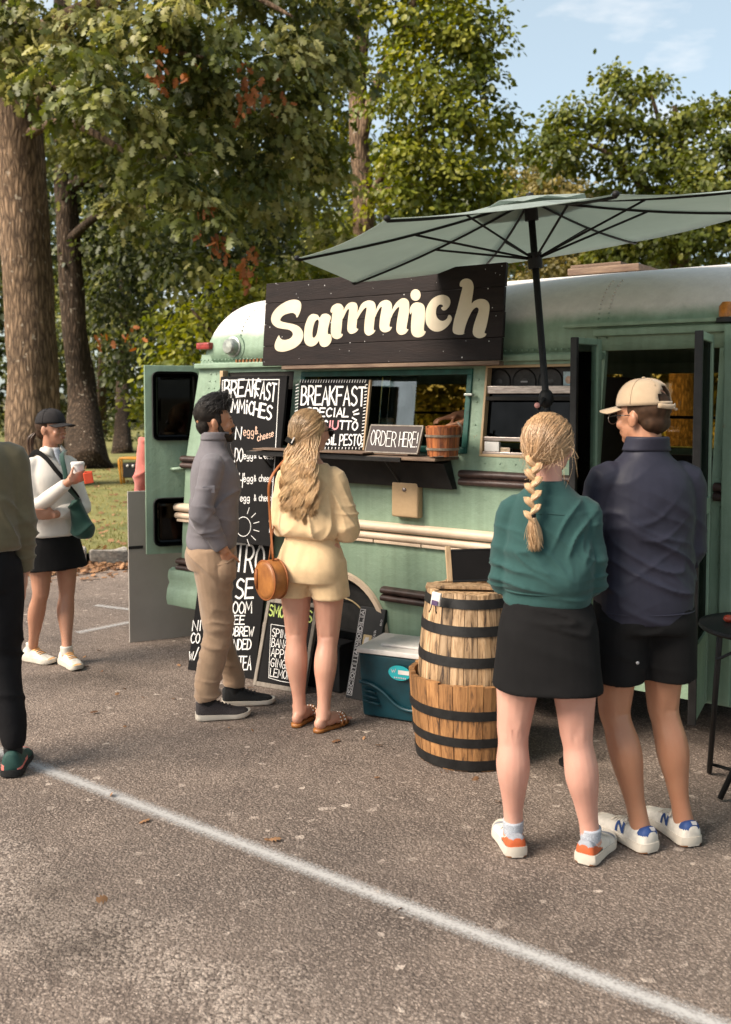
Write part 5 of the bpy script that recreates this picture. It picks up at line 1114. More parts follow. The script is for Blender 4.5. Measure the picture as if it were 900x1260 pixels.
# low leafy tree behind the back of the bus
b = gr(300, 600, .1)
tree('low_tree', 'bushy yellow green young tree just behind the rear of the bus', b, ([atD(298, 520, 16), atD(295, 450, 16), atD(290, 380, 16)], [.14, .11, .09, .04]), [([atD(296, 470, 16), atD(260, 410, 15.8), atD(235, 380, 15.6)], [.06, .04, .015]), ([atD(294, 440, 16), atD(330, 380, 15.8), atD(360, 350, 15.6)], [.06, .04, .015])],
     [B(215, 400, 17, 34, 22), B(255, 380, 16, 42, 24), B(300, 350, 16, 46, 22), B(340, 345, 16.5, 50, 24), B(240, 430, 16.5, 40, 22), B(205, 450, 17.5, 30, 22), B(280, 410, 16, 50, 26), B(330, 400, 16, 50, 30), B(185, 490, 18, 30, 24), B(230, 480, 17, 40, 30), B(400, 330, 17, 60, 26), B(470, 330, 18, 50, 24)], 11, .15, LIT, BROAD, seed=61, nl=36, sprig=(.34, .09), shell=.3)
# broad tree out of view, added so its crown softens light on the customers
b = np.array([-11.5, -5.0, 0.0]); sc_ = lambda dx, dy, z: b + np.array([dx, dy, z])
tree('added_shade_tree', 'broad tree out of view, added to shade the customers', b, ([sc_(.3, .1, 4), sc_(1.2, -.3, 7.5), sc_(2, -.5, 11)], [.5, .42, .34, .12]), [([sc_(.8, -.2, 6), sc_(4, -.6, 8.5), sc_(7, -1.5, 9.5)], [.22, .15, .04]), ([sc_(.6, 0, 5.2), sc_(3, 1.5, 7), sc_(5.5, 2.2, 8)], [.2, .13, .04])],
     [(sc_(3.0, -1.5, 10.5), (3.6, 3.2, 2.2)), (sc_(6.5, -2.0, 9.8), (3.2, 3.0, 1.8)), (sc_(1.0, .5, 9.0), (3.0, 2.8, 2.0)), (sc_(5.0, 1.0, 9.0), (3.0, 2.6, 1.6)), (sc_(8.8, -1.0, 9.4), (2.6, 2.4, 1.5)), (sc_(4, -3.8, 11.2), (3, 2.6, 1.6)), (sc_(-1.5, -1.5, 9.5), (2.6, 2.6, 1.8)), (sc_(10.5, -2.5, 9.8), (2.4, 2.2, 1.4))], 4.2, .26, OAK, OVAL, seed=91, nl=20, sprig=(.6, .22), shell=.15, dens=1.1, group='added shade trees')
# far edge of the wood: one mass
blobs = []
rg = np.random.default_rng(5)
for x in np.arange(-500, 1500, 42):
    D = rg.uniform(44, 62); top = 330 - 110 * (vnoise(np.array([[x * .006, 1, 2]]), 3)[0] * .5 + .5) - (90 if x < 620 else 0)
    y = 545
    while y > top: blobs.append(B(x + rg.uniform(-20, 20), y, D + rg.uniform(-3, 3), rg.uniform(38, 60), rg.uniform(26, 44))); y -= rg.uniform(34, 54)
far_w = kind(foliage('far_woods', blobs, 3.6, .55, ((.018, .024, .008), (.045, .055, .014), (.12, .115, .035)), None, OVAL, seed=8, nl=16, sprig=(1.1, .5), shell=.3, dens=1.2), 'stuff')
far_w['label'] = 'dense far edge of the wood behind the trees'; far_w['category'] = 'woods'
# undergrowth at the back of the lawn
rg = np.random.default_rng(15); blobs = []
for x in np.arange(-300, 1300, 30): blobs.append(B(x + rg.uniform(-12, 12), 530 + rg.uniform(-6, 8), rg.uniform(33, 41), rg.uniform(18, 34), rg.uniform(12, 26)))
ug = kind(foliage('undergrowth', blobs, 9, .26, ((.020, .028, .008), (.055, .065, .015), (.15, .14, .04)), None, OVAL, seed=18, nl=18, sprig=(.6, .25), shell=.2, dens=3), 'stuff'); ug['label'] = 'low bushy undergrowth along the back of the lawn'; ug['category'] = 'undergrowth'
# grass blades and fallen leaves
rg = np.random.default_rng(21); n_ = 26000; u = rg.random(n_) ** 1.5
P = K0 + np.outer(rg.uniform(-1.5, 4.2, n_) * (1 + u * 1.2), kd) + np.outer(.12 + u * 15, kn); P[:, 2] = lawn_h(P) - .005
dt = unit(rg.normal(size=(n_, 3)) * .35 + np.array([0, 0, 1.])); x = rg.random((n_, 1)); patch = np.clip(vnoise(P * .9, 4)[:, None] + .5, 0, 1)
GC = (np.array([.085, .095, .022]) * (1 - x) + np.array([.14, .14, .035]) * x) * (1 - patch) + patch * (np.array([.30, .24, .085]) * (1 - x) + np.array([.22, .18, .055]) * x)
BL = (np.array([(0, .09, 0), (0, -.09, 0), (1, 0, .25)], float), [(0, 1, 2)])
g = kind(link('grass', leaf_mesh('grass', P, dt, unit(rg.normal(size=(n_, 3))), rg.uniform(.025, .065, n_), GC, BL), 'grass_blade'), 'stuff'); g['label'] = 'short dry grass on the lawn behind the kerb'; g['category'] = 'grass'
def litter(name, n_, fn, s0, s1, label, seed):
    rg = np.random.default_rng(seed); P = fn(rg, n_); T = unit(rg.normal(size=(n_, 3)) * np.array([1, 1, .25])); N = unit(rg.normal(size=(n_, 3)) * .35 + np.array([0, 0, 1.])); x = rg.random((n_, 1)); y = rg.random((n_, 1))
    C_ = (np.array([.30, .165, .085]) * (1 - x) + np.array([.14, .070, .038]) * x) * (.7 + .6 * y)
    o = kind(link(name, leaf_mesh(name, P, T, N, rg.uniform(s0, s1, n_), C_, LOBED), 'dry_leaf'), 'stuff'); o['label'] = label; o['category'] = 'leaves'; return o
def f_kerb(rg, n):
    d = -np.abs(rg.normal(size=n)) * .28 - .09; P = K0 + np.outer(rg.uniform(-2.5, 6, n), kd) + np.outer(d, kn); P[:, 2] = .008 + rg.random(n) * .05 * np.exp(d * 3); return P
litter('leaf_litter', 2600, f_kerb, .05, .10, 'drift of brown fallen leaves along the kerb', 31)
def f_lawn(rg, n):
    u = rg.random(n) ** 1.7; P = K0 + np.outer(rg.uniform(-2, 6, n), kd) + np.outer(.1 + u * 12, kn); P[:, 2] = lawn_h(P) + .02; return P
litter('fallen_leaves', 1500, f_lawn, .05, .10, 'brown fallen leaves scattered over the lawn', 32)
def f_lot(rg, n):
    P = np.array([gr(rg.uniform(-50, 900), 640 + 480 * rg.random() ** 1.2) for _ in range(n)]); P = P[P[:, 1] < 4.3]; k = n - len(P); P = np.concatenate([P, P[:1].repeat(k, 0) + rg.normal(size=(k, 3)) * np.array([1.2, .4, 0])]); P[:, 2] = .008; P[0] = gr(121, 875, .01); return P
litter('stray_leaves', 45, f_lot, .022, .05, 'few stray dry leaves lying about on the asphalt', 33)
# ------------------------------------------------------------------ people
def skin_mat(name, col):
    m = mat(name, col, .44, scale=7, col2=(col[0] * .86, col[1] * .70, col[2] * .68), bump=.22, bscale=170, bdist=.0010, spec=.42, sss=.10, blotch=1.1, detail=9); return m
skin_mat('skin_pink', (.56, .325, .250)); skin_mat('skin_fair', (.60, .340, .240)); skin_mat('skin_tan', (.43, .225, .130)); skin_mat('skin_warm', (.40, .205, .120)); skin_mat('skin_brown', (.46, .245, .155))
def cloth(name, col, var=.08, weave=420, rough=.9, sheen=.25, bump=.25): return mat(name, col, rough, var=var, scale=14, bump=bump, bscale=weave, bdist=.0012, spec=.2, sheen=sheen, detail=6, blotch=.9)
cloth('fleece_grey', (.160, .146, .156), .08, 420, .9, .1); cloth('khaki', (.31, .205, .130), .12); cloth('linen_yellow', (.69, .485, .275), .10, 300); cloth('sweat_green', (.024, .066, .062), .1, 420, .9, .1)
cloth('jersey_navy', (.024, .024, .038), .12, 500, .55, .0, .1); cloth('black_cloth', (.0065, .006, .0062), .2, 400, .9, 0); cloth('white_knit', (.62, .57, .51), .05, 500); cloth('olive_knit', (.125, .105, .062), .12, 300)
cloth('pink_fleece', (.52, .155, .125), .1); cloth('cap_beige', (.40, .295, .195), .1, 380); cloth('cap_black', (.028, .025, .025), .15, 380, .9, 0); cloth('pocket_grey', (.22, .205, .225)); cloth('dark_trouser', (.008, .0075, .0085), .2, 400, .9, 0); cloth('bag_green', (.010, .045, .032), .15, 300, .7)
mat('leather_tan', (.40, .155, .035), .45, col2=(.22, .075, .018), scale=10, bump=.2, spec=.5); mat('strap_brown', (.30, .095, .025), .5, var=.15); mat('shoe_white', (.60, .55, .48), .7, var=.1, scale=30, bump=.15, bscale=300); mat('shoe_cream', (.56, .50, .42), .6, var=.1); mat('gum', (.24, .105, .045), .7, var=.1)
mat('shoe_grey', (.26, .27, .30), .8, var=.12, scale=40); mat('shoe_orange', (.48, .10, .03), .7, var=.1); mat('shoe_green', (.015, .055, .045), .7); mat('shoe_blue', (.018, .050, .17), .6, var=.1); mat('knit_dark', (.060, .050, .050), .85, col2=(.025, .02, .02), scale=160, blotch=.6); mat('black_knit', (.012, .012, .012), .85, var=.2, scale=120); mat('shoe_peach', (.75, .42, .18), .7, var=.1); mat('shoe_coral', (.62, .18, .15), .7, var=.1); mat('lens_dark', (.01, .01, .01), .15); mat('eye_dark', (.02, .013, .01), .2); mat('lip', (.38, .13, .10), .45); mat('sock_grey', (.36, .38, .42), .9, var=.2, scale=200); mat('cup_white', (.72, .68, .64), .5, var=.04); mat('phone_red', (.72, .09, .035), .45, var=.05); mat('gold', (.55, .38, .14), .35, metal=.7); mat('bead', (.72, .66, .60), .4)
def hair_mat(name):
    m = bpy.data.materials.new(name); m.use_nodes = True; MATS[name] = m; t = m.node_tree; b = t.nodes['Principled BSDF']; at = t.nodes.new('ShaderNodeAttribute'); at.attribute_name = 'leafcol'
    t.links.new(at.outputs['Color'], b.inputs['Base Color']); b.inputs['Roughness'].default_value = .36; b.inputs['Specular IOR Level'].default_value = .6
hair_mat('hair'); hair_mat('hair_base'); MATS['hair_base'].node_tree.nodes['Principled BSDF'].inputs['Roughness'].default_value = .7; MATS['hair_base'].node_tree.nodes['Principled BSDF'].inputs['Specular IOR Level'].default_value = .2

def evalmesh(mb, vox, sm=3, dec=None, smf=.5):
    me = mb.mesh('tmp'); o = bpy.data.objects.new('tmp', me); COL.objects.link(o)
    r = o.modifiers.new('r', 'REMESH'); r.mode = 'VOXEL'; r.voxel_size = vox; r.adaptivity = 0
    if sm: s_ = o.modifiers.new('s', 'SMOOTH'); s_.factor = smf; s_.iterations = sm
    if dec: d_ = o.modifiers.new('d', 'DECIMATE'); d_.ratio = dec
    dg = bpy.context.evaluated_depsgraph_get(); res = bpy.data.meshes.new_from_object(o.evaluated_get(dg)); bpy.data.objects.remove(o); bpy.data.meshes.remove(me); return res
def mesh_co(me): a = np.empty(len(me.vertices) * 3, np.float32); me.vertices.foreach_get('co', a); return a.reshape(-1, 3).astype(float)
def mesh_no(me): a = np.empty(len(me.vertices) * 3, np.float32); me.vertices.foreach_get('normal', a); return a.reshape(-1, 3).astype(float)
def limb(mb, P, R, n=14, flat=1.0, sub=3, ref=None):
    Q = smooth_pts([np.append(np.array(p, float), r) for p, r in zip(P, R)], sub); return mb.tube([q[:3] for q in Q], [max(.002, q[3]) for q in Q], n, True, flat, ref)
def rloft(mb, rings, n=32, sub=3):
    """rings: (z, cx, cy, rx, ry[, power])"""
    Q = smooth_pts([np.array(list(r) + [2.3])[:6] if len(r) < 6 else np.array(r, float) for r in rings], sub); out_ = []
    for z, cx, cy, rx, ry, e in Q:
        out_.append([(cx + rx * math.copysign(abs(math.cos(a)) ** (2 / e), math.cos(a)), cy + ry * math.copysign(abs(math.sin(a)) ** (2 / e), math.sin(a)), z) for a in [2 * PI * k / n for k in range(n)]])
    return mb.loft(out_)
def wrinkle(me, specs):
    """specs: (amplitude, (fx,fy,fz), centre or None, radius, seed, ridged)"""
    P = mesh_co(me); N = mesh_no(me); d = np.zeros(len(P))
    for amp, fr, c, r, sd_, rg_ in specs:
        fr = np.array(fr, float); Q = P @ fr.T if fr.ndim == 2 else P * fr
        Q = Q + .5 * np.stack([vnoise(P * 5 + 3, sd_ + 1), vnoise(P * 5 + 9, sd_ + 2), vnoise(P * 5 + 17, sd_ + 3)], 1); v = vnoise(Q, sd_)
        if rg_: v = ((1 - np.abs(v)) ** 4.5 - .22) * 2.6
        wt = 1 if c is None else np.exp(-((P - np.array(c)) ** 2).sum(1) / r ** 2); d += amp * v * wt
    P = P + N * d[:, None]; me.vertices.foreach_set('co', P.astype(np.float32).ravel()); me.update()

class Person:
    def __init__(s, label, pos, heading, H):
        s.pos = np.array([pos[0], pos[1], pos[2] if len(pos) > 2 else 0.0]); s.h = heading; s.k = H / 1.70; s.root = thing('person', label, 'person', tuple(s.pos)); s.body = MB()
        s.f = np.array([math.cos(heading), math.sin(heading), 0]); s.r = np.array([math.sin(heading), -math.cos(heading), 0]); s.headM = None; s.arms = {}; s.knees = []
    def W(s, p): p = np.asarray(p, float) * s.k; return s.pos + s.r * p[0] + s.f * p[1] + _u * p[2]
    def inv(s, w_): d = np.asarray(w_, float) - s.pos; return np.array([d @ s.r, d @ s.f, d[2]]) / s.k
    def put(s, me, name, m, parent=None, smooth=True):
        P = mesh_co(me) * s.k; Q = s.pos + P[:, 0:1] * s.r + P[:, 1:2] * s.f + P[:, 2:3] * _u; me.vertices.foreach_set('co', Q.astype(np.float32).ravel()); me.name = name; me.materials.clear(); me.update()
        if smooth: me.polygons.foreach_set('use_smooth', [True] * len(me.polygons))
        bm = bmesh.new(); bm.from_mesh(me); bmesh.ops.recalc_face_normals(bm, faces=bm.faces[:]); bm.to_mesh(me); bm.free()
        return link(name, me, m, parent or s.root)
    def part(s, name, mb, m, parent=None, smooth=True): return s.put(mb.mesh(name), name, m, parent, smooth)
    def garment(s, name, mb, m, specs=(), vox=.009, sm=4, parent=None, dec=None):
        me = evalmesh(mb, vox, sm, dec)
        if specs: wrinkle(me, specs)
        return s.put(me, name, m, parent)
    # ---- anatomy
    def torso(s, w=1.0, bust=0.0, hipw=1.0):
        rloft(s.body, [(.80, 0, -.01, .14 * hipw, .10), (.90, 0, -.015, .168 * hipw, .118), (.98, 0, -.01, .150 * hipw, .105), (1.06, 0, 0, .128 * w, .092), (1.18, 0, .005, .132 * w, .096), (1.28, 0, .005, .138 * w, .100), (1.345, 0, -.005, .118 * w, .082), (1.385, 0, -.01, .086 * w, .062), (1.43, 0, -.012, .056, .052)])
    def leg(s, sd, hip, knee, ank, f=1.0, foot=False, toe=(0, 1)):
        hip, knee, ank = (np.array(q, float) for q in (hip, knee, ank)); P, R = [], []
        s.knees.append(knee)
        for t, rr, oy in ((0, .080, 0), (.28, .083, 0), (.55, .074, .004), (.82, .062, .004), (1.0, .0545, 0)): P.append(hip + (knee - hip) * t + (0, oy, 0)); R.append(rr * f)
        for t, rr, oy in ((.12, .051, -.006), (.28, .0565, -.016), (.42, .055, -.016), (.60, .044, -.008), (.78, .0345, -.002), (.92, .0335, 0), (1.06, .036, 0)): P.append(knee + (ank - knee) * t + (0, oy, 0)); R.append(rr * f)
        limb(s.body, P, R, 16)
        s.body.ell(knee + (0, .034 * f, .005), (.036 * f, .024, .045)); s.body.ell(knee + (0, -.030, .035), (.018, .03, .06))
        if foot:
            t_ = np.array([toe[0], toe[1], 0]); sdv = np.array([toe[1], -toe[0], 0]); R_ = Matrix(((sdv[0], t_[0], 0), (sdv[1], t_[1], 0), (0, 0, 1))); a = np.array([ank[0], ank[1], 0])
            s.body.ell(a - t_ * .020 + _u * .045, (.030, .040, .034), R_); s.body.ell(a + t_ * .06 + _u * .050, (.032, .075, .034), R_); s.body.ell(a + t_ * .125 + _u * .034, (.040, .055, .020), R_)
            for j, (dx, ln) in enumerate(((-.028, .19), (-.011, .185), (.004, .178), (.018, .168), (.030, .155))): s.body.ell(a + t_ * (ln - .01) + sdv * dx * (-sd) + _u * .028, (.0085 if j else .012, .020, .010), R_, 8, 6)
            s.body.ell(ank + np.array([.032, 0, .012]), (.012, .014, .014)); s.body.ell(ank + np.array([-.032, 0, .016]), (.012, .014, .014))
    def arm(s, sh, el, wr, f=1.0):
        sh, el, wr = (np.array(q, float) for q in (sh, el, wr))
        s.arms[1 if sh[0] > 0 else -1] = (sh, el, wr)
        limb(s.body, [sh, sh + (el - sh) * .35, sh + (el - sh) * .75, el, el + (wr - el) * .3, el + (wr - el) * .7, wr, wr + (wr - el) * .06], [.044 * f, .044 * f, .040 * f, .037 * f, .039 * f, .032 * f, .025 * f, .024 * f], 12)
    def sleeve(s, g, sd, r=(.050, .058, .056, .054, .052, .050, .044, .036), end=.97, puff=(0, 0, 0)):
        sh, el, wr = s.arms[sd]; a = sh + (el - sh) * .12; out_ = np.array([sd * .004, 0, 0]); f_ = (wr - el)
        limb(g, [(sd * .085, sh[1], sh[2] + .012), sh + (0, 0, .002), sh + (el - sh) * .35 + out_, sh + (el - sh) * .75 + out_ + np.array(puff) * .6, el + out_ + np.array(puff), el + f_ * .3, el + f_ * .7, el + f_ * end], r, 18)
    def hand(s, wr, d, pn, thumb, curl=.5, sz=1.0, spread=.0):
        wr = np.array(wr, float); d = np.array(d, float); d /= np.linalg.norm(d); pn = np.array(pn, float); pn -= d * (pn @ d); pn /= np.linalg.norm(pn); th = np.array(thumb, float); th -= d * (th @ d) + pn * (th @ pn); th /= np.linalg.norm(th)
        R_ = Matrix(((th[0], d[0], pn[0]), (th[1], d[1], pn[1]), (th[2], d[2], pn[2])))
        s.body.ell(wr + d * .045 * sz, (.038 * sz, .052 * sz, .016 * sz), R_, 12, 8); s.body.ell(wr + d * .03 * sz + th * .022 * sz + pn * .006, (.018, .034, .014), R_, 10, 7)
        for off, ln in ((.029, .074), (.010, .082), (-.010, .077), (-.028, .062)):
            p = wr + d * (.088 if abs(off) < .02 else .083) * sz + th * off * sz; q = d + th * off * spread * 10; P = [p - d * .015]; a = 0.0
            for sg in (.45, .32, .25): P.append(P[-1] + (q / np.linalg.norm(q) * math.cos(a) + pn * math.sin(a)) * ln * sg * sz + (d * .015 if len(P) == 1 else 0)); a += curl
            limb(s.body, P, [.0095 * sz, .0090 * sz, .0082 * sz, .0066 * sz], 8, sub=2)
        p = wr + d * .025 * sz + th * .030 * sz; limb(s.body, [p, p + (d * .6 + th * .7 + pn * .2) * .036 * sz, p + (d * .95 + th * .75 + pn * (.25 + curl * .4)) * .060 * sz], [.0125 * sz, .0105 * sz, .0075 * sz], 8, sub=2)
    def setHead(s, yaw=0.0, pitch=0.0, lift=0.0):
        s.headM = Matrix.Translation((0, -.012, 1.47 + lift)) @ Matrix.Rotation(yaw, 4, 'Z') @ Matrix.Rotation(pitch, 4, 'X') @ Matrix.Translation((0, .012, -1.47))
    def hp(s, p): return np.array(s.headM @ Vector(p))
    def head(s, male=False, smile=0):
        s.setHead() if s.headM is None else None; R_ = s.headM.to_3x3(); E = lambda c, r: s.body.ell(s.hp(c), r, R_, 14, 10)
        limb(s.body, [(0, -.016, 1.40), s.hp((0, -.014, 1.47)), s.hp((0, -.006, 1.54))], [.060 if male else .053, .056 if male else .048, .055 if male else .047], 14)
        E((0, -.014, 1.608), (.072, .090, .086)); E((0, .020, 1.585), (.066, .068, .078)); E((0, .028, 1.535), (.054 if not male else .059, .058, .060)); E((0, .060, 1.492), (.026 if not male else .032, .026, .020))
        E((0, .042, 1.510), (.045 if not male else .051, .040, .030)); E((0, .082, 1.593), (.045, .012, .012)); E((0, .090, 1.570), (.0095, .013, .026)); E((0, .101, 1.551), (.0125, .013, .0105)); E((.012, .092, 1.548), (.008, .008, .007)); E((-.012, .092, 1.548), (.008, .008, .007))
        E((0, .088, 1.522), (.022, .010, .0065)); E((0, .086, 1.512), (.020, .010, .0065))
        for q in (1, -1):
            E((q * .036, .066, 1.548), (.022, .020, .022)); E((q * .073, -.006, 1.562), (.008, .020, .030)); E((q * .078, -.012, 1.570), (.006, .014, .020)); E((q * .030, .078, 1.574), (.014, .010, .010))
    def eyes(s):
        for q in (1, -1):
            mb = MB(); mb.ell(s.hp((q * .031, .0835, 1.576)), (.0100, .0045, .0036), s.headM.to_3x3(), 10, 6); s.part('eye', mb, 'eye_dark')
            mb = MB(); limb(mb, [s.hp((q * .014, .0925, 1.590)), s.hp((q * .030, .0915, 1.596)), s.hp((q * .048, .078, 1.590))], [.0015, .0024, .0014], 6); s.part('eyebrow', mb, 'eye_dark')
        mb = MB(); mb.ell(s.hp((0, .0955, 1.517)), (.021, .0045, .006), s.headM.to_3x3(), 12, 6); s.part('lips', mb, 'lip')
    def finish(s, m, vox=.0062, dec=.34):
        me = evalmesh(s.body, vox, 3, dec); P = mesh_co(me); N = mesh_no(me); d = np.zeros(len(P))
        for kn in s.knees:
            q = P - np.array(kn); back = np.clip(-N[:, 1], 0, 1) * (np.abs(q[:, 0]) < .06) * (np.abs(q[:, 2]) < .12) * (np.abs(q[:, 1]) < .1)
            zc = q[:, 2] - .004 - .9 * (q[:, 0]) ** 2 * 4; d += back * (-.0045 * np.exp(-(zc / .0065) ** 2) - .003 * np.exp(-((q[:, 2] - .03) / .03) ** 2 - (q[:, 0] / .012) ** 2) + .002 * np.exp(-((q[:, 2] - .03) / .04) ** 2 - ((np.abs(q[:, 0]) - .028) / .010) ** 2))
        d += .0012 * vnoise(P * 22, 3); P = P + N * d[:, None]; me.vertices.foreach_set('co', P.astype(np.float32).ravel()); me.update()
        return s.put(me, 'body', m)
    # ---- shoes
    def shoe(s, ank, yaw, L_=.275, wd=.098, soleh=.030, mats=('shoe_white', 'shoe_cream'), rule=None, high=.0, gum=None, laces='shoe_white', sd=1, sock=None, logo=None):
        c, sn = math.cos(yaw), math.sin(yaw); F = lambda x, y, z: (ank[0] + x * c + y * -sn * -1 * -1 if False else ank[0] + x * c - y * sn, ank[1] + x * sn + y * c, z)
        y0 = -.068; rt = empty('shoe', tuple(s.W((ank[0], ank[1], 0)))); setp(rt, s.root)
        wprof = lambda t: wd / 2 * np.interp(t, [0, .04, .12, .3, .5, .72, .86, .95, 1], [.44, .78, .88, .86, .86, 1.0, .90, .64, .24])
        cen = lambda t: sd * np.interp(t, [0, .4, .75, 1], [0, .002, .004, -.008])
        T = np.linspace(0, 1, 23); mb = MB(); rings = []
        for t in T:
            w_ = wprof(t) + .004; z0 = .002 + .014 * max(0, (t - .8) / .2) ** 2 + .006 * max(0, (.08 - t) / .08); x0 = cen(t); y = y0 + L_ * t; h_ = soleh * np.interp(t, [0, .3, .7, 1], [1.12, 1.0, .85, .95]) + z0 * .4
            rings.append([F(x0 + a * w_, y, z) for a, z in ((-.86, z0), (.86, z0), (1.0, z0 + .006), (1.02, (z0 + h_) / 2), (.98, h_), (-.98, h_), (-1.02, (z0 + h_) / 2), (-1.0, z0 + .006))])
        mb.loft(rings); o = s.part('sole', mb, [MATS[mats[1]]] + ([MATS[gum]] if gum else []), rt)
        o.data.set_sharp_from_angle(angle=.7)
        if gum:
            for p in o.data.polygons:
                if p.center.z < s.pos[2] + (.0115 * s.k): p.material_index = 1
        hz_ = lambda t: np.interp(t, [0, .06, .16, .26, .40, .55, .75, .90, 1], [.078 + high, .096 + high, .088 + high, .092 + high, .094, .072, .054, .046, .026]) 
        def SP(t, a, off=0.0):
            w_ = wprof(t) * .97 + off; hb = soleh * .75; h_ = max(.006, hz_(t) - hb) + off
            return F(cen(t) + w_ * math.copysign(abs(math.cos(a)) ** .72, math.cos(a)), y0 + L_ * t + (off if t > .9 else -off if t < .05 else 0), hb + h_ * abs(math.sin(a)) ** .8)
        mb = MB(); n = 34; T2 = np.linspace(.012, .985, 60); rings = [[SP(t, PI * k / n) for k in range(n + 1)] for t in T2]; mb.loft(rings)
        names = list(rule[0]) if rule else []; o = s.part('upper', mb, [MATS[mats[0]]] + [MATS[q] for q in names], rt)
        if rule:
            for p in o.data.polygons:
                q = s.inv(np.array(p.center)); dx, dy = q[0] - ank[0], q[1] - ank[1]; lx, ly = dx * c + dy * sn, -dx * sn + dy * c; t = (ly - y0) / L_; hh = (q[2] - soleh) / .06; i = rule[1](t, hh, lx); p.material_index = i
        if laces:
            for j in range(5):
                t = .36 + .065 * j; mb = MB(); limb(mb, [SP(t, PI * .34, .003), SP(t + .01, PI * .5, .005), SP(t, PI * .66, .003)], [.0032] * 3, 6, sub=2); s.part('lace', mb, laces, rt)
            mb = MB(); limb(mb, [SP(.36, PI * .5, .004), np.array(SP(.34, PI * .62, .012)), np.array(SP(.30, PI * .75, .016)), SP(.37, PI * .70, .006)], [.0028] * 4, 6, sub=2); s.part('lace', mb, laces, rt)
        if sock: mb = MB(); limb(mb, [(ank[0], ank[1], .06), (ank[0], ank[1] - .002, .092 + high), (ank[0], ank[1] - .004, .128 + high)], [.036, .0395, .0400], 14); s.part('sock', mb, sock, rt)
        if logo:
            for sgn_ in (1, -1):
                mb = MB(); g = [[(0, 0), (0, 1)], [(0, 1), (1, 0)], [(1, 0), (1, 1)]]
                for st in g:
                    (xa, ya), (xb, yb) = st; P = [(xa + (xb - xa) * q, ya + (yb - ya) * q) for q in np.linspace(0, 1, 5)]
                    g_ = lambda p, dx: SP((.37 + (p[0] + dx) * .115) if sgn_ > 0 else (.485 - (p[0] + dx) * .115), (.06 + .25 * p[1]) * PI if sgn_ > 0 else PI - (.06 + .25 * p[1]) * PI, .0032)
                    o_ = len(mb.v); mb.v += [q for p in P for q in (g_(p, -.16), g_(p, .16))]; mb.f += [(o_ + 2 * i, o_ + 2 * i + 1, o_ + 2 * i + 3, o_ + 2 * i + 2) for i in range(4)]
                s.part('logo', mb, logo, rt)
        return rt, SP
    def strands(s, name, lines, cols, seed=0, n=3, parent=None):
        """lines: (points, radii) in local space"""
        V, Fc, K = [], [], []; rg = np.random.default_rng(seed)
        for i, (P, R) in enumerate(lines):
            mb = MB(); mb.tube(P, R, n); o = len(V); V += mb.v; Fc += [tuple(a + o for a in f) for f in mb.f]; K += [cols[i]] * len(mb.v)
        me = bpy.data.meshes.new(name); me.from_pydata(V, [], Fc); me.update(); at = me.attributes.new('leafcol', 'FLOAT_COLOR', 'POINT'); at.data.foreach_set('color', np.concatenate([np.array(K), np.ones((len(K), 1))], 1).astype(np.float32).ravel())
        o = s.put(me, name, 'hair', parent); return o
    def colmesh(s, name, me, fn, parent=None):
        P = mesh_co(me); at = me.attributes.new('leafcol', 'FLOAT_COLOR', 'POINT'); at.data.foreach_set('color', np.concatenate([fn(P), np.ones((len(P), 1))], 1).astype(np.float32).ravel()); return s.put(me, name, 'hair_base', parent)
    def scalp(s, az, el, off=0.0):       # point on the skull, az from the back (0) round, el up
        return s.hp((math.sin(az) * math.cos(el) * (.078 + off), -.010 - math.cos(az) * math.cos(el) * (.099 + off), 1.603 + math.sin(el) * (.094 + off)))
    def cap(s, m, brim=.075, back=True, button=True, dz=0.0):
        rt = empty('cap', tuple(s.W(s.hp((0, 0, 1.62))))); setp(rt, s.root); mb = MB(); n = 36; rings = []; E = [0, .12, .25, .4, .58, .78, 1.0, 1.2, 1.38, 1.5]
        for e in E: rings.append([s.hp((math.sin(2 * PI * k / n) * .0835 * math.cos(e) ** .8, -.006 - math.cos(2 * PI * k / n) * .1045 * math.cos(e) ** .8, 1.608 + dz + .098 * math.sin(e) ** .95)) for k in range(n)])
        o = len(mb.v); mb.loft(rings, False)
        top = s.hp((0, -.006, 1.707 + dz)); mb.v.append(tuple(top)); it = len(mb.v) - 1; mb.f += [(o + 9 * n + k, o + 9 * n + (k + 1) % n, it) for k in range(n)]
        if back: mb.f = [f for f in mb.f if not (len(f) == 4 and f[0] // n <= 4 and min(f[0] % n, n - f[0] % n) <= [3, 3, 3, 2, 1][f[0] // n] and not (f[0] // n <= 0)) ]
        me = mb.mesh('crown'); ob = s.put(me, 'crown', m, rt); md = ob.modifiers.new('t', 'SOLIDIFY'); md.thickness = .003
        for k in range(6):
            a = 2 * PI * (k + .5) / 6; mbs = MB(); P = [s.hp((math.sin(a) * .0842 * math.cos(e) ** .8, -.006 - math.cos(a) * .1052 * math.cos(e) ** .8, 1.608 + dz + .0988 * math.sin(e) ** .95)) for e in np.linspace(.05 if k not in (0, 5) or not back else .75, 1.5, 9)]; mbs.tube(P, .0016, 5); s.part('seam', mbs, m, rt)
        mbs = MB(); mbs.ell(s.hp((0, -.006, 1.709 + dz)), (.007, .007, .004), None, 10, 6); s.part('button', mbs, m, rt)
        mb = MB(); top_, bot = [], []; na = 13
        for i in range(5):
            for j in range(na):
                a = -1.15 + 2.3 * j / (na - 1); q = i / 4; x = math.sin(a) * .082; y = -.006 + math.cos(a) * .103; L_ = brim * math.cos(a * .9) ** .5 if math.cos(a * .9) > 0 else 0; curv = -.018 * (math.sin(a) ** 2) - .014 * q
                mb.v.append(tuple(s.hp((x * (1 + .10 * q), y + L_ * q, 1.612 + dz + curv))))
        for i in range(4):
            for j in range(na - 1): q = i * na + j; mb.f.append((q, q + 1, q + na + 1, q + na))
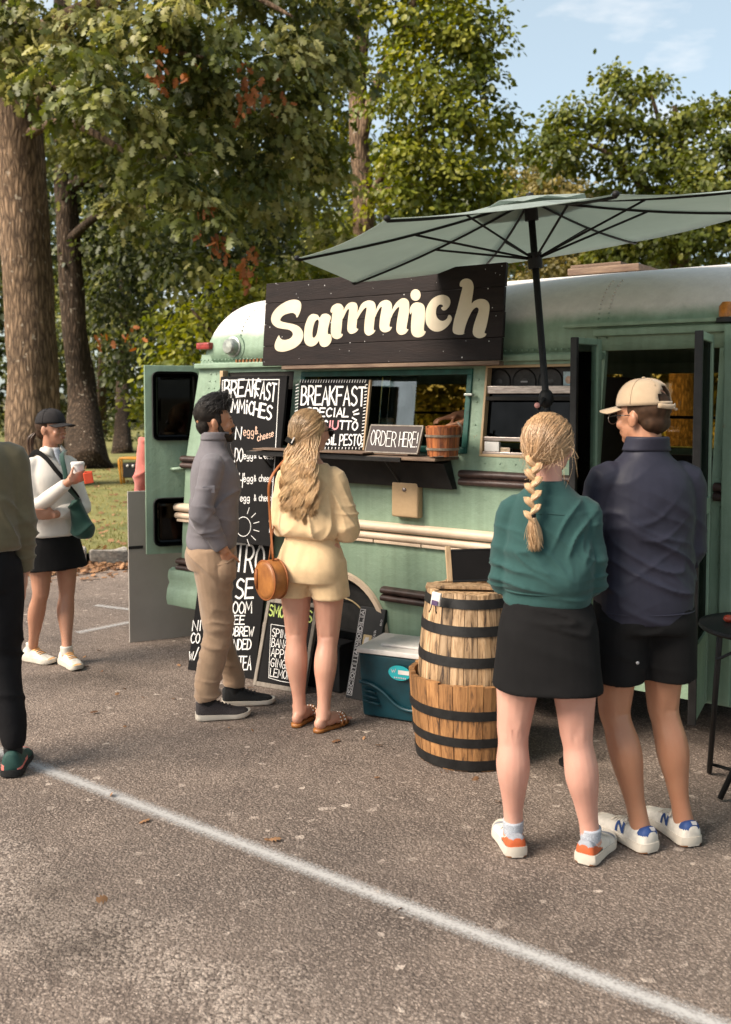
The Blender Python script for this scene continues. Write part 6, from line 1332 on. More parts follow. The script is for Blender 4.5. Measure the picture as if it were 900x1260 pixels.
        ob = s.put(mb.mesh('brim'), 'brim', m, rt); md = ob.modifiers.new('t', 'SOLIDIFY'); md.thickness = .004
        return rt

def blend(a, b, x): return np.array(a) * (1 - x) + np.array(b) * x
def skull_strands(p, n, rng_az, rng_el, end, cols, seed, seg=9, r=.0042, off=.006, mid=.012, jitter=.02, dark=None):
    """locks that start on the scalp, hug the skull and gather at `end` (head space)"""
    rg = np.random.default_rng(seed); lines, C_ = [], []; e = np.array(p.hp(end)); cen = np.array(p.hp((0, -.010, 1.600)))
    for i in range(n):
        az = rg.uniform(*rng_az); el = rg.uniform(*rng_el); a = np.array(p.scalp(az, el, off)); b = e + rg.normal(size=3) * jitter * .6; P = []
        for t in np.linspace(0, 1, seg):
            q = a * (1 - t) + b * t; d = q - cen; ra = np.linalg.norm(a - cen); rb = np.linalg.norm(b - cen); d = d / (np.linalg.norm(d) + 1e-9) * (ra * (1 - t) + rb * t + mid * math.sin(PI * t)); P.append(cen + d)
        P = [q + rg.normal(size=3) * .0012 for q in P]; lines.append((P, list(np.interp(np.linspace(0, 1, seg), [0, .3, .9, 1], [r * .6, r, r, r * .6])))); x = min(1, max(0, .48 + .26 * math.sin(az * 11 + el * 3) * math.sin(el * 9 + 1) + rg.normal() * .20)); C_.append(blend(cols[0], cols[1], x) * (1 if dark is None else dark(az, el)))
    return lines, C_
# ---- 1. woman in the green sweatshirt, seen from behind, blonde braid
fa, fb = gr(631, 1052), gr(727, 1062); ctr = (fa + fb) / 2 - _r * .022; hd = hdg(680)
p = Person('woman in green sweatshirt and black skirt with a blonde braid, seen from behind', ctr, hd, 1.645)
la, ra = p.inv(fa), p.inv(fb); p.setHead(-.42, .02); p.torso(1.0, hipw=1.02)
la = np.array([la[0], la[1] + .03, .085]); ra = np.array([ra[0], ra[1] + .03, .085])
p.leg(-1, (-.088, -.01, .90), (-.125, .0, .49), la, 1.12); p.leg(1, (.088, -.01, .90), (.110, .0, .49), ra, 1.12)
p.arm((-.136, -.012, 1.332), (-.162, -.005, 1.08), (-.02, .20, 1.13)); p.arm((.136, -.012, 1.332), (.156, -.005, 1.08), (.03, .19, 1.16))
p.hand((-.02, .20, 1.13), (1, .1, .1), (0, -1, 0), (0, 0, 1), .4); p.hand((.03, .19, 1.16), (-1, .1, .05), (0, -1, 0), (0, 0, 1), .4)
p.head(); p.finish('skin_pink')
g = MB(); rloft(g, [(.985, 0, -.005, .155, .122), (1.00, 0, -.005, .160, .127), (1.035, 0, -.005, .162, .130), (1.06, 0, -.005, .170, .142, 2.5), (1.10, 0, -.005, .172, .146, 2.5), (1.20, 0, 0, .165, .138, 2.5), (1.30, 0, 0, .160, .128, 2.4), (1.36, 0, -.006, .143, .106), (1.40, 0, -.01, .108, .082), (1.432, 0, -.012, .074, .068), (1.448, 0, -.012, .062, .058)])
for q in (-1, 1): p.sleeve(g, q, (.046, .054, .054, .054, .054, .052, .047, .038), .97, (0, -.004, -.012))
SW = [(.0065, (5, 5, 16), (.17, -.1, 1.12), .16, 3, True), (.007, [[8, 2, 9], [3, 6, 2], [2, 2, 14]], (-.15, -.1, 1.10), .16, 5, True), (.0045, (7, 7, 7), None, 1, 9, False), (.008, [[13, 4, -9], [2, 6, 2], [3, 0, 3]], (.14, -.14, 1.27), .13, 12, True), (.006, [[10, 4, 12], [2, 6, 2], [3, 0, 3]], (-.05, -.15, 1.10), .16, 14, True), (.007, (3, 3, 26), (.17, .0, 1.10), .09, 15, True), (.007, (3, 3, 26), (-.17, .0, 1.10), .09, 16, True)]
sw = p.garment('sweatshirt', g, 'sweat_green', SW, .0065, 2)
m = MB(); rloft(m, [(1.036, 0, -.005, .164, .132), (1.039, 0, -.005, .1665, .1345), (1.042, 0, -.005, .166, .134)]); p.part('hem_seam', m, 'sweat_green', sw)
m = MB(); m.tube([(.150 * math.sin(a), -.006 - .117 * math.cos(a), 1.335 - .012 * abs(math.sin(a))) for a in np.linspace(-.75, .75, 17)], .0018, 5); p.part('yoke_seam', m, 'sweat_green', sw)
g = MB(); rloft(g, [(.672, 0, -.015, .208, .165, 2.4), (.70, 0, -.015, .204, .160, 2.4), (.80, 0, -.015, .194, .150, 2.4), (.90, 0, -.015, .184, .140, 2.4), (1.0, 0, -.005, .156, .122)]); p.garment('skirt', g, 'black_cloth', [(.006, (9, 9, 1.5), None, 1, 21, False), (.005, [[4, 0, 16], [0, 4, 0], [2, 0, 12]], (.08, -.14, .93), .12, 22, True)], .009)
def r1(t, h, lx): return (2 if (t < .34 and h < .10) else 1 if (t < .34 and h < .58 - max(0, t - .12) * 1.9) else 3 if (t < .17 or t > .78 or h > 1.02) else 0)
for ank, yw, sd in ((la, .30, -1), (ra, -.42, 1)): p.shoe((ank[0], ank[1], 0), yw, .262, .094, .040, ('shoe_white', 'shoe_cream'), (('shoe_orange', 'shoe_green', 'shoe_grey'), r1), 0, 'gum', 'shoe_cream', sd, 'sock_grey')
# hair: swept back and braided
HC = ((.34, .200, .100), (.60, .395, .220)); end = (-.012, -.112, 1.535); L1, C1 = skull_strands(p, 2600, (-2.0, 2.0), (-.35, 1.5), end, HC, 1, 10, .0011, -.002, .003, .016)
m = MB(); m.ell(p.hp((0, -.016, 1.609)), (.0745, .089, .086), p.headM.to_3x3()); m.ell(p.hp((0, -.05, 1.56)), (.058, .052, .055), p.headM.to_3x3()); me = evalmesh(m, .007, 3); hb = p.colmesh('hair', me, lambda P: np.tile(blend(HC[0], HC[1], .15), (len(P), 1)))
p.strands('hair_locks', L1, C1, parent=hb)
br = MB(); top = p.hp((-.012, -.118, 1.525)); lines, cc = [], []; rg = np.random.default_rng(6)
bt = np.array([top[0] - .004, min(top[1], -.135) - .02, 1.33])
for i in range(9):
    t = i / 8; c = top * (1 - t) + bt * t; q = (1 if i % 2 else -1); w_ = .0215 - .006 * t
    for j in range(90):
        a = 2 * PI * rg.random(); rr = w_ * .62 * (.55 + .45 * rg.random()); off = np.array([math.cos(a) * rr, math.sin(a) * rr, 0]); s0 = c + np.array([q * .026, -.002, .018]) ; s1 = c + np.array([-q * .010, -.014, -.026])
        P = [s0 + off * .55, s0 * .6 + s1 * .4 + off * 1.05 + np.array([q * .004, -.004, 0]), s0 * .25 + s1 * .75 + off * .9, s1 + off * .35]; lines.append((smooth_pts(P, 3), [.0013] * 10)); cc.append(blend(HC[0], HC[1], .2 + .8 * rg.random()))
for j in range(320):
    a = rg.uniform(0, 2 * PI); rr = .011 * math.sqrt(rg.random()); s0 = bt + np.array([math.cos(a) * rr, math.sin(a) * rr, 0]); e = bt + np.array([.012 + rg.normal() * .012, -.004 + rg.normal() * .008, -.085 - rg.random() * .045]); lines.append((smooth_pts([s0, (s0 * .5 + e * .5) + np.array([math.cos(a), math.sin(a), 0]) * .008, e], 3), [.0012] * 6 + [.0005])); cc.append(blend(HC[0], HC[1], .35 + .65 * rg.random()))
for j in range(60):
    a = p.scalp(rg.uniform(-1.6, 1.6), rg.uniform(-.4, .2), .01); lines.append((smooth_pts([a, a + rg.normal(size=3) * .02 + np.array([0, -.01, -.04]), a + rg.normal(size=3) * .025 + np.array([0, -.01, -.09])], 3), [.0005] * 7)); cc.append(HC[1])
lob = MB()
for i in range(9):
    t = i / 8; c = top * (1 - t) + bt * t; q = (1 if i % 2 else -1); w_ = .019 - .005 * t; lob.ell(c + np.array([q * .010, -.004, 0]), (w_ * .85, w_ * .9, w_ * 1.45), Matrix.Rotation(q * .65, 3, 'Y'), 12, 9)
p.colmesh('braid_core', lob.mesh('braid_core'), lambda P: np.tile(blend(HC[0], HC[1], .45), (len(P), 1)) * (1 + .25 * vnoise(P * 160, 3)[:, None]), hb)
p.strands('braid', lines, cc, parent=hb); m = MB(); m.tube([bt + np.array([0, 0, .006]), bt - np.array([0, 0, .006])], .0135, 12); p.part('hair_tie', m, 'black_cloth', hb)

# ---- 2. man with beige cap, seen from behind
fa, fb = gr(787, 1042), gr(840, 1034); ctr = (fa + fb) / 2 + _fh * .03 - _r * .078; hd = hdg(795) + .46
p = Person('man in navy pullover, black shorts and beige cap, seen from behind', ctr, hd, 1.755)
la, ra = p.inv(fa), p.inv(fb); la[2] = ra[2] = .085; p.setHead(.50, -.04); p.torso(1.12)
p.leg(-1, (-.088, -.01, .91), (-.102, .0, .49), la, 1.06); p.leg(1, (.088, -.01, .91), (.095, .01, .49), ra, 1.06)
p.arm((-.160, -.012, 1.345), (-.188, .03, 1.08), (-.02, .22, 1.13)); p.arm((.160, -.012, 1.345), (.188, .01, 1.08), (.03, .21, 1.16)); p.hand((-.02, .22, 1.13), (1, .1, .1), (0, -1, 0), (0, 0, 1), .4); p.hand((.03, .21, 1.16), (-1, .1, .05), (0, -1, 0), (0, 0, 1), .4)
p.head(True); p.finish('skin_warm')
g = MB(); rloft(g, [(.835, 0, -.012, .172, .128, 2.5), (.86, 0, -.012, .176, .132, 2.5), (.90, 0, -.01, .180, .138, 2.5), (.96, 0, -.005, .180, .140, 2.5), (1.06, 0, 0, .180, .136, 2.5), (1.18, 0, 0, .180, .136, 2.5), (1.29, 0, -.002, .178, .130, 2.5), (1.36, 0, -.008, .162, .110, 2.4), (1.405, 0, -.012, .124, .086), (1.44, 0, -.012, .084, .074), (1.475, 0, -.014, .068, .066), (1.490, 0, -.016, .064, .062)])
for q in (-1, 1): p.sleeve(g, q, (.052, .063, .062, .060, .058, .055, .047, .038), .97, (0, -.004, -.012))
SW = [(.0055, [[5, 2, 15], [0, 5, 0], [3, 0, 6]], (.0, -.13, .97), .22, 31, True), (.0055, [[10, 3, 12], [0, 5, 0], [3, 0, 3]], (.13, -.10, 1.05), .18, 33, True), (.0045, [[8, 3, -13], [0, 5, 0], [3, 0, 3]], (-.13, -.12, 1.17), .18, 35, True), (.004, [[7, 3, 13], [0, 5, 0], [3, 0, 3]], (.05, -.14, 1.15), .14, 38, True), (.004, (6, 6, 6), None, 1, 37, False)]
sh = p.garment('pullover', g, 'jersey_navy', SW, .0065, 2)
m = MB(); rloft(m, [(.872, 0, -.012, .1775, .1345, 2.5), (.875, 0, -.012, .181, .138, 2.5), (.878, 0, -.012, .180, .137, 2.5)]); p.part('hem_seam', m, 'jersey_navy', sh)
m = MB(); rloft(m, [(1.452, 0, -.013, .086, .074), (1.480, 0, -.018, .078, .074), (1.500, 0, -.022, .0735, .0735), (1.503, 0, -.022, .066, .066)]); p.part('collar', m, 'jersey_navy', sh)
g = MB(); rloft(g, [(.80, 0, -.01, .176, .132, 2.5), (.90, 0, -.01, .172, .130, 2.5), (.95, 0, -.01, .165, .12)])
for q, kn in ((-1, (-.102, .0, .49)), (1, (.095, .01, .49))): limb(g, [(q * .080, -.012, .90), (q * .090, -.012, .80), (q * .097, -.008, .70), (q * .100, -.004, .615)], [.108, .108, .105, .108], 20)
p.garment('shorts', g, 'black_cloth', [(.006, (9, 9, 2), None, 1, 41, False), (.006, (4, 4, 16), (0, -.1, .80), .15, 43, True)], .009)
m = MB(); m.lathe([(.006, 0), (.006, .002), (.001, .0022)], 10, (-.075, -.125, .705), axis='Y'); p.part('shorts_logo', m, 'print_silver')
def r2(t, h, lx): return 1 if (t < .15 and h > .55) else 0
for ank, yw, sd in ((la, .30, -1), (ra, .12, 1)):
    rt, SP = p.shoe((ank[0], ank[1], 0), yw, .295, .102, .034, ('shoe_white', 'shoe_cream'), (('shoe_blue',), r2), .0, 'gum', 'shoe_cream', sd, None, 'shoe_blue')
    m = MB(); m.add([SP(.02 + .03 * a, PI * (.46 + b), .003) for a, b in ((0, -.06), (0, .06), (1, .06), (1, -.06))], [(0, 1, 2, 3)]); p.part('heel_mark', m, 'print_silver', rt)
HC = ((.022, .011, .006), (.055, .026, .012)); m = MB(); m.ell(p.hp((0, -.020, 1.605)), (.0765, .090, .080), p.headM.to_3x3()); m.ell(p.hp((0, -.050, 1.552)), (.062, .050, .044), p.headM.to_3x3()); me = evalmesh(m, .006, 2); wrinkle(me, [(.003, (60, 60, 25), None, 1, 3, False)]); p.colmesh('hair', me, lambda P: np.tile(blend(HC[0], HC[1], .5), (len(P), 1)) * (1 + .35 * vnoise(P * 90, 3)[:, None]))
cp = p.cap('cap_beige', .080, True, dz=.006)
m = MB(); limb(m, [p.hp((-.050, -.100, 1.612)), p.hp((0, -.1215, 1.606)), p.hp((.050, -.100, 1.612))], [.0085] * 3, 8, .35, ref=(0, 0, 1)); p.part('cap_strap', m, 'cap_beige', cp)
m = MB(); limb(m, [p.hp((.008, -.120, 1.604)), p.hp((.030, -.118, 1.596)), p.hp((.042, -.112, 1.600))], [.005, .004, .003], 6); p.part('strap_end', m, 'cap_beige', cp)
gl = empty('glasses', tuple(p.W(p.hp((0, .1, 1.575))))); setp(gl, p.root)
for q in (-1, 1):
    m = MB(); m.tube([p.hp((q * .078, -.002, 1.580)), p.hp((q * .076, .06, 1.580)), p.hp((q * .066, .102, 1.578))], .0018, 5); p.part('temple', m, 'lens_dark', gl)
    m = MB(); P = [p.hp((q * .035 + .027 * math.cos(a), .106, 1.570 + .020 * math.sin(a))) for a in np.linspace(0, 2 * PI, 17)]; m.tube(P, .0012, 5); p.part('lens_rim', m, 'steel', gl)
m = MB(); m.tube([p.hp((-.008, .108, 1.575)), p.hp((.008, .108, 1.575))], .0016, 5); p.part('bridge', m, 'lens_dark', gl)

# ---- 3. woman in yellow
fa, fb = gr(371, 892), gr(398, 899); ctr = (fa + fb) / 2 + _fh * .03; hd = hdg(385) - .32
p = Person('woman in pale yellow romper and sandals with long wavy blonde hair', ctr, hd, 1.64)
la, ra = p.inv(fa), p.inv(fb); la[2] = ra[2] = .085; la[0] -= .01; p.setHead(-.45, .03); p.torso(.95, hipw=1.03)
p.leg(-1, (-.090, -.005, .89), (-.095, .015, .49), la, 1.08, True, (math.sin(.15), math.cos(.15))); p.leg(1, (.090, -.005, .89), (.085, .012, .49), ra, 1.08, True, (math.sin(.45), math.cos(.45)))
p.arm((-.132, -.012, 1.335), (-.160, .03, 1.09), (-.02, .20, 1.12)); p.arm((.132, -.012, 1.335), (.178, .0, 1.08), (.06, .19, 1.10)); p.hand((-.02, .20, 1.12), (1, .2, .05), (0, -1, 0), (0, 0, 1), .4); p.hand((.06, .19, 1.10), (-1, .2, .05), (0, -1, 0), (0, 0, 1), .4)
p.head(); p.finish('skin_fair')
g = MB(); rloft(g, [(1.015, 0, -.005, .135, .105), (1.030, 0, -.008, .160, .130, 2.4), (1.055, 0, -.010, .172, .146, 2.4), (1.09, 0, -.010, .174, .148, 2.4), (1.18, 0, -.005, .164, .134, 2.4), (1.28, 0, 0, .156, .120, 2.4), (1.345, 0, -.006, .142, .100), (1.385, 0, -.010, .112, .080), (1.412, 0, -.012, .088, .066)])
for q in (-1, 1): p.sleeve(g, q, (.046, .060, .068, .074, .074, .068, .056, .040), .95, (q * .010, -.004, -.012))
SW = [(.007, [[11, 3, 4], [0, 5, 0], [2, 0, 3]], (0, -.13, 1.08), .20, 51, True), (.008, [[12, 4, 8], [0, 5, 0], [2, 0, 3]], (.13, -.10, 1.16), .14, 52, True), (.006, [[9, 3, -10], [0, 5, 0], [2, 0, 3]], (-.08, -.13, 1.2), .16, 55, True), (.004, (7, 7, 7), None, 1, 53, False), (.008, (3, 3, 22), (.19, .02, 1.10), .10, 54, True)]
tp_ = p.garment('romper_top', g, 'linen_yellow', SW, .0065, 2)
g = MB(); rloft(g, [(.79, 0, -.012, .182, .136, 2.5), (.86, 0, -.018, .184, .142, 2.5), (.93, 0, -.015, .170, .130, 2.4), (.99, 0, -.008, .146, .112), (1.03, 0, -.005, .136, .105)])
for q in (-1, 1): limb(g, [(q * .082, -.012, .89), (q * .094, -.012, .80), (q * .102, -.008, .735), (q * .104, -.006, .705)], [.108, .106, .104, .106], 20)
p.garment('romper_shorts', g, 'linen_yellow', [(.005, (9, 9, 3), None, 1, 61, False), (.006, [[5, 2, 12], [0, 5, 0], [2, 0, 3]], (0, -.13, .80), .13, 62, True), (.004, (26, 26, 3), (0, -.12, .99), .12, 63, False)], .008)
m = MB(); rloft(m, [(1.012, 0, -.005, .138, .107), (1.020, 0, -.005, .142, .111), (1.028, 0, -.005, .140, .110)]); p.garment('waistband', m, 'linen_yellow', [(.003, (50, 50, 4), None, 1, 71, False)], .005)
for ank, yw, sd in ((la, -.15, -1), (ra, -.45, 1)):       # beaded slides
    rt = empty('sandal', tuple(p.W((ank[0], ank[1], 0)))); setp(rt, p.root); t_ = np.array([-math.sin(yw), math.cos(yw), 0]); sv_ = np.array([t_[1], -t_[0], 0]); a0 = np.array([ank[0], ank[1], 0]); m = MB(); rg_ = []
    for t in np.linspace(0, 1, 14): w_ = .041 * np.interp(t, [0, .08, .3, .7, .9, 1], [.35, .72, .75, 1, .8, .3]); c_ = a0 + t_ * (-.062 + .255 * t); h_ = .020 if t < .4 else .014; rg_.append([c_ + sv_ * q * w_ + _u * z for q, z in ((-1, .003), (1, .003), (1, h_), (-1, h_))])
    m.loft(rg_); p.part('sole', m, 'leather_tan', rt)
    for b_, dy in enumerate((.095, .125)):
        m = MB(); P = [a0 + t_ * (dy + .012 * math.sin(a)) + sv_ * math.cos(a) * .046 + _u * (.016 + .046 * math.sin(a)) for a in np.linspace(0, PI, 9)]; m.tube(P, .010, 6, flat=.3); p.part('strap', m, 'leather_tan', rt)
        for q in P[1:-1]: m = MB(); m.ell(q + _u * .006 + t_ * -.004, (.005, .005, .005), None, 8, 5); p.part('bead', m, 'bead', rt)
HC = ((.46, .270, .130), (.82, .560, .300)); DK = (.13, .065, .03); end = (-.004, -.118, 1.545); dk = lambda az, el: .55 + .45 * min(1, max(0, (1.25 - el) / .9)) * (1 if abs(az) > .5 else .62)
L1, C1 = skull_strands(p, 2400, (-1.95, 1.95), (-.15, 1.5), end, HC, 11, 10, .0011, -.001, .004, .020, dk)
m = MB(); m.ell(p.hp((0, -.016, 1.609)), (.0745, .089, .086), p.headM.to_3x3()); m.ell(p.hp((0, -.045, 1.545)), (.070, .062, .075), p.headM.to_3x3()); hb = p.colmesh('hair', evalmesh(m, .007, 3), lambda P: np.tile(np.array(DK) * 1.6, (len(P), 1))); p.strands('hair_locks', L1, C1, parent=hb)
rg = np.random.default_rng(12); lines, cc = [], []
for i in range(2300):
    az = rg.uniform(-1.5, 1.5); lay = rg.random(); a = p.scalp(az, rg.uniform(-.55, .1), .006); lk_ = rg.integers(0, 18); ph = lk_ * 2.3 + rg.normal() * .16; xe = (lk_ / 17 - .5) * .185 + rg.normal() * .007 - .012; ze = 1.10 + .035 * rg.random() + .075 * ((lk_ * 7) % 5) / 4 + .06 * abs(xe) / .1; ye = -.142 - .022 * lay; P = []
    for t in np.linspace(0, 1, 15):
        z = a[2] * (1 - t) + ze * t; wv = (.002 + .021 * min(1, t * 1.4) * (.7 + .3 * math.sin(lk_))); gx = a[0] * (1 - t) ** 1.3 + xe * (1 - (1 - t) ** 1.3); yb = -.105 - .055 * min(1, t * 2.2) + .012 * max(0, t - .6); gy = a[1] * (1 - min(1, t * 2.5)) + yb * min(1, t * 2.5); gy = min(gy, ye + .03) if t > .35 else gy
        P.append((gx + wv * math.sin(t * 16 + ph), gy - .006 * lay + wv * .8 * math.cos(t * 16 + ph), z))
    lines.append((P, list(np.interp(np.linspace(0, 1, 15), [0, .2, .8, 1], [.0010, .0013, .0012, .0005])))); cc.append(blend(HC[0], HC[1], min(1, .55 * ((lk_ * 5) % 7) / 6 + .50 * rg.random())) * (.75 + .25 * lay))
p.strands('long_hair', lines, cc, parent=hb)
clp = empty('hair_clip', tuple(p.W(p.hp(end)))); setp(clp, p.root)
m = MB(); e_ = p.hp((-.014, -.150, 1.538)); m.box(e_, (.046, .020, .026), Matrix.Rotation(.5, 3, 'Y')); p.part('clip_body', m, 'lens_dark', clp, False); m = MB(); m.box(e_ + np.array([.020, -.008, .004]), (.006, .012, .034), Matrix.Rotation(.5, 3, 'Y')); p.part('clip_bar', m, 'white_plastic', clp, False)
sg = empty('sunglasses', tuple(p.W(p.hp((0, .1, 1.57))))); setp(sg, p.root)
for q in (-1, 1):
    m = MB(); m.ell(p.hp((q * .036, .100, 1.570)), (.030, .006, .024), p.headM.to_3x3(), 12, 8); p.part('lens', m, 'lens_dark', sg); m = MB(); m.tube([p.hp((q * .079, -.005, 1.582)), p.hp((q * .078, .05, 1.582)), p.hp((q * .066, .098, 1.578))], .003, 5); p.part('temple', m, 'lens_dark', sg)
# round tan shoulder bag at her left hip
bc_ = atD(334, 713, 4.86); dirn = np.array([math.cos(hd - .25), math.sin(hd - .25), 0]); bag = thing('round_bag', 'round tan leather bag hanging at the hip of the woman in yellow', 'bag', tuple(bc_ - _u * .10))
axv = -_r * .80 - _fh * .60; axv /= np.linalg.norm(axv); up_ = _u; sdv = np.cross(axv, up_)
def ringb(r, o): return [tuple(bc_ + axv * o + (up_ * math.cos(a) + sdv * math.sin(a)) * r) for a in [2 * PI * k / 36 for k in range(36)]]
MB().loft([ringb(.075, -.046), ringb(.092, -.043), ringb(.098, -.034), ringb(.100, 0), ringb(.098, .034), ringb(.092, .043), ringb(.075, .046)]).build('bag_body', 'leather_tan', bag, smooth=True, angle=.9)
for o_ in (-.036, .036): MB().tube(ringb(.0985, o_) + [ringb(.0985, o_)[0]], .005, 6).build('piping', 'strap_brown', bag, smooth=True)
MB().tube([bc_ + axv * .049 + sdv * .06 + _u * q for q in (-.05, 0, .05)], .008, 6).build('buckle_tab', 'strap_brown', bag, smooth=True)
shp = p.W((-.13, -.03, 1.44)); sht = p.W((-.135, .03, 1.43)); MB().tube(smooth_pts([bc_ + _u * .098 - sdv * .02, (bc_ + shp) / 2 - _r * .045 - _fh * .02 + _u * .05, atD(333, 590, 4.83), shp + np.array([0, 0, .0])], 4), .0085, 6, flat=.35).build('strap', 'strap_brown', bag, smooth=True)
MB().tube(smooth_pts([bc_ + _u * .098 + sdv * .02, (bc_ + sht) / 2 + _fh * .05 - _r * .03, sht], 4), .0085, 6, flat=.35).build('strap', 'strap_brown', bag, smooth=True)

# ---- 4. man in the grey pullover
fa, fb = gr(266, 884), gr(284, 868); ctr = (fa + fb) / 2 - _r * .035; hd = TH + .22
p = Person('bearded man in grey pullover and khaki trousers with a hand in his pocket', ctr, hd, 1.69)
ra, la = p.inv(fa), p.inv(fb); la[2] = ra[2] = .085; la[1] += .02; ra[1] -= .04; p.setHead(.10, .02, 0); p.torso(1.10)
hipy = -.02; p.leg(-1, (-.088, hipy, .90), (-.09, .018, .49), la, .96); p.leg(1, (.088, hipy, .90), (.09, .008, .49), ra, .96)
sR, eR, wR = (.160, -.025, 1.345), (.198, -.085, 1.10), (.180, .035, .905); p.arm(sR, eR, wR); p.hand(wR, (-.16, .10, -1), (-1, 0, 0), (0, 1, 0), .15, .95); p.arm((-.160, -.02, 1.345), (-.192, -.070, 1.10), (-.180, .030, .905)); p.hand((-.180, .030, .905), (.16, .1, -1), (1, 0, 0), (0, 1, 0), .15, .95)
p.head(True); p.finish('skin_tan'); p.eyes()
g = MB(); rloft(g, [(.905, 0, -.02, .168, .128, 2.4), (.93, 0, -.02, .172, .132, 2.4), (1.00, 0, -.012, .170, .132, 2.4), (1.10, 0, -.005, .166, .128, 2.4), (1.20, 0, 0, .172, .132, 2.4), (1.29, 0, 0, .172, .128, 2.4), (1.36, 0, -.008, .156, .108), (1.405, 0, -.012, .120, .086), (1.44, 0, -.010, .086, .074), (1.480, 0, -.004, .074, .070), (1.515, 0, .002, .072, .070)])
for q in (-1, 1): p.sleeve(g, q, (.052, .062, .059, .056, .055, .050, .044, .038), .90, (0, -.006, 0))
SW = [(.008, (3, 3, 24), (.195, -.06, 1.06), .09, 81, True), (.006, (3, 3, 20), (.185, -.05, 1.18), .08, 85, True), (.006, [[9, 5, 12], [0, 5, 0], [2, 0, 3]], (.12, -.10, 1.0), .16, 82, True), (.006, [[4, 9, -10], [0, 5, 0], [2, 0, 3]], (.14, .06, 1.2), .15, 83, True), (.0035, (7, 7, 7), None, 1, 84, False)]
sh = p.garment('pullover', g, 'fleece_grey', SW, .0065, 2)
m = MB(); P = [(.214 + .034 * math.cos(a), -.03 + .044 * math.sin(a), z) for z in (1.265,) for a in np.linspace(-.5, .9, 6)]; m.v = [tuple(np.array(q) + (.004, -.005, dz)) for dz in (-.018, .018) for q in P]; m.f = [(i, i + 1, i + 7, i + 6) for i in range(5)]
pt = np.array([.2315, -.048, 1.235]); m = MB(); m.box(pt, (.012, .060, .036), Matrix.Rotation(.12, 3, 'Y')); p.part('sleeve_patch', m, 'pocket_grey', sh, False)
m = MB(); rloft(m, [(1.478, 0, -.003, .077, .073), (1.518, 0, .004, .0765, .0745), (1.522, 0, .004, .070, .068)]); p.part('collar', m, 'fleece_grey', sh)
m = MB(); m.tube([(.0, .118, 1.30), (.0, .112, 1.36), (.0, .085, 1.43), (.0, .078, 1.52)], .004, 5); p.part('zip', m, 'steel', sh)
g = MB(); rloft(g, [(.79, 0, -.022, .172, .128, 2.5), (.86, 0, -.026, .176, .138, 2.5), (.92, 0, -.02, .166, .128, 2.4), (.96, 0, -.015, .155, .118)])
for q, ak in ((-1, la), (1, ra)): limb(g, [(q * .080, -.025, .90), (q * .090, -.016, .78), (q * .092, -.004, .62), (q * .092, .006, .49), (q * .092 * .6 + ak[0] * .4, -.004 + ak[1] * .4, .32), (ak[0], ak[1] - .006, .17), (ak[0], ak[1] - .004, .110)], [.104, .100, .087, .079, .072, .066, .064], 20)
SW = [(.009, (3, 3, 20), (.09, -.01, .14), .11, 91, True), (.009, (3, 3, 20), (-.09, -.01, .14), .11, 92, True), (.008, [[4, 9, 12], [0, 5, 0], [2, 0, 3]], (.12, -.06, .76), .16, 93, True), (.007, [[4, 7, 14], [0, 5, 0], [2, 0, 3]], (.10, .0, .48), .13, 94, True), (.004, (8, 8, 4), None, 1, 95, False), (.007, [[3, 4, 18], [0, 5, 0], [2, 0, 3]], (.09, 0, .30), .12, 96, True)]
g.ell((.150, .040, .800), (.052, .062, .078)); g.ell((-.150, .040, .800), (.052, .062, .078))
tr_ = p.garment('trousers', g, 'khaki', SW, .0065, 2)
m = MB(); m.tube([(.130, .098, .895), (.178, .078, .865), (.198, .045, .845), (.196, .005, .835), (.180, -.03, .84)], .004, 6); p.part('pocket_edge', m, 'khaki', tr_)
for ank, yw, sd in ((la, -.02, -1), (ra, .02, 1)): p.shoe((ank[0], ank[1], 0), yw, .292, .100, .032, ('knit_dark' if sd > 0 else 'black_knit', 'shoe_cream'), None, .012, None, 'knit_dark', sd, 'black_knit')
HC = ((.008, .006, .005), (.022, .016, .012)); R_ = p.headM.to_3x3(); m = MB(); m.ell(p.hp((0, -.022, 1.622)), (.0768, .0905, .083), R_); m.ell(p.hp((0, .024, 1.667)), (.062, .058, .034), R_); m.ell(p.hp((0, -.054, 1.560)), (.060, .042, .054), R_)
for q in (-1, 1): m.ell(p.hp((q * .0685, .010, 1.590)), (.010, .020, .040), R_)
me = evalmesh(m, .006, 2); wrinkle(me, [(.0035, (45, 45, 45), None, 1, 3, False)]); hb = p.colmesh('hair', me, lambda P: np.tile(blend(HC[0], HC[1], .4), (len(P), 1)) * (1 + .5 * vnoise(P * 110, 3)[:, None]))
L1, C1 = skull_strands(p, 700, (-3.1, 3.1), (.15, 1.5), (.0, .06, 1.702), HC, 21, 6, .0013, .001, .004, .03); p.strands('hair_tufts', L1, C1, parent=hb)
m = MB()
for q in (-1, 1): limb(m, [p.hp((q * .068, .014, 1.560)), p.hp((q * .060, .030, 1.520)), p.hp((q * .044, .060, 1.492)), p.hp((q * .016, .086, 1.484))], [.010, .016, .019, .017], 8)
m.ell(p.hp((0, .080, 1.487)), (.030, .026, .024), R_); limb(m, [p.hp((-.026, .090, 1.516)), p.hp((0, .104, 1.533)), p.hp((.026, .090, 1.516))], [.006, .0075, .006], 8); me = evalmesh(m, .005, 1); wrinkle(me, [(.002, (80, 80, 80), None, 1, 3, False)]); p.colmesh('beard', me, lambda P: np.tile(np.array(HC[1]) * 1.1, (len(P), 1)))

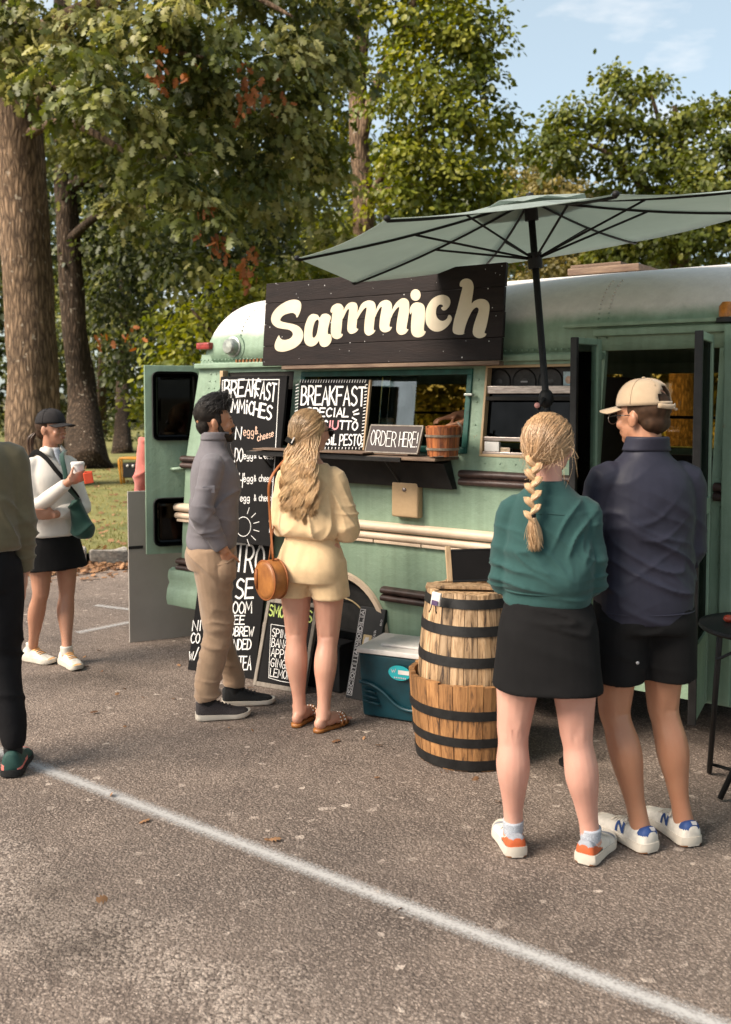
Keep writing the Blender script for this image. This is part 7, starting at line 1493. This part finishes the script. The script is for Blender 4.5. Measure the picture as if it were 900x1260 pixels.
# ---- 5. woman in white
fa, fb = gr(52, 818), gr(95, 823); ctr = (fa + fb) / 2 + _fh * .06 - _r * .045; hd = hdg(72) + PI + .50
p = Person('woman in white top, black skirt and dark cap holding a cup, arms folded', ctr, hd, 1.615)
ra, la = p.inv(fa), p.inv(fb); la[2] = ra[2] = .085; la[1] -= .13; ra[1] -= .13; p.setHead(.42, .02); p.torso(.98, hipw=1.02)
p.leg(-1, (-.088, -.01, .89), (-.095, .0, .49), la, 1.0); p.leg(1, (.088, -.01, .89), (.095, .0, .49), ra, 1.0)
cupw = atD(96, 584, 5.90); cl_ = p.inv(cupw)
wR = cl_ + np.array([.085, .045, -.035]); eR = np.array([.180, .060, 1.05]); p.arm((.138, -.01, 1.335), eR, wR); p.hand(wR, (-1, -.10, .30), (-.1, -1, 0), (0, 0, 1), .5, .95)
wL = np.array([.095, .195, 1.030]); eL = np.array([-.172, .085, 1.045]); p.arm((-.138, -.01, 1.335), eL, wL); p.hand(wL, (1, -.05, .12), (0, -1, 0), (0, .2, 1), .25, .95)
p.head(smile=1); p.finish('skin_brown'); p.eyes()
g = MB(); rloft(g, [(.875, 0, -.01, .180, .138, 2.4), (.90, 0, -.01, .182, .140, 2.4), (.98, 0, -.005, .172, .132, 2.4), (1.08, 0, .002, .158, .126, 2.4), (1.18, 0, .01, .162, .134, 2.4), (1.27, 0, .012, .160, .132, 2.4), (1.345, 0, 0, .143, .106), (1.39, 0, -.008, .112, .080), (1.425, 0, -.010, .076, .066), (1.455, 0, -.010, .062, .060)])
p.sleeve(g, 1, (.046, .056, .054, .053, .053, .049, .043, .036), .92); p.sleeve(g, -1, (.046, .056, .054, .053, .053, .049, .043, .036), .88)
p.garment('top', g, 'white_knit', [(.006, [[6, 3, 14], [0, 5, 0], [2, 0, 3]], (0, .13, .98), .16, 101, True), (.006, (18, 4, 6), (.12, .14, 1.06), .10, 102, True), (.006, (18, 4, 6), (-.1, .14, 1.05), .10, 105, True), (.004, (7, 7, 7), None, 1, 103, False)], .008)
m = MB()
for q in (-1, 1): m.add([(q * .030, .062, 1.455), (q * .062, .020, 1.468), (q * .085, .050, 1.425), (q * .040, .092, 1.395)], [(0, 1, 2, 3)])
o = p.part('collar', m, 'white_knit'); md = o.modifiers.new('t', 'SOLIDIFY'); md.thickness = .005
m = MB(); limb(m, [(0, .066, 1.45), (0, .088, 1.40), (0, .118, 1.34)], [.022, .022, .006], 10, .4, ref=(1, 0, 0)); p.part('undershirt', m, 'sock_grey')
g = MB(); rloft(g, [(.655, 0, -.01, .225, .180, 2.4), (.70, 0, -.01, .212, .168, 2.4), (.80, 0, -.01, .190, .146, 2.4), (.90, 0, -.01, .165, .126), (.96, 0, -.008, .150, .115)]); p.garment('skirt', g, 'black_cloth', [(.010, (11, 11, 1.2), (0, 0, .65), .25, 111, False)], .009)
def r5(t, h, lx): return 1 if (t > .90 or (.25 < t < .5 and h > .75)) else 0
for ank, yw, sd in ((la, -.10, -1), (ra, .30, 1)): p.shoe((ank[0], ank[1], 0), yw, .262, .096, .036, ('shoe_white', 'shoe_cream'), (('shoe_peach',), r5), 0, None, 'shoe_peach', sd, 'shoe_white')
HC = ((.030, .016, .010), (.085, .045, .025)); m = MB(); R_ = p.headM.to_3x3(); m.ell(p.hp((0, -.026, 1.606)), (.078, .090, .082), R_); m.ell(p.hp((0, -.075, 1.555)), (.045, .04, .05), R_); hb = p.colmesh('hair', evalmesh(m, .007, 2), lambda P: np.tile(blend(HC[0], HC[1], .4), (len(P), 1)) * (1 + .3 * vnoise(P * 80, 3)[:, None]))
lines, cc = [], []; s0 = p.hp((.020, -.110, 1.555)); rg = np.random.default_rng(3)
for i in range(220): a = rg.uniform(0, 2 * PI); rr = .024 * math.sqrt(rg.random()); o_ = np.array([math.cos(a), math.sin(a), 0]) * rr; lines.append((smooth_pts([s0 + o_ * .4, s0 + np.array([.025, -.02, -.04]) + o_, s0 + np.array([.030, -.02, -.10]) + o_ * .8, s0 + np.array([.034, -.01, -.165]) + o_ * .3], 3), [.0022] * 9 + [.001])); cc.append(blend(HC[0], HC[1], rg.random()))
p.strands('ponytail', lines, cc, parent=hb); p.cap('cap_black', .082, False, dz=.004)
# her cup, phone, bag and strap are things of their own
cw = cupw + _u * .012; cu2 = thing('paper_cup', 'white paper cup in the hand of the woman in white', 'cup', tuple(cw - _u * .05)); MB().lathe([(.030, -.055), (.040, .050)], 24, tuple(cw)).build('cup_body', 'cup_white', cu2, smooth=True, angle=.6); MB().lathe([(.042, .050), (.042, .058), (.036, .066), (.001, .066)], 24, tuple(cw), cap=False).build('lid', 'cup_white', cu2, smooth=True, angle=.6)
pw = atD(109, 588, 5.86); ph_ = thing('red_box', 'small bright red packet held beside the white paper cup', 'packet', tuple(pw)); MB().box(pw, (.055, .030, .068), Matrix.Rotation(TH + .3, 3, 'Z') @ Matrix.Rotation(-.15, 3, 'Y')).build('packet_body', 'phone_red', ph_, bevel=.006); MB().box(pw + _u * .036, (.045, .024, .008), Matrix.Rotation(TH + .3, 3, 'Z')).build('flap', 'phone_red', ph_, bevel=.002)
tb = thing('tote_bag', 'dark green fabric bag hanging behind the hip of the woman in white', 'bag', tuple(p.W((-.20, .02, .80)))); g = MB(); c_ = atD(98, 640, 6.02)
rloft(g, [(-.12, .03, 0, .025, .025), (-.09, .025, 0, .055, .04), (0, .005, 0, .060, .045), (.10, -.02, 0, .035, .035), (.13, -.03, 0, .02, .02)]); me = evalmesh(g, .009, 3); wrinkle(me, [(.010, (10, 10, 6), None, 1, 7, True)]); P = mesh_co(me); Q = c_ + P[:, 0:1] * _r + P[:, 1:2] * _fh + P[:, 2:3] * _u; me.vertices.foreach_set('co', Q.astype(np.float32).ravel()); me.polygons.foreach_set('use_smooth', [True] * len(me.polygons)); me.materials.clear(); link('bag_body', me, 'bag_green', tb)
MB().tube(smooth_pts([c_ + _u * .12, atD(84, 600, 5.90), atD(80, 580, 5.88), atD(76, 560, 5.93), p.W((-.105, -.01, 1.425)), p.W((-.12, -.09, 1.38))], 4), .016, 8, flat=.2, ref=tuple(_r)).build('strap', 'bag_green', tb, smooth=True)
cs_ = thing('belt_bag', 'black crossbody strap and pouch worn over the white top', 'bag', tuple(p.W((.15, -.12, 1.0))))
MB().tube(smooth_pts([p.W((.12, -.095, 1.36)), p.W((.105, -.02, 1.425)), p.W((.085, .075, 1.395)), p.W((.045, .142, 1.31)), p.W((-.02, .158, 1.22)), p.W((-.10, .140, 1.13)), p.W((-.172, .04, 1.05)), p.W((-.13, -.13, 1.03))], 5), .017, 8, flat=.16, ref=(0, 0, 1)).build('strap', 'black_cloth', cs_, smooth=True)
MB().box(p.W((.02, -.165, 1.02)), (.20, .07, .13), hd - PI / 2).build('pouch', 'black_cloth', cs_, bevel=.02, seg=3); MB().tube([p.W((-.13, -.13, 1.03)), p.W((-.07, -.165, 1.03))], .014, 6).build('strap', 'black_cloth', cs_, smooth=True); MB().tube([p.W((.12, -.095, 1.36)), p.W((.11, -.165, 1.07))], .014, 6).build('strap', 'black_cloth', cs_, smooth=True)

# ---- 6. man in the olive sweater at the left edge
fb = gr(17, 951); hd = hdg(-5) + .05; ctr = fb - _r * .165 + _fh * .02
p = Person('person in olive sweater and black trousers cut off by the left edge', ctr, hd, 1.80)
ra = p.inv(fb); la = np.array([-.12, .10, .085]); ra[2] = .085; p.setHead(.25, 0); p.torso(1.15); p.leg(-1, (-.088, -.01, .90), (-.10, .05, .49), la); p.leg(1, (.088, -.01, .90), (.095, .02, .49), ra)
p.arm((.160, -.012, 1.345), (.195, -.01, 1.07), (.205, .04, .845)); p.hand((.205, .04, .845), (-.06, .12, -1), (-1, 0, 0), (0, 1, 0), .35); p.arm((-.160, -.012, 1.345), (-.19, .0, 1.07), (-.18, .06, .845)); p.hand((-.18, .06, .845), (.06, .12, -1), (1, 0, 0), (0, 1, 0), .35); p.head(True); p.finish('skin_fair')
g = MB(); rloft(g, [(.955, 0, -.01, .172, .130, 2.4), (.98, 0, -.01, .182, .142, 2.4), (1.08, 0, -.005, .184, .142, 2.4), (1.20, 0, 0, .180, .138, 2.4), (1.30, 0, 0, .174, .130, 2.4), (1.36, 0, -.008, .158, .112), (1.405, 0, -.012, .122, .086), (1.44, 0, -.012, .078, .070), (1.46, 0, -.012, .066, .062)])
for q in (-1, 1): p.sleeve(g, q, (.052, .064, .062, .060, .058, .054, .048, .040), .96)
p.garment('sweater', g, 'olive_knit', [(.007, (4, 4, 18), (.18, 0, 1.0), .14, 121, True), (.006, [[8, 4, 12], [0, 5, 0], [2, 0, 3]], (.1, -.12, 1.08), .18, 122, True), (.004, (7, 7, 7), None, 1, 123, False)], .009)
g = MB(); rloft(g, [(.79, 0, -.02, .172, .126, 2.5), (.88, 0, -.02, .172, .132, 2.5), (.99, 0, -.01, .158, .118)])
for q, ak in ((-1, la), (1, ra)): limb(g, [(q * .080, -.02, .90), (q * .094, -.012, .78), (q * .098, .004, .62), (q * .097, .018, .49), (q * .097 * .6 + ak[0] * .4, .02 * .6 + ak[1] * .4 - .018, .34), (ak[0], ak[1] - .006, .18), (ak[0], ak[1] - .004, .12)], [.106, .104, .094, .088, .074, .060, .050], 20)
p.garment('trousers', g, 'dark_trouser', [(.007, [[4, 7, 14], [0, 5, 0], [2, 0, 3]], (.10, .0, .45), .2, 124, True), (.005, (8, 8, 4), None, 1, 125, False)], .009)
def r6(t, h, lx): return 1 if (h < .35 + .12 * math.sin(lx * 130) and (t < .5 or t > .8)) else 0
for ank, yw, sd in ((la, 0, -1), (ra, -.25, 1)): p.shoe((ank[0], ank[1], 0), yw, .29, .102, .030, ('shoe_green', 'black_knit'), (('shoe_coral',), r6), .018, None, 'shoe_cream', sd, 'black_knit')
m = MB(); m.ell(p.hp((0, -.020, 1.615)), (.080, .092, .088), p.headM.to_3x3()); p.colmesh('hair', evalmesh(m, .008, 2), lambda P: np.tile((.05, .03, .02), (len(P), 1)))

# ---- 7. server inside the bus
p = Person('server inside the bus, only forearms and hands showing over the counter', (-2.42, 5.22, .55), math.radians(235), 1.72)
h1, h2 = p.inv(onY(549, 514, 4.84)), p.inv(onY(562, 521, 4.78)); p.torso(1.05); p.leg(-1, (-.088, -.01, .90), (-.09, .0, .49), (-.09, -.02, .085)); p.leg(1, (.088, -.01, .90), (.09, .0, .49), (.09, -.02, .085))
for sd, h_ in ((1, h1), (-1, h2)):
    e_ = np.array([sd * .20, .10, 1.10]); w_ = h_ + (e_ - h_) / np.linalg.norm(e_ - h_) * .075; p.arm((sd * .15, -.01, 1.34), e_, w_, 1.05); p.hand(w_, (h_ - w_), (0, 0, -1), (-sd, .2, 0), .45)
p.head(True); p.finish('skin_tan', .008)
g = MB(); rloft(g, [(.84, 0, -.012, .172, .128, 2.4), (.95, 0, -.005, .175, .135, 2.4), (1.18, 0, 0, .176, .134, 2.4), (1.30, 0, 0, .182, .130, 2.4), (1.36, 0, -.008, .176, .112), (1.41, 0, -.012, .14, .086), (1.45, 0, -.012, .066, .062)])
for q in (-1, 1): limb(g, [(q * .10, -.01, 1.36), (q * .152, 0, 1.33), (q * .185, .06, 1.19)], [.05, .060, .060], 16)
p.garment('shirt', g, 'black_cloth', [(.005, (7, 7, 7), None, 1, 131, False)], .011)
g = MB(); rloft(g, [(.79, 0, -.02, .172, .126, 2.5), (.95, 0, -.01, .160, .118)])
for q in (-1, 1): limb(g, [(q * .085, -.02, .88), (q * .092, 0, .5), (q * .09, -.02, .10)], [.105, .082, .062], 16)
p.garment('trousers', g, 'dark_trouser', (), .011)
for sd in (-1, 1): p.shoe((sd * .09, -.02, 0), 0, .28, .1, .03, ('black_knit', 'black_knit'), None, 0, None, None, sd)
m = MB(); m.ell(p.hp((0, -.020, 1.615)), (.080, .092, .088), p.headM.to_3x3()); p.colmesh('hair', evalmesh(m, .008, 2), lambda P: np.tile((.03, .02, .014), (len(P), 1)))

# ---- 8. person behind the open rear door
pp = atD(206, 560, 7.25); p = Person('person in pink jacket and black trousers mostly hidden behind the open rear door', (pp[0], pp[1], 0), hdg(190) + .3, 1.70)
p.torso(1.1); p.leg(-1, (-.088, -.01, .90), (-.09, .0, .49), (-.09, -.02, .085)); p.leg(1, (.088, -.01, .90), (.09, .0, .49), (.09, -.02, .085)); p.arm((-.155, -.01, 1.345), (-.19, -.02, 1.09), (-.175, .10, .90)); p.hand((-.175, .10, .90), (.1, .3, -1), (1, 0, 0), (0, 1, 0), .3); p.arm((.155, -.01, 1.345), (.19, -.02, 1.09), (.175, .10, .90)); p.hand((.175, .10, .90), (-.1, .3, -1), (-1, 0, 0), (0, 1, 0), .3); p.head(); p.finish('skin_fair')
g = MB(); rloft(g, [(.93, 0, -.012, .178, .138, 2.4), (1.05, 0, -.005, .180, .142, 2.4), (1.20, 0, 0, .176, .138, 2.4), (1.30, 0, 0, .170, .130, 2.4), (1.36, 0, -.008, .155, .112), (1.405, 0, -.012, .12, .088), (1.46, 0, -.012, .070, .066)])
for q in (-1, 1): p.sleeve(g, q, (.052, .066, .066, .064, .062, .056, .05, .044), .94)
p.garment('jacket', g, 'pink_fleece', [(.008, (6, 6, 12), None, 1, 141, True)], .010)
g = MB(); rloft(g, [(.79, 0, -.02, .172, .126, 2.5), (.95, 0, -.01, .160, .118)])
for q in (-1, 1): limb(g, [(q * .085, -.02, .88), (q * .092, 0, .5), (q * .09, -.02, .10)], [.105, .082, .062], 16)
p.garment('trousers', g, 'dark_trouser', (), .011)
for sd in (-1, 1): p.shoe((sd * .09, -.02, 0), 0, .27, .096, .03, ('black_knit', 'shoe_cream'), None, 0, None, None, sd)
m = MB(); m.ell(p.hp((0, -.020, 1.615)), (.080, .092, .088), p.headM.to_3x3()); m.ell(p.hp((0, -.06, 1.55)), (.06, .05, .08), p.headM.to_3x3()); p.colmesh('hair', evalmesh(m, .008, 2), lambda P: np.tile((.06, .035, .02), (len(P), 1)))
